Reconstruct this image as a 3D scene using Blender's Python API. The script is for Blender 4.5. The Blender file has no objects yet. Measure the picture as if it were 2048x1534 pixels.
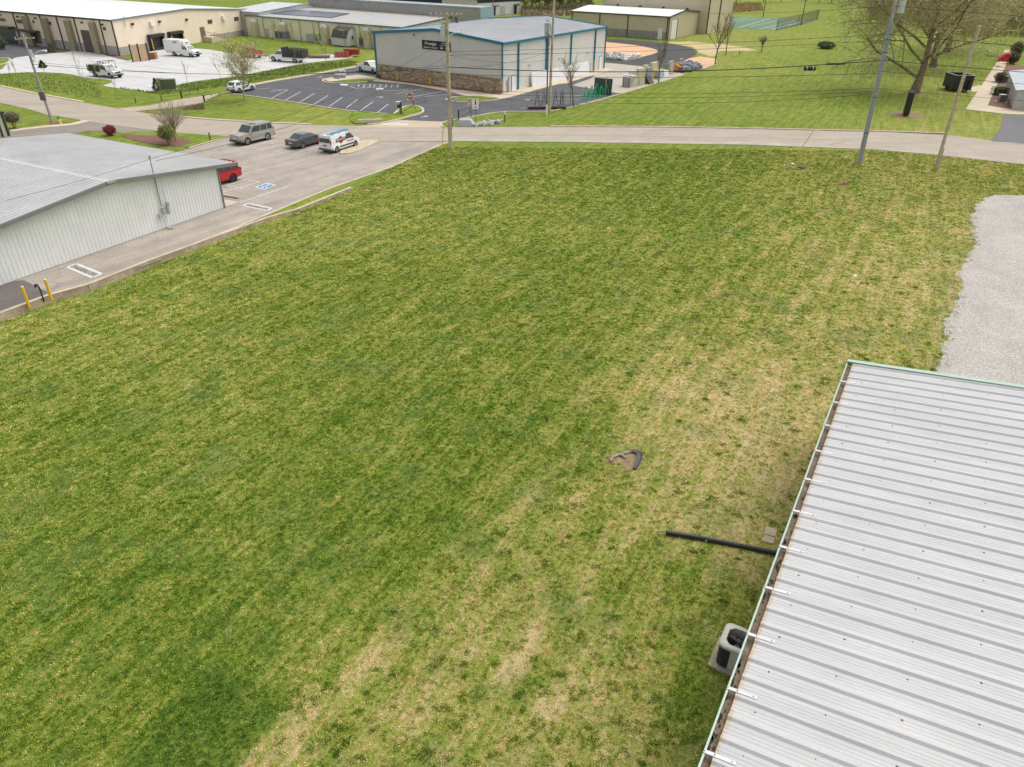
import bpy, bmesh, math, random
import numpy as np
from mathutils import Vector, Matrix
from mathutils.geometry import tessellate_polygon

random.seed(7); rng = np.random.default_rng(11)
S = bpy.context.scene
COL = S.collection

# ------------------------------------------------------------------ camera, sky, sun, exposure
CAMH = 19.5; FPX = 1440.0
_p = math.radians(31.2); _r = math.radians(0.5)
F = np.array([0, math.cos(_p), -math.sin(_p)]); U0 = np.array([0, math.sin(_p), math.cos(_p)]); R0 = np.array([1.0, 0, 0])
R = R0*math.cos(_r)+U0*math.sin(_r); U = U0*math.cos(_r)-R0*math.sin(_r)
cam = bpy.data.objects.new('camera', bpy.data.cameras.new('camera')); COL.objects.link(cam)
cam.data.sensor_width = 36; cam.data.lens = FPX/2048*36; cam.data.clip_end = 3000; cam.data.clip_start = 0.1
cam.matrix_world = Matrix(((R[0], U[0], -F[0], 0), (R[1], U[1], -F[1], 0), (R[2], U[2], -F[2], CAMH), (0, 0, 0, 1)))
S.camera = cam
SUN_AZ, SUN_EL = 58.0, 62.0      # azimuth clockwise from +Y (the view direction)
w = bpy.data.worlds.new('World'); S.world = w; w.use_nodes = True
nt = w.node_tree; nt.nodes.clear()
sky = nt.nodes.new('ShaderNodeTexSky'); sky.sky_type = 'NISHITA'; sky.sun_disc = False
sky.sun_elevation = math.radians(SUN_EL); sky.sun_rotation = math.radians(SUN_AZ)
sky.air_density = 1.0; sky.dust_density = 4.0; sky.ozone_density = 1.0
hs = nt.nodes.new('ShaderNodeHueSaturation'); hs.inputs['Saturation'].default_value = 0.22
bg = nt.nodes.new('ShaderNodeBackground'); bg.inputs['Strength'].default_value = 0.15
wo = nt.nodes.new('ShaderNodeOutputWorld')
nt.links.new(sky.outputs[0], hs.inputs['Color']); nt.links.new(hs.outputs[0], bg.inputs[0]); nt.links.new(bg.outputs[0], wo.inputs[0])
sun = bpy.data.objects.new('sun', bpy.data.lights.new('sun', 'SUN')); COL.objects.link(sun)
sun.data.energy = 1.0; sun.data.angle = math.radians(50); sun.data.color = (1, 0.96, 0.9)
_a, _e = math.radians(SUN_AZ), math.radians(SUN_EL)
sd = Vector((math.sin(_a)*math.cos(_e), math.cos(_a)*math.cos(_e), math.sin(_e)))
sun.rotation_euler = sd.to_track_quat('Z', 'Y').to_euler(); sun.location = (0, 0, 60)
S.view_settings.view_transform = 'Standard'; S.view_settings.look = 'None'
S.view_settings.gamma = 1; S.view_settings.use_curve_mapping = False
S.view_settings.exposure = 0.5

# ------------------------------------------------------------------ surveying: photo sight lines to ground, walls and poles
def ray(x, y): return F*FPX + R*(x-1024) - U*(y-767)
def P(x, y, z=0.0):
    d = ray(x, y); t = (z-CAMH)/d[2]; return Vector((d[0]*t, d[1]*t, z))
def proj(p):
    v = np.array([p[0], p[1], p[2]-CAMH]); k = v@F
    return 1024+FPX*(v@R)/k, 767-FPX*(v@U)/k
def on_wall(a, b, x, y):
    a = np.array(a[:2]); b = np.array(b[:2]); d = ray(x, y); u = (b-a)/np.linalg.norm(b-a); n = np.array([-u[1], u[0]])
    t = (a@n)/(d[:2]@n); q = d*t; return float((q[:2]-a)@u), float(CAMH+q[2])
def pole_z(base, y):
    lo, hi = 0, 19.4
    for _ in range(40):
        m = (lo+hi)/2
        if proj((base[0], base[1], m))[1] > y: lo = m
        else: hi = m
    return lo
def ss(a, b, x):
    t = np.clip((x-a)/(b-a), 0, 1); return t*t*(3-2*t)
W0 = P(703, 379); W1 = P(0, 636); WU = (W1-W0).normalized(); WN = Vector((-WU.y, WU.x, 0))   # retaining wall line, WN towards lawn
if WN.x < 0: WN = -WN
def terr(x, y):
    x = np.asarray(x, float); y = np.asarray(y, float)
    s = (x-W0.x)*WU.x+(y-W0.y)*WU.y; n = (x-W0.x)*WN.x+(y-W0.y)*WN.y
    drop = -0.28*ss(6, 26, s)*(1-ss(3.0, 16, n))*ss(-3, 0.2, n)
    m = ss(0.5, 8, n)*ss(82, 70, y)*ss(2, 10, (19.5+(y-32)*0.7)-x)
    und = -0.10*m*(1+np.sin(x*0.23+y*0.11)*0.6+np.sin(y*0.31-x*0.17+2)*0.4)
    return drop+und*(y < 82)
def G(x, y):
    z = 0.0
    for _ in range(12):
        p = P(x, y, z); z = float(terr(p.x, p.y))
    return P(x, y, z)

# ------------------------------------------------------------------ materials
MATS = {}
def nodes_of(name):
    m = bpy.data.materials.new(name); m.use_nodes = True; n = m.node_tree; n.nodes.clear()
    o = n.nodes.new('ShaderNodeOutputMaterial'); b = n.nodes.new('ShaderNodeBsdfPrincipled'); n.links.new(b.outputs[0], o.inputs[0])
    return m, n, b
def nd(n, t, **k):
    x = n.nodes.new(t)
    for a, v in k.items():
        if a.startswith('_'): setattr(x, a[1:], v)
        else: x.inputs[a.replace('__', ' ')].default_value = v
    return x
def noise(n, vec, scale, detail=4, rough=0.6):
    x = nd(n, 'ShaderNodeTexNoise', Scale=scale, Detail=detail, Roughness=rough); n.links.new(vec, x.inputs['Vector']); return x.outputs['Fac']
def ramp(n, fac, stops):
    x = n.nodes.new('ShaderNodeValToRGB'); cr = x.color_ramp
    while len(cr.elements) < len(stops): cr.elements.new(0.5)
    for e, (p, c) in zip(cr.elements, stops): e.position = p; e.color = (*c, 1)
    if fac is not None: n.links.new(fac, x.inputs['Fac'])
    return x.outputs['Color']
def mix(n, fac, a, b, mode='MIX'):
    x = n.nodes.new('ShaderNodeMix'); x.data_type = 'RGBA'; x.blend_type = mode
    for s, v in (('Factor', fac), ('A', a), ('B', b)):
        i = [q for q in x.inputs if q.name == s and (q.type == 'VALUE' if s == 'Factor' else q.type == 'RGBA')][0]
        if isinstance(v, (int, float)): i.default_value = v
        elif isinstance(v, tuple): i.default_value = (*v, 1)
        else: n.links.new(v, i)
    return [q for q in x.outputs if q.type == 'RGBA'][0]
def mth(n, op, a, b=None, c=None, clamp=False):
    x = n.nodes.new('ShaderNodeMath'); x.operation = op; x.use_clamp = clamp
    for i, v in enumerate((a, b, c)):
        if v is None: continue
        if isinstance(v, (int, float)): x.inputs[i].default_value = v
        else: n.links.new(v, x.inputs[i])
    return x.outputs[0]
def pos(n): return n.nodes.new('ShaderNodeNewGeometry').outputs['Position']
def rot_scale(n, vec, ang, sx, sy):
    m = n.nodes.new('ShaderNodeMapping'); m.vector_type = 'POINT'
    m.inputs['Rotation'].default_value = (0, 0, ang); n.links.new(vec, m.inputs['Vector'])
    m2 = n.nodes.new('ShaderNodeMapping'); m2.inputs['Scale'].default_value = (sx, sy, 1); n.links.new(m.outputs[0], m2.inputs['Vector'])
    return m2.outputs[0]
def M(name, col, rough=0.6, metal=0.0, var=0.12, scale=2.0, fine=0.0, fscale=25, bump=0.0, bscale=40, tint=None, island=0.0, coat=0):
    """one surface colour with soft mottling, finer grain and light relief"""
    if name in MATS: return MATS[name]
    m, n, b = nodes_of(name); p = pos(n)
    f1 = noise(n, p, scale, 5, 0.65)
    lo = tuple(c*(1-var) for c in col); hi = tuple(min(1, c*(1+var)) for c in col)
    if tint: lo = tint
    c = ramp(n, f1, [(0.3, lo), (0.68, hi)])
    if fine:
        f2 = noise(n, p, fscale, 3, 0.7)
        c = mix(n, 1.0, c, ramp(n, f2, [(0.3, (1-fine,)*3), (0.7, (1+fine,)*3)]), 'MULTIPLY')
    if island:
        g = n.nodes.new('ShaderNodeNewGeometry')
        c = mix(n, 1.0, c, ramp(n, g.outputs['Random Per Island'], [(0, (1-island,)*3), (1, (1+island, 1+island*0.9, 1+island*0.75))]), 'MULTIPLY')
    n.links.new(c, b.inputs['Base Color']); b.inputs['Roughness'].default_value = rough; b.inputs['Metallic'].default_value = metal
    if coat: b.inputs['Coat Weight'].default_value = coat; b.inputs['Coat Roughness'].default_value = 0.08
    if bump:
        bp = nd(n, 'ShaderNodeBump', Strength=bump, Distance=0.02); n.links.new(noise(n, p, bscale, 3), bp.inputs['Height']); n.links.new(bp.outputs[0], b.inputs['Normal'])
    MATS[name] = m; return m

def grass_color(n, p, dry, lush, rnd=None, far=False):
    """shared colour of turf: dryness and lushness vary over the field, noise breaks it into tufts"""
    big = noise(n, p, 0.10, 5, 0.62)
    mid = noise(n, p, 0.85, 6, 0.72)
    fin = noise(n, p, 6.0, 5, 0.8)
    tiny = noise(n, p, 34.0, 3, 0.8)
    st = noise(n, rot_scale(n, p, math.radians(-63), 0.16, 2.1), 1.0, 5, 0.72)
    t = mth(n, 'MULTIPLY_ADD', mth(n, 'SUBTRACT', mid, 0.5), 1.05, dry)
    t = mth(n, 'MULTIPLY_ADD', mth(n, 'SUBTRACT', st, 0.5), 1.2, t)
    t = mth(n, 'MULTIPLY_ADD', mth(n, 'SUBTRACT', big, 0.5), 0.35, t)
    t = mth(n, 'MULTIPLY_ADD', mth(n, 'SUBTRACT', fin, 0.5), 1.9, t)
    t = mth(n, 'MULTIPLY_ADD', mth(n, 'SUBTRACT', tiny, 0.5), 1.0, t)
    if rnd is not None: t = mth(n, 'MULTIPLY_ADD', mth(n, 'SUBTRACT', rnd, 0.5), 0.85, t)
    c = ramp(n, t, [(0.0, (0.055, 0.108, 0.009)), (0.22, (0.130, 0.190, 0.021)), (0.44, (0.212, 0.262, 0.042)),
                    (0.62, (0.285, 0.290, 0.072)), (0.80, (0.41, 0.335, 0.155)), (1.0, (0.52, 0.415, 0.245))])
    blue = noise(n, p, 0.33, 4, 0.6)
    c = mix(n, mth(n, 'MULTIPLY', mth(n, 'SUBTRACT', blue, 0.50, clamp=True), 2.6, clamp=True), c, (0.125, 0.185, 0.055))
    c = mix(n, mth(n, 'MULTIPLY', lush, 0.5), c, (0.105, 0.175, 0.036))
    red = noise(n, p, 1.7, 3, 0.6)
    c = mix(n, mth(n, 'MULTIPLY', mth(n, 'SUBTRACT', red, 0.665, clamp=True), 9, clamp=True), c, (0.33, 0.16, 0.085))
    return c
def mat_ground():
    m, n, b = nodes_of('turf'); p = pos(n)
    a = nd(n, 'ShaderNodeAttribute', _attribute_name='dry').outputs['Fac']; l = nd(n, 'ShaderNodeAttribute', _attribute_name='lush').outputs['Fac']
    c = grass_color(n, p, a, l)
    c = mix(n, 1.0, c, (0.93, 0.92, 0.88), 'MULTIPLY')
    n.links.new(c, b.inputs['Base Color']); b.inputs['Roughness'].default_value = 0.95; b.inputs['Specular IOR Level'].default_value = 0.1
    bp = nd(n, 'ShaderNodeBump', Strength=0.9, Distance=0.05); n.links.new(noise(n, p, 14, 5, 0.8), bp.inputs['Height']); n.links.new(bp.outputs[0], b.inputs['Normal'])
    return m
def mat_verge():
    if 'verge' in MATS: return MATS['verge']
    m, n, b = nodes_of('verge_turf'); p = pos(n); v = nd(n, 'ShaderNodeValue'); v.outputs[0].default_value = 0.30; z = nd(n, 'ShaderNodeValue'); z.outputs[0].default_value = 0.0
    c = grass_color(n, p, v.outputs[0], z.outputs[0]); n.links.new(c, b.inputs['Base Color']); b.inputs['Roughness'].default_value = 0.95; b.inputs['Specular IOR Level'].default_value = 0.1
    MATS['verge'] = m; return m
def mat_blades():
    m, n, b = nodes_of('grass_blades'); p = pos(n)
    a = nd(n, 'ShaderNodeAttribute', _attribute_name='dry', _attribute_type='INSTANCER').outputs['Fac']
    l = nd(n, 'ShaderNodeAttribute', _attribute_name='lush', _attribute_type='INSTANCER').outputs['Fac']
    r = n.nodes.new('ShaderNodeObjectInfo').outputs['Random']
    c = grass_color(n, p, a, l, r)
    c = mix(n, 1.0, c, (1.72, 1.66, 1.50), 'MULTIPLY')
    n.links.new(c, b.inputs['Base Color']); b.inputs['Roughness'].default_value = 0.8; b.inputs['Specular IOR Level'].default_value = 0.15
    return m
def mat_paving(name, col, dark, spots=0.1, streak=0.25, ang=57, crack=0.0, island=0):
    if name in MATS: return MATS[name]
    m, n, b = nodes_of(name); p = pos(n)
    s1 = noise(n, rot_scale(n, p, math.radians(-ang), 0.06, 0.5), 1.0, 6, 0.75); s4 = noise(n, p, 7.0, 4, 0.9)
    s2 = noise(n, p, 0.3, 6, 0.7); s3 = noise(n, p, 28, 3, 0.85)
    t = mth(n, 'ADD', mth(n, 'MULTIPLY', s1, streak/(streak+0.25)), mth(n, 'MULTIPLY', s2, 0.25/(streak+0.25)))
    c = ramp(n, t, [(0.36, dark), (0.62, col)])
    c = mix(n, 1.0, c, ramp(n, s3, [(0.3, (1-spots,)*3), (0.7, (1+spots,)*3)]), 'MULTIPLY')
    c = mix(n, 1.0, c, ramp(n, s4, [(0.32, (1-spots*0.9,)*3), (0.68, (1+spots*0.8,)*3)]), 'MULTIPLY')
    if crack:
        v = nd(n, 'ShaderNodeTexVoronoi', Scale=0.16, _feature='DISTANCE_TO_EDGE')
        q = nd(n, 'ShaderNodeVectorMath', _operation='ADD'); n.links.new(p, q.inputs[0])
        nz = nd(n, 'ShaderNodeTexNoise', Scale=0.6, Detail=4); n.links.new(p, nz.inputs['Vector'])
        sc = nd(n, 'ShaderNodeVectorMath', _operation='SCALE', Scale=3.0); n.links.new(nz.outputs['Color'], sc.inputs[0]); n.links.new(sc.outputs[0], q.inputs[1])
        n.links.new(q.outputs[0], v.inputs['Vector'])
        c = mix(n, mth(n, 'MULTIPLY', mth(n, 'LESS_THAN', v.outputs['Distance'], 0.009), crack), c, tuple(x*0.45 for x in dark))
    n.links.new(c, b.inputs['Base Color']); b.inputs['Roughness'].default_value = 0.9; b.inputs['Specular IOR Level'].default_value = 0.25
    bp = nd(n, 'ShaderNodeBump', Strength=0.3, Distance=0.01); n.links.new(s3, bp.inputs['Height']); n.links.new(bp.outputs[0], b.inputs['Normal'])
    MATS[name] = m; return m
def mat_glass(name='car_glass', col=(0.03, 0.045, 0.045)):
    if name in MATS: return MATS[name]
    m, n, b = nodes_of(name); p = pos(n)
    n.links.new(ramp(n, noise(n, p, 1.5), [(0.3, col), (0.7, tuple(c*1.8 for c in col))]), b.inputs['Base Color'])
    b.inputs['Roughness'].default_value = 0.08; b.inputs['Specular IOR Level'].default_value = 0.8
    MATS[name] = m; return m
def paint(name, col, rough=0.35, var=0.04): return M(name, col, rough, 0, var, 0.8, 0.03, 60, coat=0.5)

white = paint('white_paint', (0.80, 0.80, 0.79)); black = M('black_rubber', (0.022, 0.022, 0.023), 0.7)
dark = M('dark_metal', (0.035, 0.036, 0.04), 0.5); chrome = M('bright_metal', (0.55, 0.56, 0.58), 0.3, 0.8)
galv = M('galvanised_steel', (0.42, 0.44, 0.46), 0.5, 0.4, 0.15, 3, 0.1)
conc = M('concrete', (0.50, 0.45, 0.37), 0.9, 0, 0.15, 0.7, 0.12, 20, 0.2)
kerbm = M('kerb_concrete', (0.52, 0.43, 0.31), 0.9, 0, 0.2, 0.9, 0.15, 18, 0.2)
walkm = M('sidewalk_concrete', (0.53, 0.44, 0.33), 0.9, 0, 0.12, 0.5, 0.08, 18, 0.2)
woodp = M('weathered_pole_wood', (0.50, 0.41, 0.30), 0.85, 0, 0.25, 1.5, 0.25, 14, 0.3)
woodn = M('new_timber', (0.55, 0.38, 0.22), 0.8, 0, 0.2, 3, 0.15)
mulch = M('mulch', (0.17, 0.085, 0.06), 0.95, 0, 0.35, 6, 0.4, 30, 0.6)
dirt = M('red_clay', (0.50, 0.31, 0.19), 0.95, 0, 0.25, 0.35, 0.18, 6, 0.5, tint=(0.52, 0.33, 0.18))
yellowp = M('yellow_paint', (0.75, 0.50, 0.02), 0.5, 0, 0.1, 4)
bark = M('bark', (0.23, 0.18, 0.12), 0.95, 0, 0.35, 3, 0.3, 20, 0.5)
barkg = M('grey_bark', (0.26, 0.225, 0.185), 0.95, 0, 0.3, 3, 0.2, 20, 0.5)
linep = M('road_paint', (0.60, 0.60, 0.585), 0.7, 0, 0.14, 1.5, 0.15, 9)
cyl_black = M('black_plastic', (0.02, 0.02, 0.023), 0.4)
redp = paint('red_paint', (0.55, 0.02, 0.03)); bluep = M('blue_paint', (0.02, 0.27, 0.47), 0.4); greenp = M('green_rack_paint', (0.02, 0.40, 0.20), 0.45)
cyanp = M('cyan_paint', (0.10, 0.36, 0.50), 0.45)
riprap = M('pale_stone', (0.48, 0.49, 0.50), 0.9, 0, 0.3, 2, 0.2, 12, island=0.35)

# ------------------------------------------------------------------ mesh builder
class MB:
    def __init__(s): s.v = []; s.f = []; s.mi = []; s.cur = 0
    def add(s, vs, fs):
        o = len(s.v); s.v += [tuple(q) for q in vs]; s.f += [tuple(i+o for i in f) for f in fs]; s.mi += [s.cur]*len(fs)
    def box(s, x0, x1, y0, y1, z0, z1):
        s.add([(x0,y0,z0),(x1,y0,z0),(x1,y1,z0),(x0,y1,z0),(x0,y0,z1),(x1,y0,z1),(x1,y1,z1),(x0,y1,z1)],
              [(0,3,2,1),(4,5,6,7),(0,1,5,4),(1,2,6,5),(2,3,7,6),(3,0,4,7)])
    def hexa(s, p): s.add(p, [(0,3,2,1),(4,5,6,7),(0,1,5,4),(1,2,6,5),(2,3,7,6),(3,0,4,7)])
    def bar(s, a, b, wd, h, up=(0, 0, 1)):
        a = Vector(a); b = Vector(b); d = (b-a).normalized(); x = d.cross(Vector(up))
        if x.length < 1e-4: x = Vector((1, 0, 0))
        x.normalize(); z = x.cross(d); x *= wd/2; z *= h/2
        s.hexa([a-x-z, a+x-z, b+x-z, b-x-z, a-x+z, a+x+z, b+x+z, b-x+z])
    def tube(s, pts, rad, n=6, cap=True):
        pts = [Vector(p) for p in pts]; rr = rad if isinstance(rad, (list, tuple)) else [rad]*len(pts); o = len(s.v)
        for i, p in enumerate(pts):
            d = (pts[min(i+1, len(pts)-1)]-pts[max(i-1, 0)]).normalized()
            x = d.cross(Vector((0, 0, 1)) if abs(d.z) < 0.95 else Vector((0, 1, 0))).normalized(); y = x.cross(d)
            for k in range(n):
                t = 2*math.pi*k/n; s.v.append(tuple(p+(x*math.cos(t)+y*math.sin(t))*rr[i]))
        for i in range(len(pts)-1):
            for k in range(n):
                a = o+i*n+k; b = o+i*n+(k+1) % n; s.f.append((a, b, b+n, a+n)); s.mi.append(s.cur)
        if cap:
            s.f.append(tuple(o+k for k in range(n))[::-1]); s.mi.append(s.cur)
            s.f.append(tuple(o+(len(pts)-1)*n+k for k in range(n))); s.mi.append(s.cur)
    def poly(s, pts, z=None):
        pp = [Vector((p[0], p[1], p[2] if z is None else z)) for p in pts]
        tri = tessellate_polygon([pp]); s.add(pp, [t if (pp[t[1]]-pp[t[0]]).cross(pp[t[2]]-pp[t[0]]).z > 0 else t[::-1] for t in tri])
    def prism(s, pts, z0, z1):
        n = len(pts); a = [(p[0], p[1], z0) for p in pts]; b = [(p[0], p[1], z1) for p in pts]
        s.poly(b); s.add(a+b, [(i, (i+1) % n, n+(i+1) % n, n+i) for i in range(n)])
    def lathe(s, prof, n=12, c=(0, 0)):
        o = len(s.v)
        for r, z in prof:
            for k in range(n): s.v.append((c[0]+r*math.cos(2*math.pi*k/n), c[1]+r*math.sin(2*math.pi*k/n), z))
        for i in range(len(prof)-1):
            for k in range(n): s.f.append((o+i*n+k, o+i*n+(k+1) % n, o+(i+1)*n+(k+1) % n, o+(i+1)*n+k)); s.mi.append(s.cur)
        s.f.append(tuple(o+(len(prof)-1)*n+k for k in range(n))); s.mi.append(s.cur)
    def build(s, name, mats, parent=None, loc=None, smooth=False, bevel=0, kind=None, label=None):
        me = bpy.data.meshes.new(name); me.from_pydata(s.v, [], s.f); me.update()
        mats = mats if isinstance(mats, (list, tuple)) else [mats]
        for m in mats: me.materials.append(m)
        if len(mats) > 1: me.polygons.foreach_set('material_index', s.mi)
        if bevel:
            bm = bmesh.new(); bm.from_mesh(me); bmesh.ops.remove_doubles(bm, verts=bm.verts, dist=1e-4)
            ed = [e for e in bm.edges if len(e.link_faces) == 2 and e.calc_face_angle(0) > 0.35]
            bmesh.ops.bevel(bm, geom=ed, offset=bevel, segments=2, affect='EDGES', clamp_overlap=True)
            bm.to_mesh(me); bm.free()
        if smooth:
            me.polygons.foreach_set('use_smooth', [True]*len(me.polygons))
        o = bpy.data.objects.new(name, me); COL.objects.link(o)
        if parent is not None: o.parent = parent
        if loc is not None: o.location = loc
        if kind: o['kind'] = kind
        if label: o['label'] = label
        return o
def thing(name, label, cat, loc=(0, 0, 0), rz=0, group=None):
    o = bpy.data.objects.new(name, None); COL.objects.link(o); o.empty_display_size = 0.3
    o.location = loc; o.rotation_euler = (0, 0, rz); o['label'] = label; o['category'] = cat
    if group: o['group'] = group
    return o
def tag(o, label, cat, group=None):
    o['label'] = label; o['category'] = cat
    if group: o['group'] = group
    return o
def struct(o): o['kind'] = 'structure'; return o
def copy_tree(o, label, loc, rz, scale=None, parent=None):
    c = o.copy(); COL.objects.link(c)
    if parent is None:
        c['label'] = label; c.location = loc; c.rotation_euler = (0, 0, rz)
        if scale: c.scale = (scale,)*3
    else: c.parent = parent
    for ch in o.children: copy_tree(ch, None, None, None, None, c)
    return c
def text(s, size, mat, parent, frame, name='lettering', bold=0.0, depth=0.004, shear=0, align='CENTER', width=None):
    """flat lettering; frame = (origin, x axis, y axis) in parent space"""
    cu = bpy.data.curves.new(name, 'FONT'); cu.body = s; cu.size = size; cu.align_x = align; cu.align_y = 'CENTER'; cu.extrude = depth; cu.offset = bold; cu.shear = shear; cu.resolution_u = 2
    t = bpy.data.objects.new(name, cu); COL.objects.link(t); bpy.context.view_layer.update()
    me = bpy.data.meshes.new_from_object(t.evaluated_get(bpy.context.evaluated_depsgraph_get())); bpy.data.objects.remove(t); bpy.data.curves.remove(cu)
    me.materials.clear(); me.materials.append(mat); o = bpy.data.objects.new(name, me); COL.objects.link(o); o.parent = parent
    c, x, y = [Vector(q) for q in frame]
    if width:
        xs = [v.co.x for v in me.vertices]; x = x.normalized()*(width/max(1e-3, max(xs)-min(xs))); y = y.normalized()
    z = x.cross(y).normalized()
    o.matrix_local = Matrix(((x.x, y.x, z.x, c.x), (x.y, y.y, z.y, c.y), (x.z, y.z, z.z, c.z), (0, 0, 0, 1)))
    return o
def rag(pts, amp, step, seed=0, closed=True):
    """roughen an outline"""
    r = random.Random(seed); out = []; n = len(pts)
    for i in range(n if closed else n-1):
        a = Vector(pts[i]); b = Vector(pts[(i+1) % n]); k = max(1, int((b-a).length/step))
        for j in range(k):
            p = a.lerp(b, j/k); out.append(Vector((p.x+r.uniform(-amp, amp), p.y+r.uniform(-amp, amp), p.z)))
    return out
def smooth_line(pts, it=2, closed=False):
    pts = [Vector(p) for p in pts]
    for _ in range(it):
        q = []; n = len(pts)
        if not closed: q.append(pts[0])
        for i in range(n if closed else n-1):
            a, b = pts[i], pts[(i+1) % n]; q += [a.lerp(b, 0.25), a.lerp(b, 0.75)]
        if not closed: q.append(pts[-1])
        pts = q
    return pts
def PX(lst): return [P(x, y) for x, y in lst]
# ------------------------------------------------------------------ ground
def field(ctrl, x, y, default, dw):
    num = np.full(x.shape, default*dw); den = np.full(x.shape, dw)
    for px, py, r, v in ctrl:
        k = np.exp(-(((x-px)**2+(y-py)**2)/(2*r*r))); num += k*v; den += k
    return num/den
DRY = [(1080,800,35,.22),(1165,710,35,.25),(990,890,40,.22),(200,950,140,.2),(450,700,150,.30),(800,800,150,.22),(700,600,100,.32),(1100,600,100,.25),(1200,540,70,.28),(150,1400,120,.34),(1300,760,110,.95),(1450,800,120,1.0),(1560,950,110,.95),(1220,860,45,.3),(1170,900,60,.12),(1480,1080,100,.72),(1330,1000,110,.78),(1750,760,90,.68),(1720,520,130,.82),(1600,560,80,.72),(1800,640,80,.85),(1850,500,70,.8),
       (1850,430,110,.68),(1640,640,130,.70),(1500,620,120,.52),(1100,1150,120,.62),(960,1160,70,.62),(760,1320,90,.62),(640,1480,80,.70),(900,1440,150,.66),(1060,1330,120,.68),(1200,1420,110,.60),
       (1360,1230,90,.35),(1400,1380,60,.28),(1400,1180,60,.38),(1120,1000,60,.72),(1040,1060,50,.68),(250,1150,190,.20),(650,1050,170,.17),(470,900,160,.24),(300,1300,130,.24),(80,1350,120,.22),
       (850,950,90,.2),(1000,780,130,.33),(900,620,170,.40),(1060,480,130,.55),(1250,480,100,.50),(620,560,160,.48),(200,720,170,.48),(350,760,130,.48),(1300,340,160,.38),(1000,340,160,.34),(700,430,120,.42),(1550,420,90,.5),
       (1600,330,60,.66),(1750,340,60,.66),(1400,540,80,.38),(1450,650,60,.33),(1250,640,80,.40),(300,1060,90,.12),(1240,1180,80,.55),(60,900,120,.36),
       (1700,230,200,.30),(1850,215,60,.55),(1500,200,200,.24),(1420,95,60,.85),(1500,85,70,.62),(1600,70,90,.55),(1650,110,100,.42),(600,225,120,.5),(500,235,60,.36),(100,230,100,.5),(80,175,100,.22),(300,195,80,.18),(560,95,80,.2),(1300,215,200,.22),(1950,260,60,.6)]
LUSH = [(450,1440,50,.7),(380,1500,50,.5),(200,1480,110,.0),(60,1400,150,.0),(540,1400,30,.9),(1160,870,45,.75),(1180,800,35,.5),(300,1100,120,.45),(650,1020,120,.4),(860,900,80,.35),(1380,1400,50,.35),(1420,1180,45,.35),(470,1520,40,.9),(640,1500,60,0),(700,1420,70,0),(620,1340,40,.0),(900,1300,200,0)]
TRACKS = [[tuple(P(*q)[:2]) for q in ln] for ln in ([(560,1534),(700,1350),(880,1110),(1060,900),(1240,730)], [(700,1400),(830,1240),(960,1080),(1110,940),(1215,860)], [(1010,1330),(1180,1130),(1300,1020),(1430,930)], [(860,1534),(1060,1300),(1170,1190)], [(1330,560),(1440,480),(1560,400),(1690,330)], [(1560,640),(1640,560),(1740,440)], [(900,660),(1060,560),(1230,480)], [(1000,1534),(1250,1240),(1330,1160)], [(1290,660),(1480,540),(1620,440)])]
def fields(x, y):
    v = np.stack([x, y, np.full(x.shape, -CAMH)], -1); k = np.maximum(v@F, 1e-3); px = 1024+FPX*(v@R)/k; py = 767-FPX*(v@U)/k
    vis = (v@F > 1)
    d = field(DRY, px, py, 0.40, 0.12); l = field(LUSH, px, py, 0.0, 0.22)*0.6; d = np.where(d > .4, .4+(d-.4)*.80, .32+(d-.34)*.55)+.02+.06*ss(1100, 1350, py)*ss(520, 760, px)*ss(1420, 1250, px)
    for ln in TRACKS:
        best = np.full(x.shape, 1e9)
        for (ax, ay), (bx, by) in zip(ln, ln[1:]):
            t = np.clip(((x-ax)*(bx-ax)+(y-ay)*(by-ay))/((bx-ax)**2+(by-ay)**2), 0, 1); best = np.minimum(best, (x-ax-(bx-ax)*t)**2+(y-ay-(by-ay)*t)**2)
        d = d+0.17*np.exp(-best/0.09)*(0.55+0.45*np.sin(x*1.3+y*0.9))-0.09*np.exp(-(np.sqrt(best)-0.9)**2/0.12)
    # straight edge of the tall unmown grass, running with the mowing
    a = P(480, 1534); b = P(580, 1400); u = (b-a).normalized(); nn = (x-a.x)*(-u.y)+(y-a.y)*u.x; ssx = (x-a.x)*u.x+(y-a.y)*u.y
    tall = ss(0.0, 0.15, nn)*(1-ss(2.6, 3.8, nn+0.25*np.sin(ssx*3)))*(1-ss(2.6, 3.3, ssx+0.3*nn+0.3*np.sin(nn*2.3))); l = np.maximum(l*np.where(nn > 0, .6, .4), tall*.62); d = d*(1-.6*tall)
    inside = ss(-0.1, 0.25, nn)*(1-ss(3.0, 4.4, ssx+0.25*nn)); l = np.where(inside < 0.99, l*inside*1.0 + l*(1-inside)*(py < 1300), l)
    d = np.where((nn < 0) & (nn > -0.6) & (ssx < 3.6), np.maximum(d, 0.8), d)
    return np.where(vis, d, 0.4), np.where(vis, l, 0.0)
def axis(lo, hi, dlo, dhi, fine, coarse):
    a = list(np.arange(dlo, dhi+fine/2, fine)); p = dhi; s_ = fine
    while p < hi: s_ = min(coarse, s_*1.35); p += s_; a.append(p)
    p = dlo; s_ = fine
    while p > lo: s_ = min(coarse, s_*1.35); p -= s_; a.insert(0, p)
    return np.array(a)
gx = axis(-1300, 1300, -64, 60, 0.8, 60); gy = axis(-200, 1800, 4, 100, 0.8, 60)
X, Y = np.meshgrid(gx, gy); Z = terr(X, Y); d_, l_ = fields(X, Y)
nx, ny = len(gx), len(gy); vs = np.stack([X, Y, Z], -1).reshape(-1, 3)
ii = np.arange(nx*ny).reshape(ny, nx); fs = np.stack([ii[:-1, :-1], ii[:-1, 1:], ii[1:, 1:], ii[1:, :-1]], -1).reshape(-1, 4)
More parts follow.
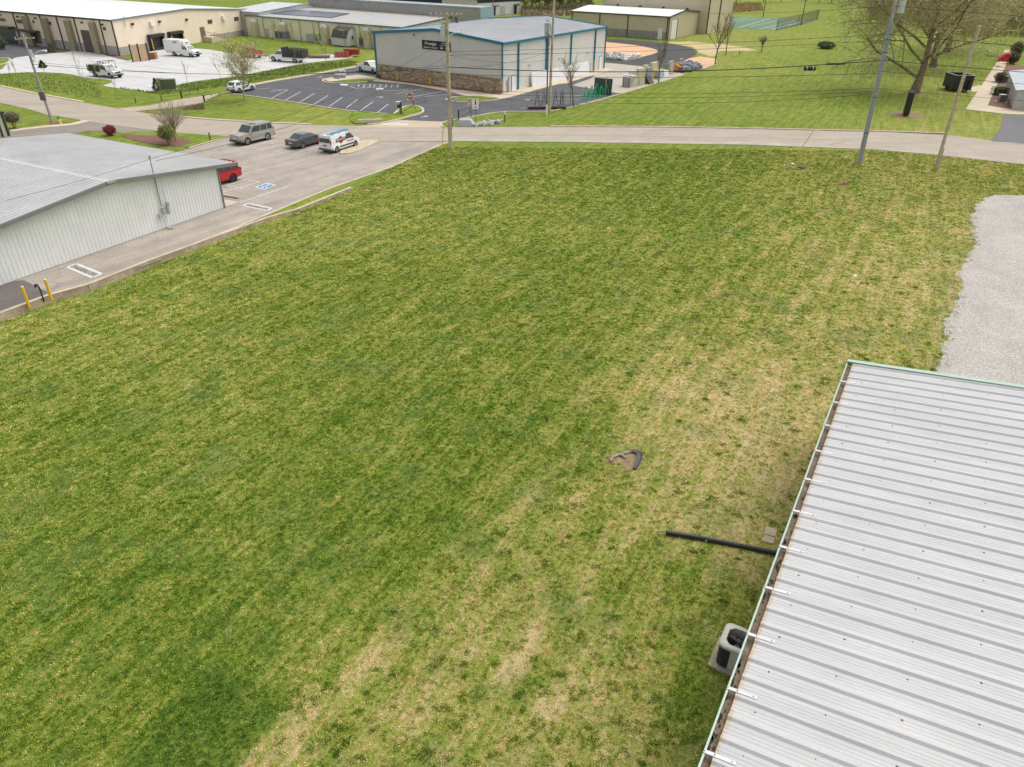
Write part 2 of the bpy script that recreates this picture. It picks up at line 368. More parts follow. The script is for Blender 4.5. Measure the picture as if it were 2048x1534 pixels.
me = bpy.data.meshes.new('ground'); me.from_pydata(vs.tolist(), [], fs.tolist()); me.update()
for nm, arr in (('dry', d_), ('lush', l_)):
    at = me.attributes.new(nm, 'FLOAT', 'POINT'); at.data.foreach_set('value', arr.reshape(-1).astype(np.float32))
me.materials.append(mat_ground()); me.polygons.foreach_set('use_smooth', [True]*len(me.polygons))
ground = bpy.data.objects.new('ground', me); COL.objects.link(ground); struct(ground)

def sheet(name, pts, z, mat):
    mb = MB(); mb.poly(pts, z); return struct(mb.build(name, mat))
def strip(pts, wd, z0, z1, name, mat, struct_=True, parent=None):
    mb = MB(); pts = [Vector(p) for p in pts]; L = []; Rr = []
    for i, p in enumerate(pts):
        d = (pts[min(i+1, len(pts)-1)]-pts[max(i-1, 0)]); d.z = 0; d.normalize(); nn = Vector((-d.y, d.x, 0))*wd/2
        L.append(p+nn); Rr.append(p-nn)
    n = len(pts); v = [(*q[:2], z0) for q in L]+[(*q[:2], z0) for q in Rr]+[(*q[:2], z1) for q in L]+[(*q[:2], z1) for q in Rr]; f = []
    for i in range(n-1):
        f += [(2*n+i, 3*n+i, 3*n+i+1, 2*n+i+1), (i, 2*n+i, 2*n+i+1, i+1), (n+i, n+i+1, 3*n+i+1, 3*n+i)]
    f += [(0, n, 3*n, 2*n), (n-1, 3*n-1, 4*n-1, 2*n-1)]
    mb.add(v, f); o = mb.build(name, mat, parent)
    return struct(o) if struct_ else o

road_m = mat_paving('old_asphalt_tan', (0.40, 0.345, 0.275), (0.31, 0.27, 0.22), 0.14, 0.3, ang=3, crack=0.2)
lot_m = mat_paving('worn_asphalt', (0.42, 0.365, 0.30), (0.24, 0.215, 0.19), 0.2, 0.35, 57, crack=0.22)
new_m = mat_paving('sealed_asphalt', (0.115, 0.115, 0.12), (0.078, 0.08, 0.088), 0.2, 0.2, -33)
fresh_m = mat_paving('fresh_asphalt', (0.075, 0.072, 0.07), (0.06, 0.058, 0.057), 0.15, 0.2, -33)
yard_m = mat_paving('white_concrete', (0.56, 0.555, 0.54), (0.42, 0.415, 0.40), 0.07, 0.35, 150)
pad_m = mat_paving('grey_concrete', (0.44, 0.40, 0.33), (0.33, 0.30, 0.25), 0.12, 0.3, 57)
apron_m = mat_paving('apron_concrete', (0.50, 0.41, 0.30), (0.42, 0.35, 0.26), 0.1, 0.2, 3)
sealed2 = mat_paving('dark_drive_asphalt', (0.16, 0.14, 0.13), (0.12, 0.11, 0.105), 0.15, 0.25, 57)

up = PX([(-700,130),(-300,150),(0,173),(60,186),(165,205),(238,218),(262,222),(330,232),(420,240),(500,245),(620,250),(780,254),(883,255),(1100,254),(1300,255),(1500,258),(1660,262),(1767,264),(1901,271),(1981,281),(2048,285),(2300,300)])
lowr = PX([(-700,160),(-300,180),(0,206),(59,219),(94,230),(149,238),(175,243),(240,252),(312,262),(380,268),(462,273),(560,279),(740,283),(905,283),(1100,284),(1300,286),(1500,290),(1741,299),(1821,304),(1888,312),(2048,329),(2300,352)])
sheet('road', up+lowr[::-1], 0.030, road_m)
strip([p+Vector((0, 0.22, 0)) for p in up[5:7]], 0.3, 0, 0.05, 'kerb', kerbm)
strip([p+Vector((0, 0.2, 0)) for p in up[1:5]], 0.45, 0, 0.12, 'kerb', kerbm)
strip([p+Vector((0, 0.2, 0)) for p in up[7:11]], 0.45, 0, 0.12, 'kerb', kerbm)
strip([p+Vector((0, 0.2, 0)) for p in up[13:18]]+[P(1895,268)], 0.5, 0, 0.12, 'kerb', M('red_brown_kerb', (0.40,0.30,0.23), 0.9, 0, 0.25, 0.6, 0.15, 12))
# lane joint and tar lines on the road
mb = MB()
jl = PX([(940,271),(1100,271.5),(1300,273),(1500,276),(1700,281)])
for a, b in zip(jl, jl[1:]): mb.poly([a+Vector((0,-.05,0)), b+Vector((0,-.05,0)), b+Vector((0,.05,0)), a+Vector((0,.05,0))], 0.035)
for q in ([(1690,283),(1660,290)], [(560,268),(600,258)], [(500,272),(580,252)], [(1300,262),(1345,258)]):
    a, b = PX(q); mb.bar((a.x, a.y, 0.033), (b.x, b.y, 0.033), 0.10, 0.006)
struct(mb.build('road_joint', M('tar', (0.10, 0.09, 0.085), 0.8)))
mb = MB(); mb.poly(PX([(905,278.5),(1500,284.5),(1880,306),(1890,311),(1740,299),(1500,290),(1100,284),(905,283)]), 0.034); struct(mb.build('road_gutter', M('pale_gutter_concrete', (0.37,0.33,0.275), 0.9, 0, 0.2, 0.4, 0.1, 12)))
# side lane to the yard, with culvert kerb
sheet('side_lane', PX([(238,217),(300,211),(360,199),(420,190),(457,183),(452,186),(439,187),(409,205),(350,215),(262,224)]), 0.034, mat_paving('lane_asphalt', (0.44,0.36,0.28), (0.36,0.30,0.24), 0.12, 0.2, 20))
# white concrete yard
yard = smooth_line(PX([(-60,150),(0,145),(21,117),(60,111),(92,108.5),(147,101),(168,99),(194,103),(211,111),(235,117.5),(262,123),(275,110),(295,104),(320,100),(348,97),(400,97),(437,102),(474,109.6),(550,115),(648,109),(680,110),(712,111),(700,117),(640,123),(595,129),(517,145),(458,155),(400,161),(362,168),(330,178),(300,184),(268,180),(230,176),(203,171),(218,168),(227,163),(215,159),(176,157),(137,147),(78,144),(0,147),(-60,160)]), 1, True)
sheet('yard_concrete', yard, 0.026, yard_m)
mb = MB()   # joints of the concrete slabs
for q in ([(20,128),(260,134)], [(260,134),(560,126)], [(150,102),(300,178)], [(60,112),(150,146)], [(262,124),(420,160)], [(400,100),(520,140)], [(330,100),(470,150)], [(100,140),(340,160)]):
    a, b = PX(q); mb.bar((a.x, a.y, 0.028), (b.x, b.y, 0.028), 0.07, 0.006)
struct(mb.build('slab_joints', M('joint_grey', (0.36,0.35,0.33), 0.9)))  # joints have a plain darker grey of their own
sheet('yard_parking', PX([(-200,70),(0,86),(50,89),(94,91),(135,97),(92,107.5),(21,116),(0,119),(-200,130)]), 0.030, new_m)
sheet('yard_walk', PX([(-200,62),(0,77),(60,84),(128,92),(150,97),(120,96),(60,89),(0,83),(-200,68)]), 0.034, pad_m)
sheet('planting_bed', PX([(92,108),(110,103),(140,96),(150,100),(130,105)]), 0.038, mulch)
sheet('planting_bed', PX([(193,103),(215,104),(245,113),(262,121),(240,118),(212,111)]), 0.038, mulch)
gm = MB(); gm.poly(smooth_line(PX([(-40,122),(0,118),(16,117),(20,121),(10,127),(-40,133)]), 2, True), 0.05); o = gm.build('grass_island', mat_verge()); struct(o)
strip(smooth_line(PX([(-40,121),(0,116.5),(18,116),(22,121),(12,128),(-40,134)]), 2), 0.35, 0, 0.10, 'kerb', conc)
# parking lot of the blue-trimmed building
lot = PX([(457,186),(470,180),(511,169),(560,160),(615,152),(680,141),(722,133),(757,127),(757,156),(1004.6,189),(1207,137.5),(1229,139),(1180,160),(1143,170),(1240,188),(1198,201),(1147,213),(1100,223),(1061,224),(1000,223),(936,235),(889,243),(883,245),(848,244),(800,241),(787,240),(700,222),(600,206),(533,196)])
sheet('front_parking_lot', lot, 0.030, new_m)
sheet('concrete_pad', PX([(1143,171),(1180,158),(1209,136),(1205,125),(1286,133),(1335,140),(1368,148),(1330,163),(1300,171),(1250,185),(1238,187),(1190,179)]), 0.034, pad_m)
sheet('driveway_apron', smooth_line(PX([(700,255),(760,248),(787,241),(800,240.5),(883,244),(889,243),(882,249),(884,254),(880,256)]), 0), 0.042, apron_m)
walk = PX([(645,158),(673,154),(716,150),(756,155.2),(1004.6,188),(1100,160),(1207,136.5),(1229,139),(1135,166),(1112,169),(1041,189),(994,200),(960,197),(936,193),(883,181),(820,170),(740,162),(700,160),(658,164)])
sheet('sidewalk', walk, 0.06, walkm)
sheet('planting_bed', PX([(757,155.6),(1003,188),(1000,190.5),(757,159)]), 0.066, mulch)
for q, nme in (([(660,165.5),(690,160),(735,158),(752,160.5),(740,163.5),(690,166)], 0), ([(905,201),(915,195),(950,192.5),(990,196),(998,197),(985,200.5),(940,203),(915,203)], 1)):
    gm = MB(); gm.poly(smooth_line(PX(q), 2, True), 0.10); struct(gm.build('grass_island', mat_verge()))
strip(smooth_line(PX([(735,164.5),(690,167.5),(655,167),(643,162),(652,158),(673,155),(716,150.5)]), 2), 0.3, 0, 0.14, 'kerb', kerbm)
strip(smooth_line(PX([(960,193),(915,194),(893,198),(893,203),(936,205.5),(996,201),(1041,189.5),(1112,169.5),(1140,167)]), 2), 0.3, 0, 0.14, 'kerb', kerbm)
strip(smooth_line(PX([(456,187),(470,180),(511,168.5),(615,151.5),(722,132.5),(742,129)]), 1), 0.9, 0, 0.12, 'kerb', kerbm)
strip(smooth_line(PX([(456,187),(533,196.8),(600,207),(700,223),(789,229)]), 1), 0.25, 0, 0.10, 'kerb', kerbm)
strip(smooth_line(PX([(889,256),(880,249),(889,243.5),(936,235.5),(1000,223.6),(1061,224),(1100,223.6),(1147,213),(1198,201),(1243,187.5),(1315,166.5),(1369,149)]), 1), 0.25, 0, 0.10, 'kerb', kerbm)
isl = smooth_line(PX([(700,222),(740,226),(787,229),(795,222),(807,215),(822,212),(838,215),(846,221),(842,227),(820,233),(800,238),(785,242),(760,246),(735,248),(700,249)]), 2, True)
gm = MB(); gm.poly(isl, 0.10); struct(gm.build('grass_island', mat_verge()))
strip(smooth_line(PX([(788,229.5),(796,222),(808,214.5),(823,211.5),(840,214.5),(848,221),(843,228),(820,234),(800,239),(785,243),(760,247.5),(735,250)]), 2), 0.3, 0, 0.15, 'kerb', kerbm)
# clay, riprap beds and fresh loop drive
tan_d = M('straw_and_clay', (0.42,0.33,0.17), 0.95, 0, 0.2, 0.3, 0.15, 4, tint=(0.36,0.30,0.13))
sheet('worn_ground', rag(PX([(1331,84),(1380,83),(1440,88),(1490,95),(1515,101),(1440,103),(1425,115),(1400,106),(1384,95)]), 0.5, 2, 3), 0.018, tan_d)
sheet('clay_ground', rag(PX([(1209,83),(1276,88),(1322,100),(1310,114),(1270,122),(1209,116)]), 0.2, 1.5, 1), 0.020, dirt)
sheet('clay_ground', rag(PX([(1376,117),(1400,113),(1430,117),(1434,129),(1405,138),(1370,136),(1335,137)]), 0.4, 1.5, 2), 0.020, dirt)
loop = smooth_line(PX([(1209,77),(1240,79),(1276,81),(1344,88),(1384,96),(1398,107),(1374,119),(1350,128),(1330,137),(1300,134.5),(1286,133),(1207,125),(1209,120),(1245,123),(1276,116),(1312,107),(1317,102),(1310,98),(1276,91),(1240,87),(1209,84)]), 1, True)
sheet('loop_drive', loop, 0.034, fresh_m)
# left parking lot
kl = PX([(905,284),(880,291),(780,336),(654,380),(595,405),(478,454),(380,493),(300,525),(176,574),(102.5,593),(0,630),(-120,680)])
lot2 = kl+PX([(-400,640),(-300,500),(0,420),(200,340),(380,297),(462,273),(560,279),(740,283)])
sheet('side_parking_lot', lot2, 0.024, lot_m)
sheet('rear_drive', PX([(-200,620),(0,566),(48,561),(104,589),(0,628),(-160,690)]), 0.029, sealed2)
sheet('corner_drive', smooth_line(PX([(-300,330),(0,265),(60,259),(120,250),(173,243),(240,252),(312,263),(235,266),(180,262),(100,275),(0,290),(-300,360)]), 0), 0.029, mat_paving('lane_patch', (0.27,0.235,0.20), (0.20,0.18,0.16), 0.15, 0.25, 3))
strip(kl[:5]+kl[5:], 0.22, 0.0, 0.10, 'kerb', kerbm)
gm = MB(); gm.poly(smooth_line(PX([(235,265),(312,262.5),(380,268),(462,273),(425,281),(380,295),(330,290)]), 0), 0.034); struct(gm.build('grass_verge', mat_verge()))
strip(PX([(462,274),(425,283),(378,297)]), 0.25, 0, 0.12, 'kerb', kerbm)
sheet('planting_bed', smooth_line(PX([(232,268),(300,272),(345,272),(385,282),(378,288),(350,295),(280,285)]), 1, True), 0.040, mulch)
sheet('planting_bed', smooth_line(PX([(96,249),(105,244),(135,244),(140,247),(122,252),(100,252)]), 1, True), 0.02, mulch)
strip(smooth_line(PX([(20,262),(60,257),(95,253),(125,251),(150,248),(172,242)]), 1), 1.2, 0, 0.06, 'kerb', kerbm)
gi = smooth_line(PX([(680,306),(682,309),(700,308),(720,301),(745,290),(758,282.5),(740,281.5),(722,283),(705,292),(690,299)]), 2, True)
sheet('gravel_island', gi, 0.12, M('island_gravel', (0.48,0.40,0.28), 0.95, 0, 0.2, 1.5, 0.4, 14, 0.6))
strip(gi+[gi[0]], 0.16, 0, 0.13, 'kerb', kerbm)
# grass strip between lot and retaining wall: sits on pavement level
sgm = MB(); sgm.poly(kl[2:9]+PX([(300,529),(380,497),(536,440),(595,423),(703,380),(740,364)]), 0.03); struct(sgm.build('grass_verge', mat_verge()))
# gravel yard at right
_g = rag(smooth_line(PX([(1968,391),(1941,438),(1948,494),(1929,534),(1907,601),(1888,690),(1885,720),(1870,745),(1800,760),(1800,900),(2300,1100),(2500,500),(2300,400),(2048,391)]), 2, True), 0.0, 0.22, 5)
_r5 = random.Random(12); _ph = [_r5.uniform(0, 6.28) for _ in range(6)]
grav = [Vector((p.x+0.22*math.sin(i*.11+_ph[0])+.14*math.sin(i*.31+_ph[1])+.10*math.sin(i*.83+_ph[2])+_r5.gauss(0,.05), p.y+0.16*math.sin(i*.17+_ph[3])+.1*math.sin(i*.47+_ph[4])+_r5.gauss(0,.05), 0)) for i, p in enumerate(_g)]
grav_m = mat_paving('limestone_gravel', (0.42,0.39,0.355), (0.33,0.305,0.28), 0.5, 0.1, 60)
sheet('gravel_yard', [Vector((p.x, p.y, 0)) for p in grav], 0.012, grav_m)
_mb = MB()
for i in range(2600):
    p = grav[_r5.randrange(0, int(len(grav)*.42))]; x_ = p.x+_r5.gauss(-.05,.35); y_ = p.y+_r5.gauss(0,.35); z_ = float(terr(x_, y_))+.02; q = _r5.uniform(.012,.035)
    _mb.add([(x_-q,y_-q*.8,z_),(x_+q,y_-q*.6,z_),(x_+q*.3,y_+q,z_),(x_,y_,z_+q*.9)], [(0,1,3),(1,2,3),(2,0,3)])
_o = _mb.build('stray_gravel', M('gravel_stone', (0.42,0.40,0.37), .95, 0, .2, 5, island=.35), None, None, kind='stuff'); _o['label'] = 'loose pale stones scattered along the edge of the gravel yard'; _o['category'] = 'gravel'
# right drive and walk
sheet('side_driveway', rag(PX([(2009,229),(1998,261),(1981,283),(2100,292),(2400,310),(2400,240),(2048,232)]), 0.15, 1, 6), 0.034, mat_paving('blue_grey_asphalt', (0.17,0.165,0.17), (0.13,0.13,0.135), 0.15))
sheet('footpath', PX([(1931,218.6),(2011,99),(2026,99),(1975,211),(2012,217),(2200,226),(2200,238),(2040,229),(2009,228)]), 0.03, walkm)
sheet('footpath', PX([(1938,176),(1955,171),(1972,172),(1968,182),(1945,184)]), 0.026, walkm)
sheet('planting_bed', PX([(1976,211),(2014,130),(2100,135),(2080,222),(2012,216)]), 0.02, mulch)
mb = MB()
for y0 in (200,185,172,160,149,139,130,121,113,105):
    t = (218.6-y0)/119.6; a = P(1931+80*t, y0); b = P(1975+51*t, y0*0.99-1); mb.bar((a.x,a.y,0.032),(b.x,b.y,0.032),0.05,0.004)
struct(mb.build('path_joints', M('path_joint', (0.33,0.27,0.20), 0.9)))

# ------------------------------------------------------------------ retaining wall
rw = thing('retaining_wall', 'low weathered concrete retaining wall between lawn and driveway', 'wall', (0, 0, 0))
top = [W0]+PX([(595,423),(536,440),(380,497),(300,526),(176,575),(102.5,595),(0,633),(-120,682)])
mb = MB()
n_ = len(top)
for i in range(n_-1):
    a, b = top[i], top[i+1]; d = (b-a).normalized(); q = Vector((-d.y, d.x, 0))*0.14
    za = 0.22; lowz = lambda p: float(terr(p.x+WN.x*0.3, p.y+WN.y*0.3))-0.15
    mb.hexa([a-q+Vector((0,0,lowz(a))), a+q+Vector((0,0,lowz(a))), b+q+Vector((0,0,lowz(b))), b-q+Vector((0,0,lowz(b))),
             a-q+Vector((0,0,za)), a+q+Vector((0,0,za)), b+q+Vector((0,0,za)), b-q+Vector((0,0,za))])
mb.build('wall_body', M('stained_concrete', (0.42,0.34,0.25), 0.95, 0, 0.35, 0.9, 0.25, 9, 0.5), rw)
strip(top, 0.30, 0.222, 0.25, 'coping', M('pale_coping', (0.46,0.38,0.27), 0.9, 0, 0.2, 1.1, 0.2, 12), False, rw)

# ------------------------------------------------------------------ profiled metal sheet buildings
def ribs(w_, pitch, rw_, rh, minor=0):
    """cross-section (s, h) of one sheet of width w_"""
    pr = [(0.0, 0.0)]; k = max(1, round(w_/pitch)); pp = w_/k
    for i in range(k):
        c = pp*i+pp*0.12+rw_; pr += [(c-rw_, 0), (c-rw_*0.45, rh), (c+rw_*0.45, rh), (c+rw_, 0)]
        for j in range(minor):
            q = c+rw_+(pp-2*rw_)*(j+1)/(minor+1); 
            if q+0.03 < pp*(i+1)+pp*0.12: pr += [(q-0.025, 0), (q-0.01, 0.012), (q+0.01, 0.012), (q+0.025, 0)]
    pr = [q for q in pr if q[0] < w_-0.004]+[(w_-0.004, 0)]
    return pr
def panel(name, s0, prof, bot, top_, mp, mat, parent, splits=()):
    mb = MB(); n = len(prof); xs = [s0+p[0] for p in prof]
    tt = [0.0]+list(splits)+[1.0]
    v = []
    for t in tt:
        for (s_, h), x in zip(prof, xs): v.append(mp(x, bot(x)+(top_(x)-bot(x))*t, h))
    f = []
    for j in range(len(tt)-1):
        for i in range(n-1): f.append((j*n+i, j*n+i+1, (j+1)*n+i+1, (j+1)*n+i))
    mb.add(v, f); return mb.build(name, mat, parent)
class Shed:
    """gable building in a frame: origin O, unit u (ridge direction, length L), unit v (gable direction, width Wd)"""
    def __init__(s, nm, label, O, u, v, L, Wd, e0, e1, rpos, rh, cat='building'):
        s.O = Vector((O[0], O[1], 0)); s.u = Vector((u[0], u[1], 0)); s.v = Vector((v[0], v[1], 0))
        s.L, s.W, s.e0, s.e1, s.rp, s.rh = L, Wd, e0, e1, rpos, rh
        s.t = thing(nm, label, cat, s.O); s.sgn = 1 if s.u.cross(s.v).z > 0 else -1
    def pt(s, x, y, z): return tuple(s.u*x+s.v*y+Vector((0, 0, z)))
    def top(s, y): return s.e0+(s.rh-s.e0)*y/s.rp if y <= s.rp else s.rh+(s.e1-s.rh)*(y-s.rp)/(s.W-s.rp)
    def side(s, which, zb, mat, pw=0.914, pitch=0.305, rw_=0.03, rh=0.035, ztop=None, rng_=None, name='wall_panel', zt=None):
        """which: 'v0' wall at y=0, 'v1' at y=W, 'u0' gable at x=0, 'u1' gable at x=L"""
        Lh = s.L if which[0] == 'v' else s.W; a, b = rng_ or (0, Lh); n = max(1, round((b-a)/pw)); w_ = (b-a)/n
        for i in range(n):
            x0 = a+i*w_; xs = [x0, x0+w_]
            pr = ribs(w_, pitch, rw_, rh)
            if which[0] == 'u' and x0 < s.rp < x0+w_: pr = sorted(pr+[(s.rp-x0, 0)])
            if which == 'v0': mp = lambda q, z, h: s.pt(q, -h, z); tp = lambda q: (zt or s.e0)
            elif which == 'v1': mp = lambda q, z, h: s.pt(q, s.W+h, z); tp = lambda q: (zt or s.e1)
            elif which == 'u0': mp = lambda q, z, h: s.pt(-h, q, z); tp = lambda q: zt or s.top(q)
            else: mp = lambda q, z, h: s.pt(s.L+h, q, z); tp = lambda q: zt or s.top(q)
            panel(name, x0, pr, lambda q: zb, tp, mp, mat, s.t)
    def roof(s, mat, pw=0.914, pitch=0.305, rw_=0.035, rh=0.04, minor=0, over=0.25, rake=0.15, halves=(0, 1), rng_=None, far_plain=False):
        a, b = rng_ or (-rake, s.L+rake); n = max(1, round((b-a)/pw)); w_ = (b-a)/n
        for h_ in halves:
            sl = (s.rh-s.e0)/s.rp if h_ == 0 else (s.rh-s.e1)/(s.W-s.rp)
            yb = -over if h_ == 0 else s.W+over; zb = (s.e0 if h_ == 0 else s.e1)-sl*over+0.05
            nz = 1/math.sqrt(1+sl*sl)
            for i in range(n):
                x0 = a+i*w_; pr = ribs(w_, pitch, rw_, rh, minor)
                def mp(q, t, h, yb=yb, zb=zb, h_=h_):
                    y = yb+(s.rp-yb)*t; z = zb+(s.rh+0.05-zb)*t; return s.pt(q, y+(-sl if h_ == 0 else sl)*h*nz, z+h*nz)
                panel('roof_panel', x0, pr, lambda q: 0.0, lambda q: 1.0, mp, mat, s.t, ())
    def line(s, name, pts, wd, h, mat, up=(0, 0, 1)):
        mb = MB()
        for a, b in zip(pts, pts[1:]): mb.bar(s.pt(*a), s.pt(*b), wd, h, up)
        return mb.build(name, mat, s.t)
    def wallbox(s, which, a, b, z0, z1, out0, out1, name, mat, parent=None):
        mb = MB()
        if which == 'v0': c = [(a, -out0), (b, -out0), (b, -out1), (a, -out1)]
        elif which == 'v1': c = [(a, s.W+out0), (b, s.W+out0), (b, s.W+out1), (a, s.W+out1)]
        elif which == 'u0': c = [(-out0, a), (-out0, b), (-out1, b), (-out1, a)]
        else: c = [(s.L+out0, a), (s.L+out0, b), (s.L+out1, b), (s.L+out1, a)]
        q = [s.pt(*k, z0) for k in c]+[s.pt(*k, z1) for k in c]; mb.hexa(q)
        return mb.build(name, mat, parent or s.t)
def window(sh, which, a, b, z0, z1, fm, gm_, panes=1):
    f = sh.wallbox(which, a-0.06, b+0.06, z0-0.06, z1+0.06, 0.0, 0.07, 'window', fm)
    w_ = (b-a)/panes
    for k in range(panes): sh.wallbox(which, a+w_*k+0.03, a+w_*(k+1)-0.03, z0, z1, 0.071, 0.08, 'pane', gm_, f)
    return f
def vec2(ang): return (math.cos(math.radians(ang)), math.sin(math.radians(ang)))

# --- grey workshop at left
mw = M('pale_grey_sheet', (0.72, 0.73, 0.705), 0.45, 0, 0.06, 0.5, 0.04, 8)
mr = M('weathered_light_roof', (0.43, 0.435, 0.43), 0.75, 0, 0.10, 0.35, 0.05, 5)
gt = M('grey_trim', (0.20, 0.20, 0.195), 0.5, 0, 0.1, 1)
C0 = P(448.5, 416); D0 = P(0, 572); uL = (D0-C0).normalized()
lb = Shed('grey_workshop', 'pale grey metal workshop with low gable roof and grey trim beside the lawn', C0, (uL.y, -uL.x), (uL.x, uL.y), 22.2, 34, 3.64, 3.64, 9.9, 4.70)
if lb.u.x > 0: lb.u = -lb.u
lb.rp = 9.9; lb.W = 19.8
lb.side('u0', 0, mw, rng_=(0, 19.8), rw_=0.016, rh=0.022)
lb.side('v0', 0, mw); lb.side('u1', 0, mw, pw=1.8); lb.side('v1', 0, mw, pw=1.8)
lb.roof(mr, over=1.9, rake=0.35, pitch=0.457, rw_=0.03, rh=0.07)
sl = (4.70-3.64)/9.9
lb.line('rake_trim', [(-0.42, -1.95, 3.64-sl*1.95-0.02), (-0.42, 9.9, 4.69), (-0.42, 20.0+1.7, 3.64-sl*1.9)], 0.16, 0.26, gt)
lb.line('corner_trim', [(-0.05, -0.03, 0), (-0.05, -0.03, 3.6)], 0.12, 0.12, gt)
lb.line('base_trim', [(-0.05, 0, 0.03), (-0.05, 19.8, 0.03)], 0.04, 0.06, M('base_flashing', (0.30,0.27,0.22), 0.7))
lb.line('soffit', [(-0.12, -1.8, 3.44), (-0.12, 0, 3.60)], 0.5, 0.05, mw)
mb = MB(); mb.add([lb.pt(x, y, 4.78 if abs(y-9.9) < 0.01 else 4.74) for x in (-0.5, 22.6) for y in (9.65, 9.9, 10.15)], [(0, 1, 4, 3), (1, 2, 5, 4)]); mb.build('ridge_cap', M('pale_ridge', (0.56,0.57,0.57), 0.5), lb.t)
mb = MB(); mb.box(-.35, .35, -.06, .12, -.09, .09); vt = mb.build('ridge_vent', galv, lb.t); vt.location = lb.pt(-0.50, 9.9, 4.74); vt.rotation_euler.z = math.atan2(lb.v.y, lb.v.x)
# service mast with meters
ms, mz = on_wall(C0, D0, 326, 420)
sm = thing('service_mast', 'thin grey electric service mast with meter boxes on workshop wall', 'electric mast', lb.O+Vector(lb.pt(-0.12, 5.6, 0)))
def lw(x, y):
    s_, z = on_wall(C0, D0, x, y); return s_, z
def lbp(x, y, out=0.12):
    s_, z = lw(x, y); return Vector(lb.pt(-out, s_, z))-Vector(lb.pt(-0.12, 5.6, 0))
a = lbp(321, 412); b = Vector((a.x, a.y, 5.55)); mb = MB(); mb.tube([a, b], 0.04, 6); mb.tube([b, b+Vector((0.02,0,0.15))], 0.08, 6); mb.build('mast', gt, sm)
for (x0, y0, x1, y1, nme) in [(319,415,326,427,'meter_box'), (313,428,320,434,'junction_box'), (328,404,334,411,'meter_box'), (329,413,335,422,'junction_box'), (331,422,336,426,'junction_box')]:
    p, q = lbp(x0, y0), lbp(x1, y1); mb = MB(); d = lb.u
    c = [Vector((p.x, p.y, 0)), Vector((q.x, q.y, 0))]
    mb.hexa([(c[0].x,c[0].y,q.z),(c[1].x,c[1].y,q.z),(c[1].x-d.x*.2,c[1].y-d.y*.2,q.z),(c[0].x-d.x*.2,c[0].y-d.y*.2,q.z),(c[0].x,c[0].y,p.z),(c[1].x,c[1].y,p.z),(c[1].x-d.x*.2,c[1].y-d.y*.2,p.z),(c[0].x-d.x*.2,c[0].y-d.y*.2,p.z)])
    mb.build(nme, galv, sm)
for pts_ in ([lbp(322.5,375), lbp(329,404)], [lbp(322,440), lbp(330,441), lbp(331,457)], [lbp(326,427), lbp(331,438)]): mb = MB(); mb.tube(pts_, 0.018, 4); mb.build('conduit', galv, sm)
mb = MB(); p = lbp(334, 458, 0.5); mb.box(p.x-.2, p.x+.25, p.y-.15, p.y+.15, -0.02, 0.14); o = mb.build('gas_meter', galv, sm)
mb = MB(); a = lb.O+Vector(lb.pt(-1.3, 4.5, 0)); o = None

# --- cream building corner at far left
cm = M('cream_sheet', (0.56, 0.52, 0.36), 0.5, 0, 0.05, 1); dg = M('dark_green_trim', (0.025, 0.055, 0.05), 0.45)
c1 = P(18, 272); cb = Shed('cream_shed', 'cream metal shed corner with dark green trim at the left edge', c1, vec2(150), vec2(240), 9, 7, 2.6, 2.6, 3.5, 3.0)
cb.side('u0', 0, cm, pitch=0.9); cb.side('v0', 0, cm); cb.roof(M('pale_green_roof', (0.42,0.45,0.46), 0.4), over=0.2, rake=0.1, halves=(0, 1))
cb.line('eave_trim', [(-0.1, -0.25, 2.60), (9.1, -0.25, 2.60)], 0.15, 0.22, dg); cb.line('rake_trim', [(-0.17, -0.2, 2.62), (-0.17, 3.5, 3.02), (-0.17, 7.2, 2.62)], 0.12, 0.24, dg)
cb.line('corner_trim', [(-0.06, 0.0, 0), (-0.06, 0.0, 2.5)], 0.22, 0.22, dg); cb.line('downspout', [(-0.12, 0.7, 0), (-0.12, 0.7, 2.5)], 0.16, 0.14, dg)

# --- blue trimmed stone merchant's building
bw = M('grey_sheet_shaded', (0.68, 0.66, 0.61), 0.5, 0, 0.05, 0.4, 0.03, 5); bw2 = M('grey_sheet_lit', (0.76, 0.74, 0.69), 0.5, 0, 0.05, 0.4, 0.03, 5)  # same sheet twice: the sunlit side's brightness is put into the lighter colour
br = M('pale_grey_roof', (0.56, 0.565, 0.57), 0.45, 0, 0.08, 0.25, 0.05, 4)
A1 = P(1004.6, 187); B1 = P(755.6, 154.6); E1 = P(1206.6, 137)
vB = (B1-A1).normalized(); uB = (E1-A1).normalized()
bb = Shed('blue_trim_building', 'large grey metal building with blue trim and stone veneer base', A1, uB, vB, 33.9, 26.6, 7.1, 7.05, 13.3, 8.2)
bb.side('u0', 2.15, bw); bb.side('v0', 0, bw2); bb.side('u1', 0, bw2, pw=2.7); bb.side('v1', 0, bw, pw=2.7)
bb.roof(br, over=0.15, rake=0.15)
bt = M('blue_trim', (0.025, 0.18, 0.28), 0.4, 0, 0.05, 1)
bb.line('rake_trim', [(-0.24, -0.25, 7.12), (-0.24, 13.3, 8.26), (-0.24, 26.85, 7.08)], 0.14, 0.40, bt)
bb.line('rake_trim', [(34.14, -0.25, 7.12), (34.14, 13.3, 8.26), (34.14, 26.85, 7.08)], 0.14, 0.40, bt)
bb.line('eave_gutter', [(-0.2, -0.28, 7.08), (34.1, -0.28, 7.08)], 0.2, 0.34, bt); bb.line('eave_gutter', [(-0.2, 26.9, 7.02), (34.1, 26.9, 7.02)], 0.2, 0.34, bt)
for x in (0.0,): bb.line('corner_trim', [(-0.08, -0.06, 2.15), (-0.08, -0.06, 7.0)], 0.26, 0.26, bt)
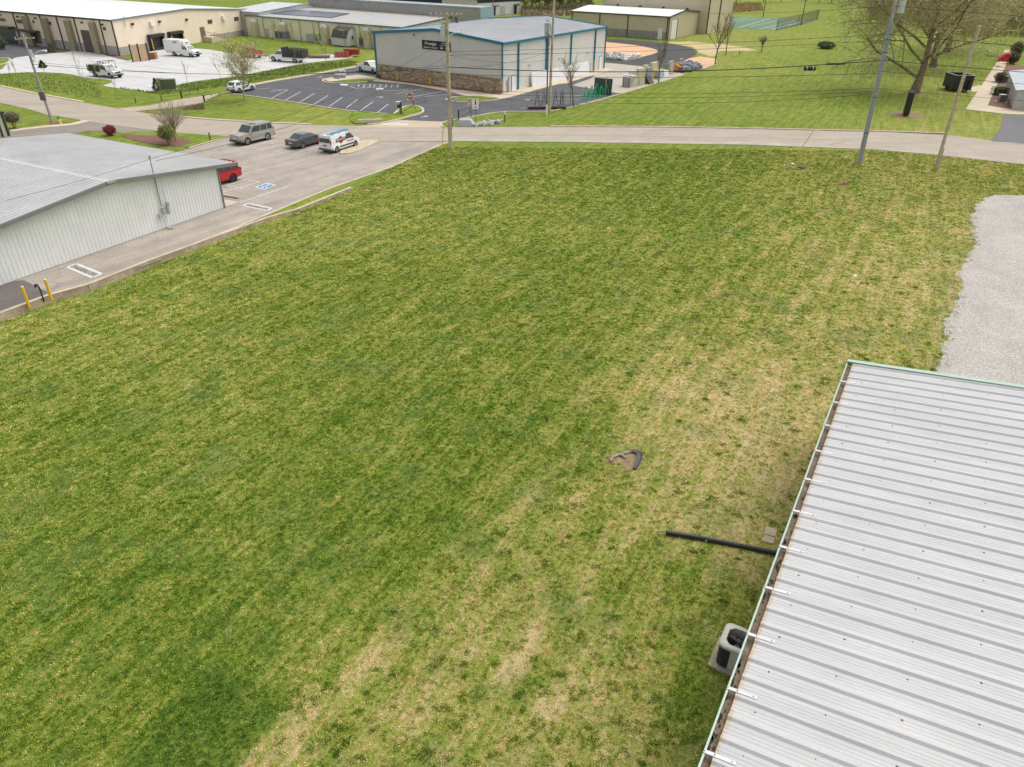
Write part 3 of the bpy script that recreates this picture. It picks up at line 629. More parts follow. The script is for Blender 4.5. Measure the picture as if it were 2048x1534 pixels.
bb.line('corner_trim', [(-0.08, 26.64, 0.1), (-0.08, 26.64, 7.0)], 0.26, 0.26, bt); bb.line('corner_trim', [(33.95, -0.06, 0), (33.95, -0.06, 7.0)], 0.24, 0.24, bt)
for x, zb in ((4.3, 0.1), (12.7, 0), (20.9, 0), (29.7, 0)): bb.line('downspout', [(x, -0.14, zb), (x, -0.14, 7.0)], 0.30, 0.16, bt)
bb.line('stone_cap', [(-0.22, -0.1, 2.13), (-0.22, 26.7, 2.17)], 0.26, 0.09, M('stone_cap', (0.40,0.33,0.24), 0.85))
# stone veneer laid in courses
mbS = MB(); rr = random.Random(4); z = 0.0
while z < 2.08:
    h = rr.choice([0.13, 0.2, 0.27]); h = min(h, 2.09-z); y = -0.1
    while y < 26.7:
        w_ = rr.uniform(0.25, 0.75); y1 = min(y+w_, 26.72); d = rr.uniform(0.12, 0.19)
        mbS.hexa([bb.pt(-d, y+.012, z+.012), bb.pt(-d, y1-.012, z+.012), bb.pt(-0.02, y1-.012, z+.012), bb.pt(-0.02, y+.012, z+.012),
                  bb.pt(-d, y+.012, z+h-.012), bb.pt(-d, y1-.012, z+h-.012), bb.pt(-0.02, y1-.012, z+h-.012), bb.pt(-0.02, y+.012, z+h-.012)]); y = y1
    z += h
mbS.build('stone_veneer', M('field_stone', (0.42, 0.335, 0.225), 0.9, 0, 0.2, 3, 0.15, 12, island=0.42), bb.t, kind='stuff')
bb.wallbox('u0', -0.1, 26.7, 0, 2.1, 0.0, 0.10, 'mortar_wall', M('mortar', (0.20,0.165,0.12), 0.95))
bb.wallbox('v0', -0.12, 0.1, 0, 2.1, 0.0, 0.14, 'stone_return', M('field_stone', (0.3,0.2,0.1)))
dr = bb.wallbox('v0', 2.55, 3.6, 0.02, 2.25, 0.06, 0.10, 'door', white); bb.wallbox('v0', 2.47, 3.68, 0.01, 2.33, 0.0, 0.07, 'door_frame', bt, dr)
dr = bb.wallbox('v0', 31.9, 32.9, 0.02, 2.25, 0.06, 0.10, 'door', white); bb.wallbox('v0', 31.82, 32.98, 0.01, 2.33, 0.0, 0.07, 'door_frame', bt, dr)
mx = bb.wallbox('v0', 1.15, 1.5, 1.0, 1.75, 0.06, 0.3, 'meter_box', galv); bb.wallbox('v0', 1.55, 1.72, 0.0, 2.2, 0.06, 0.2, 'conduit', galv); bb.wallbox('v0', 1.25, 1.38, 0.0, 1.0, 0.06, 0.2, 'conduit', galv)
for s_ in (22.9, 24.3, 25.7): bb.wallbox('u0', s_-0.1, s_+0.1, 3.15, 3.35, 0.05, 0.2, 'wall_light', white)
for x in (7.6, 17.0, 27.0): bb.wallbox('v0', x-0.15, x+0.15, 3.2, 3.4, 0.05, 0.25, 'wall_light', galv)
bb.wallbox('u0', 17.5, 17.6, 7.1, 7.4, 0.1, 0.25, 'bracket', dark)
# sign board on the gable
sg = bb.wallbox('u0', 10.05, 15.95, 0, 1, 0.06, 0.12, 'sign_board', M('black_sign_face', (0.012,0.013,0.016), 0.35))
me_ = sg.data; s0z = [5.3, 6.6]
for vtx in me_.vertices: vtx.co.z = s0z[0] if vtx.co.z < 0.5 else s0z[1]
def gsign(y, z): return Vector(bb.pt(-0.125, y, z))
xd = -bb.v; yd = Vector((0, 0, 1))
text('Prestige', 0.62, white, sg, (gsign(14.2, 6.15), xd, yd), bold=0.006, shear=0.35, width=2.5)
text('Marble & Granite', 0.3, M('pale_pink_lettering', (0.75,0.6,0.62), 0.5), sg, (gsign(14.1, 5.58), xd, yd), bold=0.008, width=2.9)
text('864', 0.42, M('pale_blue_lettering', (0.5,0.68,0.8), 0.5), sg, (gsign(11.85, 5.62), xd, yd), bold=0.012)
mb = MB()
def gbar(y0, y1, z0, z1): mb.hexa([gsign(y0,z0), gsign(y1,z0), gsign(y1,z0)-bb.u*0.006, gsign(y0,z0)-bb.u*0.006, gsign(y0,z1), gsign(y1,z1), gsign(y1,z1)-bb.u*0.006, gsign(y0,z1)-bb.u*0.006])
for (a_, b_, c_, d_) in [(11.3,11.9,6.28,6.38),(10.2,11.0,6.28,6.36),(11.1,11.2,6.0,6.45),(11.3,12.2,5.95,6.02),(10.2,10.9,5.9,5.95),(10.2,11.1,5.6,5.75),(10.2,10.95,5.45,5.5)]: gbar(a_, b_, c_, d_)
mb.build('sign_print', M('pale_blue_lettering', (0.5,0.68,0.8)), sg)

# --- cream precast warehouse with docks
pc = M('peach_cream_panel', (0.82, 0.69, 0.54), 0.7, 0, 0.05, 0.6, 0.05, 6); blk = M('grey_block', (0.36, 0.33, 0.30), 0.9, 0, 0.15, 1, 0.15, 4)
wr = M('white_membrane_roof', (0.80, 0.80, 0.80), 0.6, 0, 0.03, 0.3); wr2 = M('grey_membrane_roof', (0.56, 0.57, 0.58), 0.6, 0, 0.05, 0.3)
brn = M('bronze_trim', (0.045, 0.035, 0.033), 0.5); olive = M('olive_pilaster', (0.30, 0.265, 0.17), 0.7, 0, 0.1, 1, 0.1, 8)
A2 = P(239.6, 111.8); B2 = P(506, 67); S2 = P(0, 83)
cw = Shed('peach_warehouse', 'long peach coloured warehouse with white roof and two loading docks', A2, (S2-A2).normalized(), (B2-A2).normalized(), 95, 47.5, 6.48, 5.55, 23.0, 7.1)
sk = 1.5
def pbays(which, edges, mat, zb, zt=None):
    for a_, b_ in zip(edges, edges[1:]):
        mb = MB(); nn = 6
        for k in range(nn):
            q0 = a_+(b_-a_)*k/nn; q1 = a_+(b_-a_)*(k+1)/nn
            if which == 'u0': mb.add([cw.pt(0, q0, zb), cw.pt(0, q1, zb), cw.pt(0, q1, cw.top(q1)), cw.pt(0, q0, cw.top(q0))], [(0, 1, 2, 3)])
            else: mb.add([cw.pt(q0, 0, zb), cw.pt(q1, 0, zb), cw.pt(q1, 0, cw.e0), cw.pt(q0, 0, cw.e0)], [(0, 1, 2, 3)])
        mb.build('wall_panel', mat, cw.t)
pbays('u0', [0, 23.0, 47.5], pc, 0.0)
be = [0, 3.9, 12.7, 19.0, 25.2, 30.5, 35.7, 42, 50, 60, 75, 95]; pbays('v0', be, pc, 0.0)
cw.wallbox('u0', -0.05, 6.6, 0, 1.55, 0.0, 0.08, 'block_base', blk); cw.wallbox('u0', 29.2, 47.5, 0, 1.15, 0.0, 0.08, 'block_base', blk)
for a_, b_ in ((0.0, 8.4), (11.6, 37), (44, 95)): cw.wallbox('v0', a_, b_, 0, 1.7, 0.0, 0.08, 'block_base', blk)
for i, x in enumerate(be[1:7]): cw.line('downspout', [(x, -0.12, 0), (x, -0.12, 6.4)], 0.22, 0.14, brn)
cw.line('corner_trim', [(-0.08, -0.05, 0), (-0.08, -0.05, 6.4)], 0.24, 0.2, brn); cw.line('corner_trim', [(-0.08, 47.5, 0), (-0.08, 47.5, 5.5)], 0.24, 0.2, brn)
cw.line('eave_trim', [(-0.1, -0.15, 6.45), (95, -0.15, 6.45)], 0.2, 0.3, brn); cw.line('rake_trim', [(-0.15, 0, 6.5), (-0.15, 23, 7.1), (-0.15, 47.6, 5.57)], 0.2, 0.28, M('grey_parapet_trim', (0.22,0.22,0.23), 0.5))
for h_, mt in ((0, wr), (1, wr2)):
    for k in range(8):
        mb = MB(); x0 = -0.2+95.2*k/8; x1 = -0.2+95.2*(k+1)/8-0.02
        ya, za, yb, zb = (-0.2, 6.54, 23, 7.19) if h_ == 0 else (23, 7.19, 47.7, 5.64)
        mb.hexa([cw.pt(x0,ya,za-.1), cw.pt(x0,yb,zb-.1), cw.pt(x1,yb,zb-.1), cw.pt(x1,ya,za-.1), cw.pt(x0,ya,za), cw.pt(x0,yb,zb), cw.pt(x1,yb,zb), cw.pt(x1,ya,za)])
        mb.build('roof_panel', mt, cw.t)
for (px, py) in ((51,31),(90,35.5),(136,40),(185,44)):
    s_, z = on_wall(A2, S2, px, py); cw.wallbox('v0', s_-0.9, s_+0.7, 0, z, 0.085, 0.9, 'pilaster', olive)
gl = mat_glass('dark_window', (0.05, 0.06, 0.055))
for (x0, y0, x1, y1, pn) in ((32,37.5,48,48.5,3),(-4,34.5,12,44,3)):
    s1_, z1_ = on_wall(A2, S2, x0, y0); s2_, z2_ = on_wall(A2, S2, x1, y1); window(cw, 'v0', min(s1_,s2_), max(s1_,s2_), z2_+0.2, z1_-0.2, brn, gl, pn)
for (x0, y0, x1, y1) in ((65,41,69,46),(98,44,103,49),(133,47.5,135.5,52),(206,54.5,212,60)):
    s1_, z1_ = on_wall(A2, S2, x0, y0); s2_, z2_ = on_wall(A2, S2, x1, y1); window(cw, 'v0', min(s1_,s2_), max(s1_,s2_), z2_, z1_, brn, gl)
for (px, py) in ((1,29.5),(36,33),(71,36),(164.5,45),(205.5,49)):
    s_, z = on_wall(A2, S2, px, py); cw.wallbox('v0', s_-0.25, s_+0.25, z-0.15, z+0.15, 0.09, 0.4, 'wall_light', brn)
dr = cw.wallbox('v0', 8.5, 11.4, 0.02, 4.2, 0.03, 0.12, 'overhead_door', M('brown_door', (0.10,0.075,0.065), 0.6, 0, 0.1, 4))
for k in range(8): cw.wallbox('v0', 8.5, 11.4, 0.5+0.46*k, 0.53+0.46*k, 0.121, 0.14, 'door_rib', brn, dr)
ed = cw.wallbox('v0', 6.9, 7.7, 0.02, 2.2, 0.09, 0.14, 'door', brn); cw.wallbox('v0', 7.05, 7.55, 1.2, 2.0, 0.141, 0.15, 'pane', M('pale_notice', (0.5,0.5,0.5)), ed)
cw.wallbox('v0', 37.2, 43.8, 0.02, 3.0, 0.03, 0.1, 'shop_front', gl); cw.wallbox('v0', 36.5, 44.5, 3.1, 3.5, 0.05, 2.2, 'canopy', brn)
cw.wallbox('v0', 27.0, 36, 2.9, 3.2, 0.09, 1.6, 'canopy', brn); window(cw, 'v0', 27.3, 30.6, 0.6, 2.7, brn, gl, 3)
for (px, py) in ((264,48),(318,43.2),(372.5,39)):
    s_, z = on_wall(A2, B2, px, py); cw.wallbox('u0', s_-0.35, s_+0.35, z-0.2, z+0.2, 0.02, 0.35, 'wall_light', brn)
for (px, py) in ((302.5,47),(446,35)):
    s_, z = on_wall(A2, B2, px, py); cw.wallbox('u0', s_-0.55, s_+0.55, z-0.45, z+0.45, 0.02, 0.55, 'wall_fan', white)
for (px, py, qx, qy) in ((415,40.5,424.5,46),(468,35,477,40.5)):
    s1_, z1_ = on_wall(A2, B2, px, py); s2_, z2_ = on_wall(A2, B2, qx, qy); window(cw, 'u0', s1_, s2_, z2_, z1_, brn, gl)
s1_, z1_ = on_wall(A2, B2, 402, 70); cw.wallbox('u0', s1_, s1_+1.6, 1.0, 3.1, 0.03, 0.1, 'door', M('taupe_door', (0.14,0.115,0.10), 0.6))
for (xl, xr, yt) in ((293,322,71),(334,360,66.5)):
    s1_, z1_ = on_wall(A2, B2, xl, yt); s2_, _ = on_wall(A2, B2, xr, yt-3.5)
    sh_ = cw.wallbox('u0', s1_, s2_, 2.6, 3.1, 0.05, 1.3, 'dock_canopy', M('black_dock_foam', (0.03,0.032,0.036), 0.8))
    dk = cw.wallbox('u0', s1_+0.5, s2_-0.4, 0.05, 2.6, 0.02, 0.06, 'dock_door', M('dark_brown_dock_door', (0.07,0.055,0.05), 0.7))
    for q0, q1 in ((s1_, s1_+0.5), (s2_-0.4, s2_)):
        pd = cw.wallbox('u0', q0, q1, 0.05, 2.6, 0.05, 1.1, 'dock_seal', MATS['black_dock_foam'])
        cw.wallbox('u0', (q0+q1)/2-0.09, (q0+q1)/2+0.09, 0.3, 2.4, 1.101, 1.16, 'yellow_guide', yellowp, pd)
    cw.wallbox('u0', s1_+0.8, s2_-0.7, 0.05, 0.5, 0.06, 0.9, 'dock_leveller', dark)
cw.wallbox('u0', 6.6, 19.5, 0, 0.06, 0.0, 0.05, 'dock_wall_base', conc)
for (px, py) in ((52,17),(242,31)):
    q = P(px, py+20, 6); mb = MB()
st = thing('dock_stairs', 'concrete stairs with black handrail below warehouse side door', 'stairs', A2+Vector(cw.pt(-0.1, 27.5, 0))-Vector((0,0,0)))
def cwp(x, y, z): return Vector(cw.pt(x, y, z))-Vector(cw.pt(-0.1, 27.5, 0))
for k in range(6):
    mb = MB(); x0, x1 = -0.15, -3.2; y0 = 27.0+0.62*k+(1.6 if k else 0); y1 = 27.0+0.62*(k+1)+1.6; z1 = 1.1-0.18*k
    mb.hexa([cwp(x0,y0,0), cwp(x1,y0,0), cwp(x1,y1,0), cwp(x0,y1,0), cwp(x0,y0,z1), cwp(x1,y0,z1), cwp(x1,y1,z1), cwp(x0,y1,z1)]); mb.build('step', walkm, st)
mb = MB()
for x in (-0.25, -3.1):
    mb.tube([cwp(x,28.4,2.1), cwp(x,32.2,1.0)], 0.04, 5)
    for q in (0, .5, 1): mb.tube([cwp(x,28.4+3.8*q,2.1-1.1*q), cwp(x,28.4+3.8*q,1.1-1.0*q)], 0.03, 4)
mb.build('handrail', brn, st)
st2 = [tag(bpy.data.objects.new('flue_pipe', None), '', '')][0]; bpy.data.objects.remove(st2)
for (px0, py0, px1, py1, lab) in ((242,30,247,55,'slim grey conduit pole rising by warehouse corner eave'),):
    s1_, z1_ = on_wall(A2, B2, px0, py0); s2_, z2_ = on_wall(A2, B2, px1, py1); mb = MB(); mb.tube([cw.pt(-0.3, s1_+0.3, z2_), cw.pt(-0.3, s1_+0.3, z1_)], 0.08, 6); mb.build('vent_pipe', galv, cw.t)
# timber fence panels and wood stack by the dock
tf = thing('timber_gate', 'new timber gate panels beside the loading dock', 'gate', P(262, 124))
a, b = P(267,124), P(299,121)
for k in range(10):
    mb = MB(); p0 = a.lerp(b, k/10+0.004)-P(262,124); p1 = a.lerp(b, (k+1)/10-0.004)-P(262,124); d = (b-a).normalized(); q = Vector((-d.y, d.x, 0))*0.08
    mb.hexa([p0-q, p1-q, p1+q, p0+q, p0-q+Vector((0,0,3.0)), p1-q+Vector((0,0,3.0)), p1+q+Vector((0,0,3.0)), p0+q+Vector((0,0,3.0))]); mb.build('board', woodn, tf)
mb = MB()
for t in (-0.01, 0.47, 1.01):
    p0 = a.lerp(b, t)-P(262,124); mb.box(p0.x-.1, p0.x+.1, p0.y-.2, p0.y+.2, 0, 3.1)
mb.build('post', dark, tf)
pl = thing('timber_stack', 'low stack of reddish timber pallets beside the timber gate', 'timber stack', P(302, 118))
for k in range(5):
    mb = MB(); mb.box(-1.1, 1.2, -0.7, 0.7, k*0.26, k*0.26+0.17); mb.build('pallet', M('reddish_wood', (0.36,0.20,0.10), 0.8, 0, 0.2, 3), pl)

# --- long beige building behind
bg_ = M('beige_sheet', (0.80, 0.75, 0.56), 0.6, 0, 0.07, 0.3, 0.05, 4); tr_ = M('teal_grey_trim', (0.09, 0.15, 0.17), 0.5)
A3 = P(507, 72); B3 = P(748, 96); u3 = (B3-A3).normalized(); v3 = Vector((-u3.y, u3.x, 0)); L3 = 50.1
be3 = Shed('beige_plant', 'very long beige metal building with solar panels on its roof', A3-u3*2, u3, v3, L3+2, 26, 4.6, 4.6, 25.8, 6.2)
rf3 = M('dull_grey_roof', (0.40, 0.395, 0.375), 0.6, 0, 0.06, 0.2, 0.05, 3)
for k in range(8):
    a_ = (L3+2)*k/8; be3.side('v0', 0, bg_, rng_=(a_, (L3+2)*(k+1)/8-0.08), pw=6.4, pitch=0.45)
    be3.line('downspout', [(a_+0.02, -0.1, 0), (a_+0.02, -0.1, 4.5)], 0.14, 0.1, M('khaki_trim', (0.33,0.30,0.2), 0.6))
be3.side('u1', 0, bg_, pw=5.2, pitch=0.6)
be3.roof(rf3, pw=6.5, pitch=0.8, over=0.1, rake=0.1, halves=(0,))
be3.line('eave_gutter', [(-0.1, -0.18, 4.55), (L3+2.1, -0.18, 4.55)], 0.2, 0.26, tr_); be3.line('rake_trim', [(L3+2.12, -0.2, 4.6), (L3+2.12, 26, 6.25)], 0.18, 0.3, tr_)
olv = M('khaki_duct', (0.58,0.52,0.36), 0.7, 0, 0.1, 2)
for (px, py) in ((511,40),(569,46),(652,51),(738,58)):
    s_, z = on_wall(A3, B3, px, py); o = be3.wallbox('v0', s_+2-0.75, s_+2+0.75, 0.0, z-0.3, 0.1, 1.3, 'wall_duct', olv); be3.wallbox('v0', s_+2-0.7, s_+2+0.7, z-0.3, z+0.2, 0.15, 1.25, 'duct_cap', white, o)
for (px, py, qx, qy) in ((528,57,538,72),(613,67,630,83)):
    s1_, z1_ = on_wall(A3, B3, px, py); s2_, z2_ = on_wall(A3, B3, qx, qy); be3.wallbox('v0', s1_+2, s2_+2, 0.02, z1_, 0.03, 0.14, 'door', M('grey_door', (0.42,0.43,0.42), 0.6))
# solar array
sa = thing('solar_array', 'dark blue grey solar array on the beige plant roof', 'solar panels', (0, 0, 0))
pv = M('solar_glass', (0.105, 0.115, 0.15), 0.25, 0.2, 0.15, 1.5, 0.1, 10)
def roofpt(px, py):
    # intersect sight line with the front roof slope
    sl3 = (6.2-4.6)/25.8; d = ray(px, py); o = np.array([0, 0, CAMH]); nn = np.array([-v3.x*sl3, -v3.y*sl3, 1.0]); p0 = np.array([be3.O.x, be3.O.y, 4.6+0.18])
    t = ((p0-o)@nn)/(d@nn); return Vector(o+d*t)
c = [roofpt(499, 24), roofpt(662, 35), roofpt(699, 27), roofpt(521, 14.5)]
NP, NR = 24, 4; first = None
for i in range(NP):
    for j in range(NR):
        q = lambda a_, b_: (c[0].lerp(c[1], a_)).lerp(c[3].lerp(c[2], a_), b_)
        pp = [q((i+.03)/NP, (j+.02)/NR), q((i+.97)/NP, (j+.02)/NR), q((i+.97)/NP, (j+.98)/NR), q((i+.03)/NP, (j+.98)/NR)]
        mb = MB(); mb.hexa([p_ for p_ in pp]+[p_+Vector((0,0,0.06)) for p_ in pp]); mb.build('panel', pv, sa)
mb = MB()
for j in range(NR+1): mb.bar(q(0, j/NR)-Vector((0,0,.05)), q(1, j/NR)-Vector((0,0,.05)), 0.06, 0.08)
mb.build('rail', galv, sa)
# raised ribbed hall behind the beige plant
hb = Shed('ribbed_hall', 'taller grey ribbed hall with pale blue corner behind the beige plant', roofpt(617, 11)*1.0, (0, 0), (0, 0), 1, 1, 1, 1, 1, 1)
a4 = P(617, 12, 5.9); b4 = P(961, 36, 5.9); hb.O = Vector((a4.x, a4.y, 0)); hb.t.location = hb.O
hb.u = (b4-a4).normalized(); hb.u.z = 0; hb.u.normalize(); hb.v = Vector((-hb.u.y, hb.u.x, 0)); hb.L = (b4-a4).length; hb.W = 5; hb.e0 = hb.e1 = 7.9; hb.rp = 2.5; hb.rh = 8.0
gmst = M('galvalume_wall', (0.40, 0.385, 0.35), 0.6, 0, 0.1, 0.5, 0.1, 6)
hb.side('v0', 0, gmst, pw=2.9, pitch=0.6, rw_=0.08, rh=0.12); hb.side('u1', 0, M('sky_blue_sheet', (0.28,0.40,0.47), 0.5), pw=2.75, pitch=0.6); hb.side('u0', 0, M('white_grey_sheet', (0.5,0.5,0.5), 0.6), pw=2.75)
hb.roof(M('hall_roof', (0.36,0.365,0.36), 0.6), pw=7, pitch=1.0, over=0.05, rake=0.05); hb.line('eave_gutter', [(0, -0.12, 7.9), (hb.L, -0.12, 7.9)], 0.14, 0.25, M('pale_blue_trim', (0.30,0.42,0.48), 0.5))
# hall seen left of it, pale sloping sheet roof
p1, p2 = P(440, 16, 7), P(617, 3, 7)
h2 = Shed('pale_hall', 'low pale sheet roofed hall between warehouse and the ribbed hall', P(455, 13, 6.2), (hb.u.x, hb.u.y), (hb.v.x, hb.v.y), (P(617,11,6.2)-P(455,13,6.2)).length-8, 28, 5.4, 5.4, 14, 6.6)
h2.side('v0', 0, M('white_grey_sheet', (0.5,0.5,0.5)), pw=3); h2.side('u0', 0, MATS['white_grey_sheet'], pw=3.5); h2.side('u1', 0, MATS['white_grey_sheet'], pw=3.5); h2.roof(M('white_hall_roof', (0.5,0.51,0.51), 0.6), pw=3.5, pitch=0.9)

# --- tan building with block base
tn = M('tan_sheet', (0.60, 0.52, 0.37), 0.6, 0, 0.05, 0.4, 0.04, 6); wr4 = M('bright_white_roof', (0.66, 0.67, 0.69), 0.5, 0, 0.04, 0.4)
A4 = P(1334.6, 80); B4 = P(1145, 22, 5.2); C4 = P(1392.7, 66.8); u4 = Vector((B4.x-A4.x, B4.y-A4.y, 0)).normalized(); v4 = -(C4-A4).normalized()
tb = Shed('tan_warehouse', 'tan metal building with white roof and grey block base', A4, u4, -v4, 28.3, 20, 5.2, 5.25, 9.9, 6.1)
tb.side('v0', 1.75, tn, pw=1.18, pitch=0.4); tb.side('u0', 0.0, tn, pw=1.18, pitch=0.4); tb.side('u1', 0, tn, pw=5, pitch=0.6); tb.side('v1', 0, tn, pw=5, pitch=0.6)
tb.roof(wr4, pw=1.2, pitch=0.4, over=0.15, rake=0.2); tb.wallbox('v0', 0, 28.3, 0, 1.75, 0.0, 0.1, 'block_base', M('split_block', (0.31,0.29,0.26), 0.9, 0, 0.15, 2, 0.3, 3))
tb.line('eave_gutter', [(-0.2, -0.25, 5.15), (28.4, -0.25, 5.15)], 0.2, 0.24, brn); tb.line('rake_trim', [(-0.25, -0.3, 5.2), (-0.25, 9.9, 6.12), (-0.25, 20.2, 5.25)], 0.14, 0.26, brn)
for x in (0.35, 11.3, 19.5, 27.9): tb.line('downspout', [(x, -0.16, 0.1), (x, -0.16, 5.1)], 0.2, 0.14, brn)
tb.line('corner_trim', [(-0.06, -0.04, 0), (-0.06, -0.04, 5.1)], 0.2, 0.2, brn)
dr = tb.wallbox('v0', 1.5, 2.7, 0.02, 2.55, 0.11, 0.16, 'door', white)
dr = tb.wallbox('u0', 1.6, 5.2, 0.02, 4.3, 0.05, 0.12, 'overhead_door', white)
for k in range(7): tb.wallbox('u0', 1.6, 5.2, 0.6*k+0.55, 0.6*k+0.58, 0.121, 0.135, 'door_rib', galv, dr)
tb.wallbox('u0', 5.2, 5.45, 0.0, 4.4, 0.05, 0.2, 'door_jamb', M('maroon_jamb', (0.13,0.05,0.045), 0.6))
# tall tan hall behind
T1 = P(1182, 8, 6); tp_ = thing('tan_hall', 'taller tan hall standing behind the tan building with white roof', 'building', (A4.x, A4.y, 0))
th = Shed('x', 'x', A4, u4, -v4, 32, 20, 9, 9, 10, 9.4); bpy.data.objects.remove(th.t); th.t = tp_
th.u = u4; off = -v4*20.6+u4*-2.5; th.O = A4+off; tp_.location = th.O
th.side('v0', 0, tn, pw=2.0, pitch=0.5); th.side('u0', 0, tn, pw=2.0, pitch=0.5); th.side('u1', 0, tn, pw=5); th.roof(wr4, pw=4, pitch=1.0); 
for y in (0.1, 9.0): th.line('corner_trim', [(-0.1, y, 0), (-0.1, y, 9)], 0.28, 0.28, brn)
for x in (6, 13, 20, 27): th.wallbox('v0', x-0.3, x+0.3, 5.6, 5.95, 0.05, 0.4, 'wall_light', brn)
# --- navy roofed building and white building top centre
nv = M('navy_sheet', (0.022, 0.035, 0.06), 0.5, 0, 0.1, 0.5); na, nb = P(737, 11, 0), P(952, 18, 0)
u5 = (nb-na).normalized(); n5 = Shed('navy_building', 'dark navy ribbed building at the top of the photo', na, (u5.x, u5.y), (-u5.y, u5.x), (nb-na).length, 26, 4.2, 4.2, 13, 5.6)
n5.side('v0', 0, nv, pw=2.6, pitch=0.9, rw_=0.12, rh=0.16); n5.side('u0', 0, nv, pw=5); n5.side('u1', 0, nv, pw=5); n5.roof(M('slate_roof', (0.10,0.105,0.12), 0.5), pw=3, pitch=0.8)
a6, b6 = P(955, 33), P(1042, 27); u6 = (b6-a6).normalized(); w6 = Shed('white_block_building', 'small white building with navy roof band and two canopied doors', a6, (u6.x, u6.y), (-u6.y, u6.x), (b6-a6).length, 18, 4.6, 4.6, 9, 6.2)
w6.side('v0', 0, M('white_wall', (0.62,0.60,0.56), 0.7, 0, 0.05, 1), pw=4, pitch=1.3, rh=0.01, zt=3.8); w6.side('u1', 0, MATS['white_wall'], pw=6); w6.side('u0', 0, MATS['white_wall'], pw=6); w6.side('v0', 3.8, nv, pw=4, pitch=0.7, zt=5.2); w6.roof(nv, pw=4, pitch=1)
Lw = w6.L
for f_ in (0.37, 0.86):
    w6.wallbox('v0', Lw*f_-0.6, Lw*f_+0.6, 0, 2.4, 0.05, 0.12, 'door', brn); w6.wallbox('v0', Lw*f_-0.8, Lw*f_+1.2, 2.7, 2.95, 0.05, 1.2, 'door_canopy', brn)
w6.wallbox('v0', Lw*0.52, Lw*0.62, 0, 2.7, 0.05, 0.12, 'overhead_door', M('grey_door', (0.3,0.3,0.3)))
# --- dark roof and yard buildings top left
a7 = P(-140, 34); b7 = P(26, 30); u7 = (b7-a7).normalized()
d7 = Shed('charcoal_roof_building', 'charcoal roofed building at the top left corner behind the warehouse', P(24, 40), (-u7.x, -u7.y), (u7.y*-1, u7.x), 40, 22, 6.5, 6.5, 11, 8.8)
d7.side('v0', 0, M('white_wall', (0.6,0.6,0.6)), pw=5); d7.side('u0', 0, MATS['white_wall'], pw=5); d7.side('v1', 0, MATS['white_wall'], pw=5); d7.roof(M('charcoal_roof', (0.05,0.055,0.07), 0.7, 0, 0.15, 1), pw=3, pitch=0.9)

# --- near right building with ribbed galvanised roof
EZ = 4.0; N0 = P(1705, 728, EZ); N1 = P(1420, 1534, EZ); uN = (N1-N0).normalized(); vN = Vector((-uN.y, uN.x, 0))
if vN.x < 0: vN = -vN
nbd = Shed('near_metal_building', 'near metal building with ribbed pale roof, green gutter and white straps', N0, uN, vN, 28, 18, EZ, EZ, 9.0+3, EZ+12*0.105)
nbd.W = 24
SP = 1.886; OFF = -0.02
m, n, b = nodes_of('aged_galvalume_roof'); p = pos(n)
lc = nd(n, 'ShaderNodeTexCoord').outputs['Object']
f1 = noise(n, rot_scale(n, p, math.radians(29.8), 0.25, 3.0), 1.0, 5, 0.7); f2 = noise(n, p, 60, 2, 0.8); f3 = noise(n, p, 0.5, 4, 0.6)
cc = ramp(n, f1, [(0.28, (0.40, 0.405, 0.40)), (0.72, (0.51, 0.505, 0.50))]); cc = mix(n, 1.0, cc, ramp(n, f2, [(0.3, (0.93,)*3), (0.7, (1.06,)*3)]), 'MULTIPLY'); cc = mix(n, 1.0, cc, ramp(n, f3, [(0.35, (0.95, 0.955, 0.96)), (0.65, (1.03, 1.02, 1.01))]), 'MULTIPLY')
rust_at = nd(n, 'ShaderNodeAttribute', _attribute_name='edge').outputs['Fac']; rn = noise(n, p, 7.5, 4, 0.7)
rm = mth(n, 'MULTIPLY', mth(n, 'SUBTRACT', mth(n, 'ADD', mth(n, 'MULTIPLY', rust_at, 0.75), mth(n, 'MULTIPLY', rn, 0.75)), 0.88, clamp=True), 5, clamp=True)
cc = mix(n, mth(n, 'MULTIPLY', rm, 0.7), cc, (0.40, 0.27, 0.12))
n.links.new(cc, b.inputs['Base Color']); b.inputs['Roughness'].default_value = 0.6
roof_m = m
nz = 0.105; slope = 0.105
def nroof(x, y, h=0): return nbd.pt(x, y-slope*h, EZ+slope*y+h)
NPAN = 14
prof = []
for k in range(3):
    c_ = SP*(k/3)+0.11
    prof += [(c_-0.105, 0), (c_-0.04, 0.062), (c_+0.04, 0.062), (c_+0.105, 0)]
    for j in range(3):
        q_ = c_+0.105+(SP/3-0.21)*(j+1)/4; prof += [(q_-0.03, 0), (q_-0.012, 0.008), (q_+0.012, 0.008), (q_+0.03, 0)]
prof = [(0.0, 0)]+prof+[(SP-0.004, 0)]
prof = [p_ for p_ in prof if p_[0] < SP]
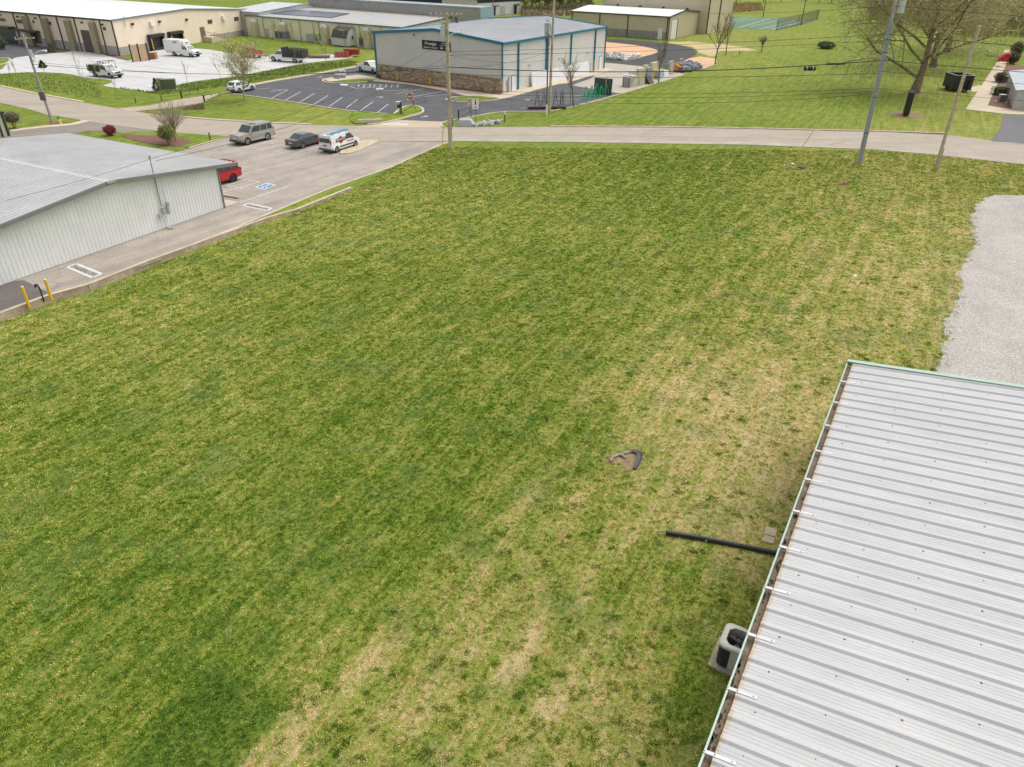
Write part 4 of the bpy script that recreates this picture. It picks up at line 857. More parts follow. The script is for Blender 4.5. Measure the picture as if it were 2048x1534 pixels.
for i in range(NPAN):
    x0 = OFF+0.12+i*SP-0.11 if i else 0.10; pr = prof if i else [(a_, h_) for a_, h_ in prof if a_ >= 0.0]
    ys = [0.0, 0.35, 12.0]; mb = MB(); v = []; nn = len(prof)
    for y_ in ys:
        for (s_, h) in prof: v.append(nroof(OFF+i*SP+s_+0.0, y_, h))
    mb.add(v, [(j*nn+k, j*nn+k+1, (j+1)*nn+k+1, (j+1)*nn+k) for j in range(2) for k in range(nn-1)])
    o = mb.build('roof_panel', roof_m, nbd.t); at = o.data.attributes.new('edge', 'FLOAT', 'POINT')
    at.data.foreach_set('value', [1.0]*nn+[0.0]*(2*nn))
    v2 = []
    for y_ in (12.0, 24.3):
        for (s_, h) in prof: v2.append(nbd.pt(OFF+i*SP+s_, y_, EZ+slope*(24-y_)+h if y_ > 12 else EZ+slope*12+h))
    mb = MB(); mb.add(v2, [(k, k+1, nn+k+1, nn+k) for k in range(nn-1)]); mb.build('roof_panel', roof_m, nbd.t)
lg = M('pale_green_trim', (0.33, 0.45, 0.37), 0.45, 0, 0.07, 2, 0.06, 10); gb = M('rusty_gutter_floor', (0.17, 0.125, 0.085), 0.95, 0, 0.3, 2.5, 0.35, 12, 0.5)
mb = MB(); GL = OFF+NPAN*SP
mb.hexa([nbd.pt(-0.12,-0.225,EZ-0.16), nbd.pt(GL,-0.225,EZ-0.16), nbd.pt(GL,-0.21,EZ-0.16), nbd.pt(-0.12,-0.21,EZ-0.16), nbd.pt(-0.12,-0.225,EZ+0.0), nbd.pt(GL,-0.225,EZ+0.0), nbd.pt(GL,-0.21,EZ+0.0), nbd.pt(-0.12,-0.21,EZ+0.0)])
mb.hexa([nbd.pt(-0.12,-0.235,EZ+0.001), nbd.pt(GL,-0.235,EZ+0.001), nbd.pt(GL,-0.185,EZ+0.001), nbd.pt(-0.12,-0.185,EZ+0.001), nbd.pt(-0.12,-0.235,EZ+0.02), nbd.pt(GL,-0.235,EZ+0.02), nbd.pt(GL,-0.185,EZ+0.02), nbd.pt(-0.12,-0.185,EZ+0.02)])
gtr = mb.build('gutter', lg, nbd.t)
mb = MB(); mb.hexa([nbd.pt(0.08,-0.209,EZ-0.155), nbd.pt(GL,-0.209,EZ-0.155), nbd.pt(GL,0.05,EZ-0.155), nbd.pt(0.08,0.05,EZ-0.155), nbd.pt(0.08,-0.209,EZ-0.13), nbd.pt(GL,-0.209,EZ-0.13), nbd.pt(GL,0.05,EZ-0.13), nbd.pt(0.08,0.05,EZ-0.13)]); mb.build('gutter_floor', gb, gtr)
rr = random.Random(9); mb = MB()
for k in range(90):
    x_ = 10+rr.random()**0.8*15; y_ = rr.uniform(-0.18, -0.06); r_ = rr.uniform(0.02, 0.07)
    pts = [nbd.pt(x_+r_*2*math.cos(t)*rr.uniform(.6,1), y_+r_*math.sin(t)*rr.uniform(.6,1)*0.8, EZ-0.124) for t in (0,1.05,2.1,3.14,4.2,5.2)]; mb.add(pts+[(p_[0],p_[1],p_[2]+0.01) for p_ in pts], [(6,7,8,9,10,11)]+[(i_, (i_+1)%6, 6+(i_+1)%6, 6+i_) for i_ in range(6)])
mb.build('leaf_litter', M('black_litter', (0.035,0.03,0.022), 0.95), gtr, kind='stuff')
for i in range(1, NPAN):
    mb = MB(); x_ = OFF+SP*i+0.005
    mb.hexa([nbd.pt(x_-.045,-0.235,EZ+.022), nbd.pt(x_+.045,-0.235,EZ+.022), nroof(x_+.045,0.48,0.066), nroof(x_-.045,0.48,0.066), nbd.pt(x_-.045,-0.235,EZ+.04), nbd.pt(x_+.045,-0.235,EZ+.04), nroof(x_+.045,0.48,0.078), nroof(x_-.045,0.48,0.078)])
    sp_ = mb.build('strap', M('white_strap', (0.58,0.565,0.58), 0.4), gtr)
    mb = MB()
    for y_ in (-0.215, 0.02, 0.4): 
        z_ = EZ+0.041 if y_ < 0 else None; c_ = Vector(nbd.pt(x_, y_, z_)) if z_ else Vector(nroof(x_, y_, 0.08)); mb.lathe([(0.017, c_.z), (0.012, c_.z+0.012)], 6, (c_.x, c_.y))
    mb.build('screw', dark, sp_)
mb = MB(); mb.hexa([nbd.pt(-0.17,-0.235,EZ-0.2), nbd.pt(-0.12,-0.235,EZ-0.2), nbd.pt(-0.12,12,EZ+slope*12-0.2), nbd.pt(-0.17,12,EZ+slope*12-0.2), nbd.pt(-0.17,-0.235,EZ+0.06), nbd.pt(-0.12,-0.235,EZ+0.06), nbd.pt(-0.12,12,EZ+slope*12+0.06), nbd.pt(-0.17,12,EZ+slope*12+0.06)])
mb.hexa([nbd.pt(-0.175,-0.24,EZ+0.061), nbd.pt(0.06,-0.24,EZ+0.061), nroof(0.06,12,0.061), nroof(-0.175,12,0.061), nbd.pt(-0.175,-0.24,EZ+0.10), nbd.pt(0.06,-0.24,EZ+0.10), nroof(0.06,12,0.10), nroof(-0.175,12,0.10)])
mb.build('rake_trim', lg, nbd.t)
mb = MB(); mb.hexa([nroof(0.05,-0.0,0.0), nroof(0.085,-0.0,0.0), nroof(0.085,12,0.0), nroof(0.05,12,0.0), nroof(0.05,-0.0,0.06), nroof(0.085,-0.0,0.06), nroof(0.085,12,0.06), nroof(0.05,12,0.06)]); mb.build('rake_shade_strip', gt, nbd.t)  # dark strip paints the line of shade along the rake trim
mb = MB(); rr = random.Random(2)      # roofing screws in rows over the purlins
for i in range(NPAN):
    for k in range(3):
        for j, yy in enumerate((0.55, 2.0, 3.5, 5.0, 6.5, 8.0, 9.5, 11)):
            for e_ in ((0.17,) if (i*3+k+j) % 2 else (0.17, 0.34)):
                x_ = OFF+SP*i+SP*k/3+e_+rr.uniform(-.02,.02); c_ = Vector(nroof(x_, yy+rr.uniform(-.03,.03), 0.0)); r_ = rr.choice([0.018, 0.024, 0.032]); mb.lathe([(r_, c_.z), (r_*0.7, c_.z+0.016)], 6, (c_.x, c_.y))
mb.build('screws', M('rubber_washer', (0.09,0.085,0.08), 0.7), nbd.t, kind='stuff')
nw = M('sage_wall', (0.35,0.38,0.33), 0.5); nbd.rp = 12; nbd.rh = EZ+1.26
mb = MB(); mb.hexa([nbd.pt(0.1,0.1,0), nbd.pt(GL-.1,0.1,0), nbd.pt(GL-.1,23.9,0), nbd.pt(0.1,23.9,0), nbd.pt(0.1,0.1,EZ-0.17), nbd.pt(GL-.1,0.1,EZ-0.17), nbd.pt(GL-.1,23.9,EZ-0.17), nbd.pt(0.1,23.9,EZ-0.17)]); mb.build('wall', nw, nbd.t)
mb = MB(); mb.add([nbd.pt(0.1,0.1,EZ-0.17), nbd.pt(0.1,12,EZ+1.0), nbd.pt(0.1,23.9,EZ-0.17)], [(0, 1, 2)]); mb.build('gable_wall', nw, nbd.t)

# ------------------------------------------------------------------ vehicles
tyre = M('tyre', (0.018, 0.018, 0.019), 0.85); rimm = M('alloy', (0.42, 0.42, 0.43), 0.35, 0.6); trimb = M('black_trim', (0.03, 0.03, 0.032), 0.6)
tail = M('red_lens', (0.45, 0.015, 0.012), 0.25); headl = M('clear_lens', (0.55, 0.56, 0.58), 0.15); cglass = mat_glass(); pplate = M('plate', (0.6, 0.62, 0.62), 0.5)
def arch(cx, r, n=7):     # wheel opening, front to back along the sill
    return [(cx+r*math.cos(math.pi*k/n), 0.30+r*math.sin(math.pi*k/n)*1.02) for k in range(n+1)]
def vehicle(nm, label, Ln, Wd, wb, wr_, fo, topprof, mat, cabin=None, sill=0.30, rimmat=None, bev=0.055, tumble=0.86, hubs=True, cat='car'):
    """x runs forward from the rear bumper (0) to the front bumper (Ln); topprof = rear-to-front outline of the lower body;
    cabin = (x rear base, x rear roof, x front roof, x windscreen base, belt z, roof z)"""
    t = thing(nm, label, cat); xr = Ln-fo-wb; xf = Ln-fo
    lowp = [(Ln-0.04, sill+0.05)]+[(x, z+sill-0.30) for x, z in arch(xf, wr_+0.06)]+[(x, z+sill-0.30) for x, z in arch(xr, wr_+0.06)]+[(0.04, sill+0.08)]
    out = list(topprof)+lowp; n = len(out); hw = Wd/2; mb = MB(); v = []
    for sy in (-1, 1):
        for x, z in out:
            taper = 1-0.10*max(0, (x-(Ln-0.7))/0.7)**2-0.07*max(0, (0.5-x)/0.5)**2-(0.03 if z < sill+0.15 else 0); v.append((x, sy*hw*taper, z))
    pts = [Vector((x, z, 0)) for x, z in out]; tri = tessellate_polygon([pts]); f = [tuple(t_) for t_ in tri]+[tuple(i+n for i in t_[::-1]) for t_ in tri]
    for i in range(n): f.append((i, (i+1) % n, n+(i+1) % n, n+i))
    bm = bmesh.new(); bv = [bm.verts.new(q) for q in v]
    bm.faces.new([bv[i] for i in range(n)]); bm.faces.new([bv[n+i] for i in range(n)][::-1])
    for i in range(n): bm.faces.new([bv[i], bv[n+i], bv[n+(i+1) % n], bv[(i+1) % n]])
    bmesh.ops.recalc_face_normals(bm, faces=bm.faces)
    ed = [e for e in bm.edges if e.calc_face_angle(0) > 0.5 and (e.verts[0].co.z+e.verts[1].co.z)/2 > sill+0.32 and abs(e.verts[0].co.y-e.verts[1].co.y) < 0.3]
    bmesh.ops.bevel(bm, geom=ed, offset=bev, segments=2, affect='EDGES', clamp_overlap=True)
    bmesh.ops.triangulate(bm, faces=[q for q in bm.faces if len(q.verts) > 4])
    me = bpy.data.meshes.new('body'); bm.to_mesh(me); bm.free(); me.materials.append(mat); o = bpy.data.objects.new('body', me); COL.objects.link(o); o.parent = t
    if cabin:
        x0, x1, x2, x3, zb, zr = cabin; hb_ = hw*0.965; hr = hw*tumble
        base = [(x0, -hb_, zb), (x3, -hb_, zb), (x3, hb_, zb), (x0, hb_, zb)]; roof_ = [(x1, -hr, zr), (x2, -hr, zr), (x2, hr, zr), (x1, hr, zr)]
        mb = MB(); mb.hexa(base+roof_); mb.build('cabin', mat, t, bevel=0.05)
        def quadface(a, b, c, d, u0, u1, v0, v1, off, nme, mt):
            a, b, c, d = map(Vector, (a, b, c, d))
            q = lambda u, v: (a.lerp(b, u)).lerp(d.lerp(c, u), v)
            nn = (b-a).cross(d-a).normalized(); cen = Vector(((x0+x3)/2, 0, zb)); 
            if nn.dot(a-cen) < 0: nn = -nn
            pp = [q(u0, v0), q(u1, v0), q(u1, v1), q(u0, v1)]
            mb = MB(); mb.hexa([p_-nn*0.01 for p_ in pp]+[p_+nn*off for p_ in pp]); return mb.build(nme, mt, t)
        quadface(base[1], base[2], roof_[2], roof_[1], 0.06, 0.94, 0.06, 0.92, 0.008, 'windscreen', cglass)
        quadface(base[3], base[0], roof_[0], roof_[3], 0.10, 0.90, 0.12, 0.88, 0.008, 'rear_window', cglass)
        nside = 3 if (x2-x1) > 1.9 else 2
        for sy, (a, b, c, d) in ((-1, (base[0], base[1], roof_[1], roof_[0])), (1, (base[3], base[2], roof_[2], roof_[3]))):
            cuts = {3: [(0.05, 0.25), (0.28, 0.55), (0.58, 0.93)], 2: [(0.10, 0.48), (0.52, 0.93)]}[nside]
            for u0, u1 in cuts: quadface(a, b, c, d, u0, u1, 0.10, 0.86, 0.008, 'side_window', cglass)
    for x in (xf, xr):
        for sy in (-1, 1):
            mb = MB(); prof = [(0.0, -0.11), (wr_*0.62, -0.11), (wr_, -0.09), (wr_, 0.09), (wr_*0.62, 0.11), (0, 0.11)]
            ring = MB(); ring.tube([(0, -0.11, 0), (0, 0.11, 0)], wr_, 16); w_o = ring.build('wheel', tyre, t, (x, sy*(hw-0.13), wr_))
            rm_ = MB(); rm_.tube([(0, -0.118, 0), (0, 0.118, 0)], wr_*0.62, 12); rm_.build('rim', rimmat or rimm, w_o)
            for k in range(5):
                a_ = k*1.2566; r_ = MB(); r_.bar((0.0, sy*0.12, 0.0), (wr_*0.55*math.cos(a_+.6), sy*0.12, wr_*0.55*math.sin(a_+.6)), 0.02, 0.05)
                if wr_ > 0.3 and hubs: r_.build('spoke', trimb, w_o)
            am = MB(); am.tube([(x, sy*(hw-0.32), wr_+0.03), (x, sy*(hw-0.02), wr_+0.03)], wr_+0.07, 14); am.build('wheel_well', black, t)
    mb = MB(); mb.box(xr-0.3, Ln-fo+0.3, -hw*0.8, hw*0.8, sill-0.06, sill+0.12); mb.build('underbody', black, t)
    return t
def vbox(t, nme, x0, x1, y0, y1, z0, z1, m_, bevel=0): mb = MB(); mb.box(x0, x1, y0, y1, z0, z1); return mb.build(nme, m_, t, bevel=bevel)
def mirrors(t, x, hw, z, m_):
    for sy in (-1, 1): vbox(t, 'mirror', x-0.08, x+0.08, sy*hw-0.0 if sy > 0 else sy*hw-0.2, sy*hw+0.2 if sy > 0 else sy*hw, z-0.08, z+0.1, m_, 0.02)
def place(t, wheel_px, xwheel, side, heading, Wd, z=0.03):
    """stand the vehicle so that the ground contact of its wheel at local x=xwheel on side (+1 left, -1 right) is where the photo shows it"""
    p = P(*wheel_px, z); h = math.radians(heading); u = Vector((math.cos(h), math.sin(h), 0)); v = Vector((-u.y, u.x, 0))
    t.location = p-u*xwheel-v*side*(Wd/2-0.05); t.location.z = z; t.rotation_euler = (0, 0, h)

# silver SUV
bs = paint('silver_beige_paint', (0.36, 0.335, 0.29)); L_, W_, wb_ = 5.05, 2.0, 2.95
t = vehicle('silver_suv', 'silver beige large SUV with dark lower bumper, parked in side lot', L_, W_, wb_, 0.42, 0.95, [(0.02,0.66),(0.0,1.10),(0.08,1.20),(3.60,1.22),(4.78,1.15),(4.98,1.06),(5.04,0.60)], bs, (0.06,0.28,3.05,3.72,1.18,1.93), sill=0.36)
for sy in (-1, 1):
    vbox(t, 'roof_rail', 0.7, 2.9, sy*0.78-0.02, sy*0.78+0.02, 1.95, 2.0, chrome); vbox(t, 'running_board', 1.35, 3.6, sy*0.98-0.07, sy*0.98+0.07, 0.36, 0.42, galv)
    vbox(t, 'headlight', 4.86, 5.02, sy*0.72-0.17, sy*0.72+0.17, 0.80, 1.0, headl, 0.02); vbox(t, 'tail_light', 0.0, 0.07, sy*0.86-0.07, sy*0.86+0.07, 0.85, 1.35, tail, 0.01)
vbox(t, 'front_bumper', 4.7, 5.07, -0.96, 0.96, 0.33, 0.62, M('dark_bumper', (0.055,0.06,0.07), 0.6), 0.05); vbox(t, 'grille', 4.95, 5.06, -0.5, 0.5, 0.68, 0.98, chrome, 0.01); mirrors(t, 3.45, 0.95, 1.2, bs)
vbox(t, 'rear_bumper', -0.06, 0.2, -0.95, 0.95, 0.42, 0.66, MATS['dark_bumper'], 0.04); vbox(t, 'sunroof', 2.0, 2.8, -0.4, 0.4, 1.932, 1.942, cglass)
place(t, (496.4, 290), L_-0.95, 1, 238.5, W_); t.location.z = 0.03
# grey sedan
gs = paint('gunmetal_paint', (0.085, 0.09, 0.10)); L_, W_, wb_ = 4.55, 1.78, 2.6
t = vehicle('grey_sedan', 'dark grey sedan parked between the silver SUV and the lettered van', L_, W_, wb_, 0.33, 0.93, [(0.02,0.55),(0.03,0.92),(0.18,0.99),(0.95,1.02),(3.30,0.98),(4.25,0.86),(4.48,0.70),(4.53,0.5)], gs, (0.60,1.35,2.55,3.45,0.97,1.45), tumble=0.78)
for sy in (-1, 1): vbox(t, 'tail_light', -0.02, 0.12, sy*0.68-0.17, sy*0.68+0.17, 0.72, 0.88, tail, 0.02); vbox(t, 'headlight', 4.30, 4.50, sy*0.62-0.16, sy*0.62+0.16, 0.64, 0.78, headl, 0.02)
vbox(t, 'number_plate', -0.02, 0.03, -0.26, 0.26, 0.60, 0.72, pplate); mirrors(t, 3.1, 0.84, 1.0, gs); vbox(t, 'rear_bumper', -0.05, 0.2, -0.84, 0.84, 0.34, 0.55, gs, 0.04)
place(t, (606.5, 296.8), L_-0.93-wb_, -1, 58.5, W_)
# white lettered van with roof rack
L_, W_, wb_ = 5.0, 1.84, 3.25
t = vehicle('white_van', 'white service van with red shield logo and blue ladder on roof', L_, W_, wb_, 0.34, 0.88, [(0.02,0.55),(0.0,1.12),(3.9,1.10),(4.55,0.98),(4.90,0.80),(4.97,0.5)], white, None)
mb = MB(); hw = W_/2*0.97; hr = hw*0.92
mb.hexa([(0.02,-hw,1.08),(4.20,-hw,1.06),(4.20,hw,1.06),(0.02,hw,1.08),(0.10,-hr,1.86),(3.10,-hr,1.86),(3.10,hr,1.86),(0.10,hr,1.86)]); mb.build('cabin', white, t, bevel=0.06)
mb = MB(); mb.hexa([(4.13,-hw*.88,1.12),(4.13,hw*.88,1.12),(3.2,hr*.9,1.80),(3.2,-hr*.9,1.80),(4.19,-hw*.88,1.13),(4.19,hw*.88,1.13),(3.25,hr*.9,1.82),(3.25,-hr*.9,1.82)]); mb.build('windscreen', cglass, t)
for sy in (-1, 1):
    def sidep(x, z, o_=0.012):
        f_ = (z-1.07)/(1.86-1.07); return (x, sy*(hw+(hr-hw)*max(0, f_)+o_), z)
    mb = MB(); q = [(2.55,1.15),(3.95,1.12),(3.30,1.68),(2.65,1.72)]; mb.hexa([sidep(x,z,-.01) for x,z in q]+[sidep(x,z,.012) for x,z in q]); mb.build('side_window', cglass, t)
    vbox(t, 'tail_light', -0.03, 0.06, sy*0.84-0.05, sy*0.84+0.05, 0.95, 1.45, tail, 0.01); vbox(t, 'side_moulding', 1.35, 3.75, sy*0.925-0.02, sy*0.925+0.02, 0.48, 0.62, trimb)
    vbox(t, 'headlight', 4.6, 4.86, sy*0.66-0.15, sy*0.66+0.15, 0.74, 0.9, headl, 0.02)
    # shield emblem and lettering
    mb = MB(); y_ = sy*0.935
    sh = [(1.30,1.50),(0.95,1.62),(0.62,1.50),(0.66,0.98),(0.98,0.60),(1.28,0.98)] if sy < 0 else [(1.30,1.50),(0.95,1.62),(0.62,1.50),(0.66,0.98),(0.98,0.60),(1.28,0.98)]
    sh = [(x+0.72, z) for x, z in sh]
    oy = lambda z: sy*(hw+(hr-hw)*max(0, (z-1.07)/0.79)+0.012)
    mid = (1.70, 1.1); vs_ = [(x, oy(z), z) for x, z in sh]+[(mid[0], oy(mid[1]), mid[1])]
    mb.add(vs_+[(a_, b_+sy*0.006, c_) for a_, b_, c_ in vs_], [(7+i, 7+(i+1) % 6, 13) for i in range(6)]+[(i, (i+1) % 6, 7+(i+1) % 6, 7+i) for i in range(6)]); mb.build('shield_emblem', redp, t)
    mb = MB(); c_ = [(0.85,1.10),(2.55,1.10),(2.55,1.42),(0.85,1.42)]; mb.hexa([(x, oy(z)+sy*0.002, z) for x, z in c_]+[(x, oy(z)+sy*0.014, z) for x, z in c_]); bn = mb.build('banner', M('black_vinyl', (0.03,0.03,0.03), 0.4), t)
    xdir = (1, 0, 0) if sy < 0 else (-1, 0, 0)
    text('PREVENTIA', 0.26, white, t, ((1.70, oy(1.26)+sy*0.016, 1.26), xdir, (0, -sy*0.05*0, 1)), bold=0.004, width=1.5)
    text('VIFAREN', 0.24, redp, t, ((3.2, sy*(hw+0.03), 0.88), xdir, (0, 0, 1)), bold=0.006, width=1.25)
vbox(t, 'rear_window', -0.02, 0.03, -0.68, 0.68, 1.15, 1.58, cglass); vbox(t, 'rear_bumper', -0.08, 0.3, -0.92, 0.92, 0.32, 0.5, M('grey_bumper', (0.10,0.115,0.12), 0.6), 0.03)
vbox(t, 'number_plate', -0.02, 0.02, -0.27, 0.27, 0.78, 0.9, M('dark_red_print', (0.25,0.07,0.05), 0.5)); mirrors(t, 3.85, 0.9, 1.25, white)
vbox(t, 'door_seam', -0.006, 0.02, -0.01, 0.01, 0.55, 1.8, galv)
for x in (0.6, 1.7, 2.8): vbox(t, 'rack_bar', x-0.03, x+0.03, -0.8, 0.8, 1.93, 1.97, galv); vbox(t, 'rack_foot', x-0.03, x+0.03, -0.80, -0.76, 1.85, 1.95, galv); vbox(t, 'rack_foot', x-0.03, x+0.03, 0.76, 0.80, 1.85, 1.95, galv)
van = t; place(t, (674.6, 305.3), L_-0.88-wb_, -1, 63, W_); t.location.z = 0.03
ld = thing('blue_ladder', 'blue extension ladder lying on roof rack of the lettered van', 'ladder', t.location, t.rotation_euler.z)
mb = MB(); [mb.box(0.1, 3.3, y_, y_+0.05, 1.98, 2.10) for y_ in (-0.78, -0.42)]; mb.build('rail', cyanp, ld)
for k in range(11): vbox(ld, 'rung', 0.2+0.29*k, 0.24+0.29*k, -0.74, -0.42, 2.02, 2.06, M('alu_rung', (0.6,0.62,0.63), 0.4, 0.5))
ld2 = thing('aluminium_ladder', 'pale aluminium ladder beside the blue one on van roof', 'ladder', t.location, t.rotation_euler.z)
mb = MB(); [mb.box(-0.2, 3.6, y_, y_+0.04, 1.98, 2.08) for y_ in (0.15, 0.55)]; mb.build('rail', MATS['alu_rung'], ld2)
for k in range(12): vbox(ld2, 'rung', -0.1+0.3*k, -0.07+0.3*k, 0.17, 0.57, 2.01, 2.05, MATS['alu_rung'])
# red SUV behind workshop corner
rd = paint('metallic_red_paint', (0.42, 0.008, 0.016)); L_, W_, wb_ = 4.8, 1.9, 2.79
t = vehicle('red_suv', 'red SUV with black wheels, mostly hidden behind the grey workshop', L_, W_, wb_, 0.40, 0.90, [(0.0,0.62),(0.02,1.08),(0.10,1.16),(3.5,1.17),(4.5,1.12),(4.75,0.95),(4.78,0.55)], rd, (0.14,0.45,2.75,3.55,1.13,1.80), sill=0.36, rimmat=black)
for sy in (-1, 1): vbox(t, 'tail_light', -0.02, 0.12, sy*0.83-0.08, sy*0.83+0.08, 0.98, 1.22, tail, 0.01); vbox(t, 'roof_rail', 0.6, 2.7, sy*0.74-0.02, sy*0.74+0.02, 1.82, 1.87, trimb); vbox(t, 'rear_marker', -0.03, 0.05, sy*0.86-0.06, sy*0.86+0.06, 1.14, 1.22, headl)
vbox(t, 'spoiler', 0.3, 0.6, -0.7, 0.7, 1.80, 1.85, rd, 0.01)
place(t, (468, 364), L_-0.9-wb_, 1, 237, W_)
# small white hatchback with black lettered doors, behind tree
L_, W_, wb_ = 4.4, 1.78, 2.6
t = vehicle('white_hatchback', 'small white and grey hatchback with black door lettering behind a leafing tree', L_, W_, wb_, 0.36, 0.85, [(0.03,0.55),(0.02,0.95),(0.15,1.08),(3.05,1.02),(3.95,0.90),(4.32,0.72),(4.38,0.5)], white, (0.10,0.55,2.15,3.2,1.02,1.58), tumble=0.78)
for sy in (-1, 1): vbox(t, 'tail_light', -0.03, 0.14, sy*0.74-0.13, sy*0.74+0.13, 0.85, 1.05, tail, 0.03); vbox(t, 'headlight', 4.1, 4.33, sy*0.62-0.15, sy*0.62+0.15, 0.70, 0.86, headl, 0.02)
vbox(t, 'rear_bumper', -0.06, 0.25, -0.87, 0.87, 0.28, 0.62, MATS['grey_bumper'], 0.05); vbox(t, 'number_plate', -0.075, -0.06, -0.3, 0.3, 0.5, 0.62, pplate); mirrors(t, 2.9, 0.84, 1.05, black)
mb = MB(); rr = random.Random(5)
for k in range(10):
    x = 1.55+k*0.13
    for j in range(3):
        if (k+j) % 2 or rr.random() < .3: mb.box(x, x+0.10, -0.915, -0.885, 0.55+0.12*j+0.01*k, 0.66+0.12*j+0.01*k)
mb.build('door_lettering', M('black_vinyl', (0.03,0.03,0.03)), t)
place(t, (479.5, 185.7), L_-0.85-wb_, -1, 62, W_)
# pickups
def pickup(nm, label, mat, Ln=5.7, wb_=3.6, full=True):
    Wd = 2.0; t = vehicle(nm, label, Ln, Wd, wb_, 0.41, 0.98, [(0.02,0.72),(0.02,1.18),(2.0,1.18),(2.05,1.20),(Ln-1.45,1.24),(Ln-0.35,1.18),(Ln-0.05,1.0),(Ln-0.02,0.58)], mat, (2.08,2.25,Ln-2.35,Ln-1.5,1.18,1.92), sill=0.42, cat='pickup truck')
    vbox(t, 'bed_inset', 0.12, 2.0, -0.82, 0.82, 1.181, 1.19, M('bed_dark', (0.03,0.03,0.032), 0.9))  # flat dark plane on the closed body, in place of a hollow bed
    for sy in (-1, 1):
        vbox(t, 'bed_rail', 0.05, 2.05, sy*0.92-0.07, sy*0.92+0.07, 1.17, 1.27, mat, 0.02); vbox(t, 'headlight', Ln-0.18, Ln-0.02, sy*0.74-0.16, sy*0.74+0.16, 0.86, 1.04, headl, 0.01)
        vbox(t, 'tail_light', -0.02, 0.06, sy*0.9-0.06, sy*0.9+0.06, 0.85, 1.12, tail)
    vbox(t, 'tailgate', 0.0, 0.08, -0.88, 0.88, 0.75, 1.27, mat, 0.01); vbox(t, 'rear_bumper', -0.14, 0.08, -0.9, 0.9, 0.5, 0.68, chrome, 0.02)
    vbox(t, 'grille', Ln-0.1, Ln+0.01, -0.56, 0.56, 0.75, 1.08, trimb, 0.01); vbox(t, 'front_bumper', Ln-0.15, Ln+0.05, -0.96, 0.96, 0.45, 0.68, trimb, 0.03); mirrors(t, Ln-1.75, 0.98, 1.3, black)
    return t
wp = pickup('white_pickup', 'white crew cab pickup at corner of the blue trimmed building', white); place(wp, (746.3, 148), 5.7-0.98, -1, -42, 2.0)
rp = pickup('red_pickup', 'red pickup with chrome bumper parked on the white concrete yard', paint('bright_red_paint', (0.50,0.02,0.02))); place(rp, (505.0, 116.2), 5.7-0.98-3.6, 1, 146, 2.0)
# white flatbed truck with dark racks
def cabtruck(nm, label, Ln, Wd, wb_, wr_, label_cat='truck'):
    t = vehicle(nm, label, Ln, Wd, wb_, wr_, 0.95, [(0.02,0.75),(0.02,0.86),(Ln-3.15,0.88),(Ln-3.1,1.30),(Ln-1.35,1.32),(Ln-0.25,1.2),(Ln-0.03,1.0),(Ln-0.02,0.55)], white, (Ln-3.08,Ln-3.0,Ln-2.1,Ln-1.4,1.28,2.05), sill=0.45, cat=label_cat)
    for sy in (-1, 1): vbox(t, 'headlight', Ln-0.16, Ln-0.01, sy*Wd*0.38-0.15, sy*Wd*0.38+0.15, 0.85, 1.05, headl, 0.01)
    vbox(t, 'grille', Ln-0.1, Ln+0.01, -0.5, 0.5, 0.75, 1.05, M('dark_grille', (0.08,0.08,0.085), 0.5), 0.01); vbox(t, 'front_bumper', Ln-0.12, Ln+0.1, -Wd*.47, Wd*.47, 0.45, 0.66, dark, 0.03); mirrors(t, Ln-1.65, Wd/2, 1.45, black)
    return t
ft = cabtruck('flatbed_truck', 'white flatbed truck with dark headache rack and loaded stake bed on yard', 6.2, 2.05, 3.8, 0.42)
vbox(ft, 'deck', -0.1, 3.0, -1.1, 1.1, 0.88, 1.0, dark)
mb = MB()
for sy in (-1, 1):
    for k in range(4): mb.box(-0.05, 2.9, sy*1.08-0.02, sy*1.08+0.02, 1.05+0.22*k, 1.17+0.22*k)
    for k in range(5): mb.box(-0.05+0.72*k, 0.02+0.72*k, sy*1.04-0.04, sy*1.04+0.04, 1.0, 2.05)
mb.build('stake_side', M('dark_bronze', (0.055,0.04,0.045), 0.6), ft)
vbox(ft, 'load', 0.1, 2.8, -0.95, 0.95, 1.0, 1.85, M('brush_load', (0.22,0.19,0.10), 0.9, 0, 0.4, 6, 0.4, 14), 0.1)
mb = MB(); [mb.tube([(x, -1.05, 1.0), (x, -1.05, 2.5), (x, 1.05, 2.5), (x, 1.05, 1.0)], 0.045, 5) for x in (2.98, 4.6)]; [mb.tube([(2.98, y_, 2.5), (4.6, y_, 2.5)], 0.045, 5) for y_ in (-1.05, 1.05)]; mb.build('ladder_rack', MATS['dark_bronze'], ft)
place(ft, (221, 157), 6.2-0.95, -1, -27, 2.05)
# black stake-side truck
sk_ = cabtruck('stake_truck', 'white cab truck with high black slatted stake body facing left', 7.6, 2.15, 4.9, 0.45)
vbox(sk_, 'deck', -0.1, 4.5, -1.15, 1.15, 0.88, 1.02, dark)
for sy in (-1, 1):
    for k in range(6): mb = MB(); mb.box(-0.05, 4.45, sy*1.13-0.02, sy*1.13+0.02, 1.05+0.23*k, 1.20+0.23*k); mb.build('slat', dark, sk_)
    mb = MB()
    for k in range(7): mb.box(-0.05+0.74*k, 0.02+0.74*k, sy*1.10-0.05, sy*1.10+0.05, 1.0, 2.45)
    mb.build('stake', dark, sk_)
vbox(sk_, 'front_wall', 4.4, 4.48, -1.13, 1.13, 1.0, 2.6, dark); vbox(sk_, 'rear_gate', -0.1, -0.05, -1.1, 1.1, 1.0, 2.2, M('dark_bronze', (0.05,0.04,0.04)))
vbox(sk_, 'load', 1.0, 3.9, -0.8, 0.8, 1.03, 1.9, M('dark_load', (0.09,0.07,0.06), 0.9, 0, 0.4, 4, 0.3), 0.1)
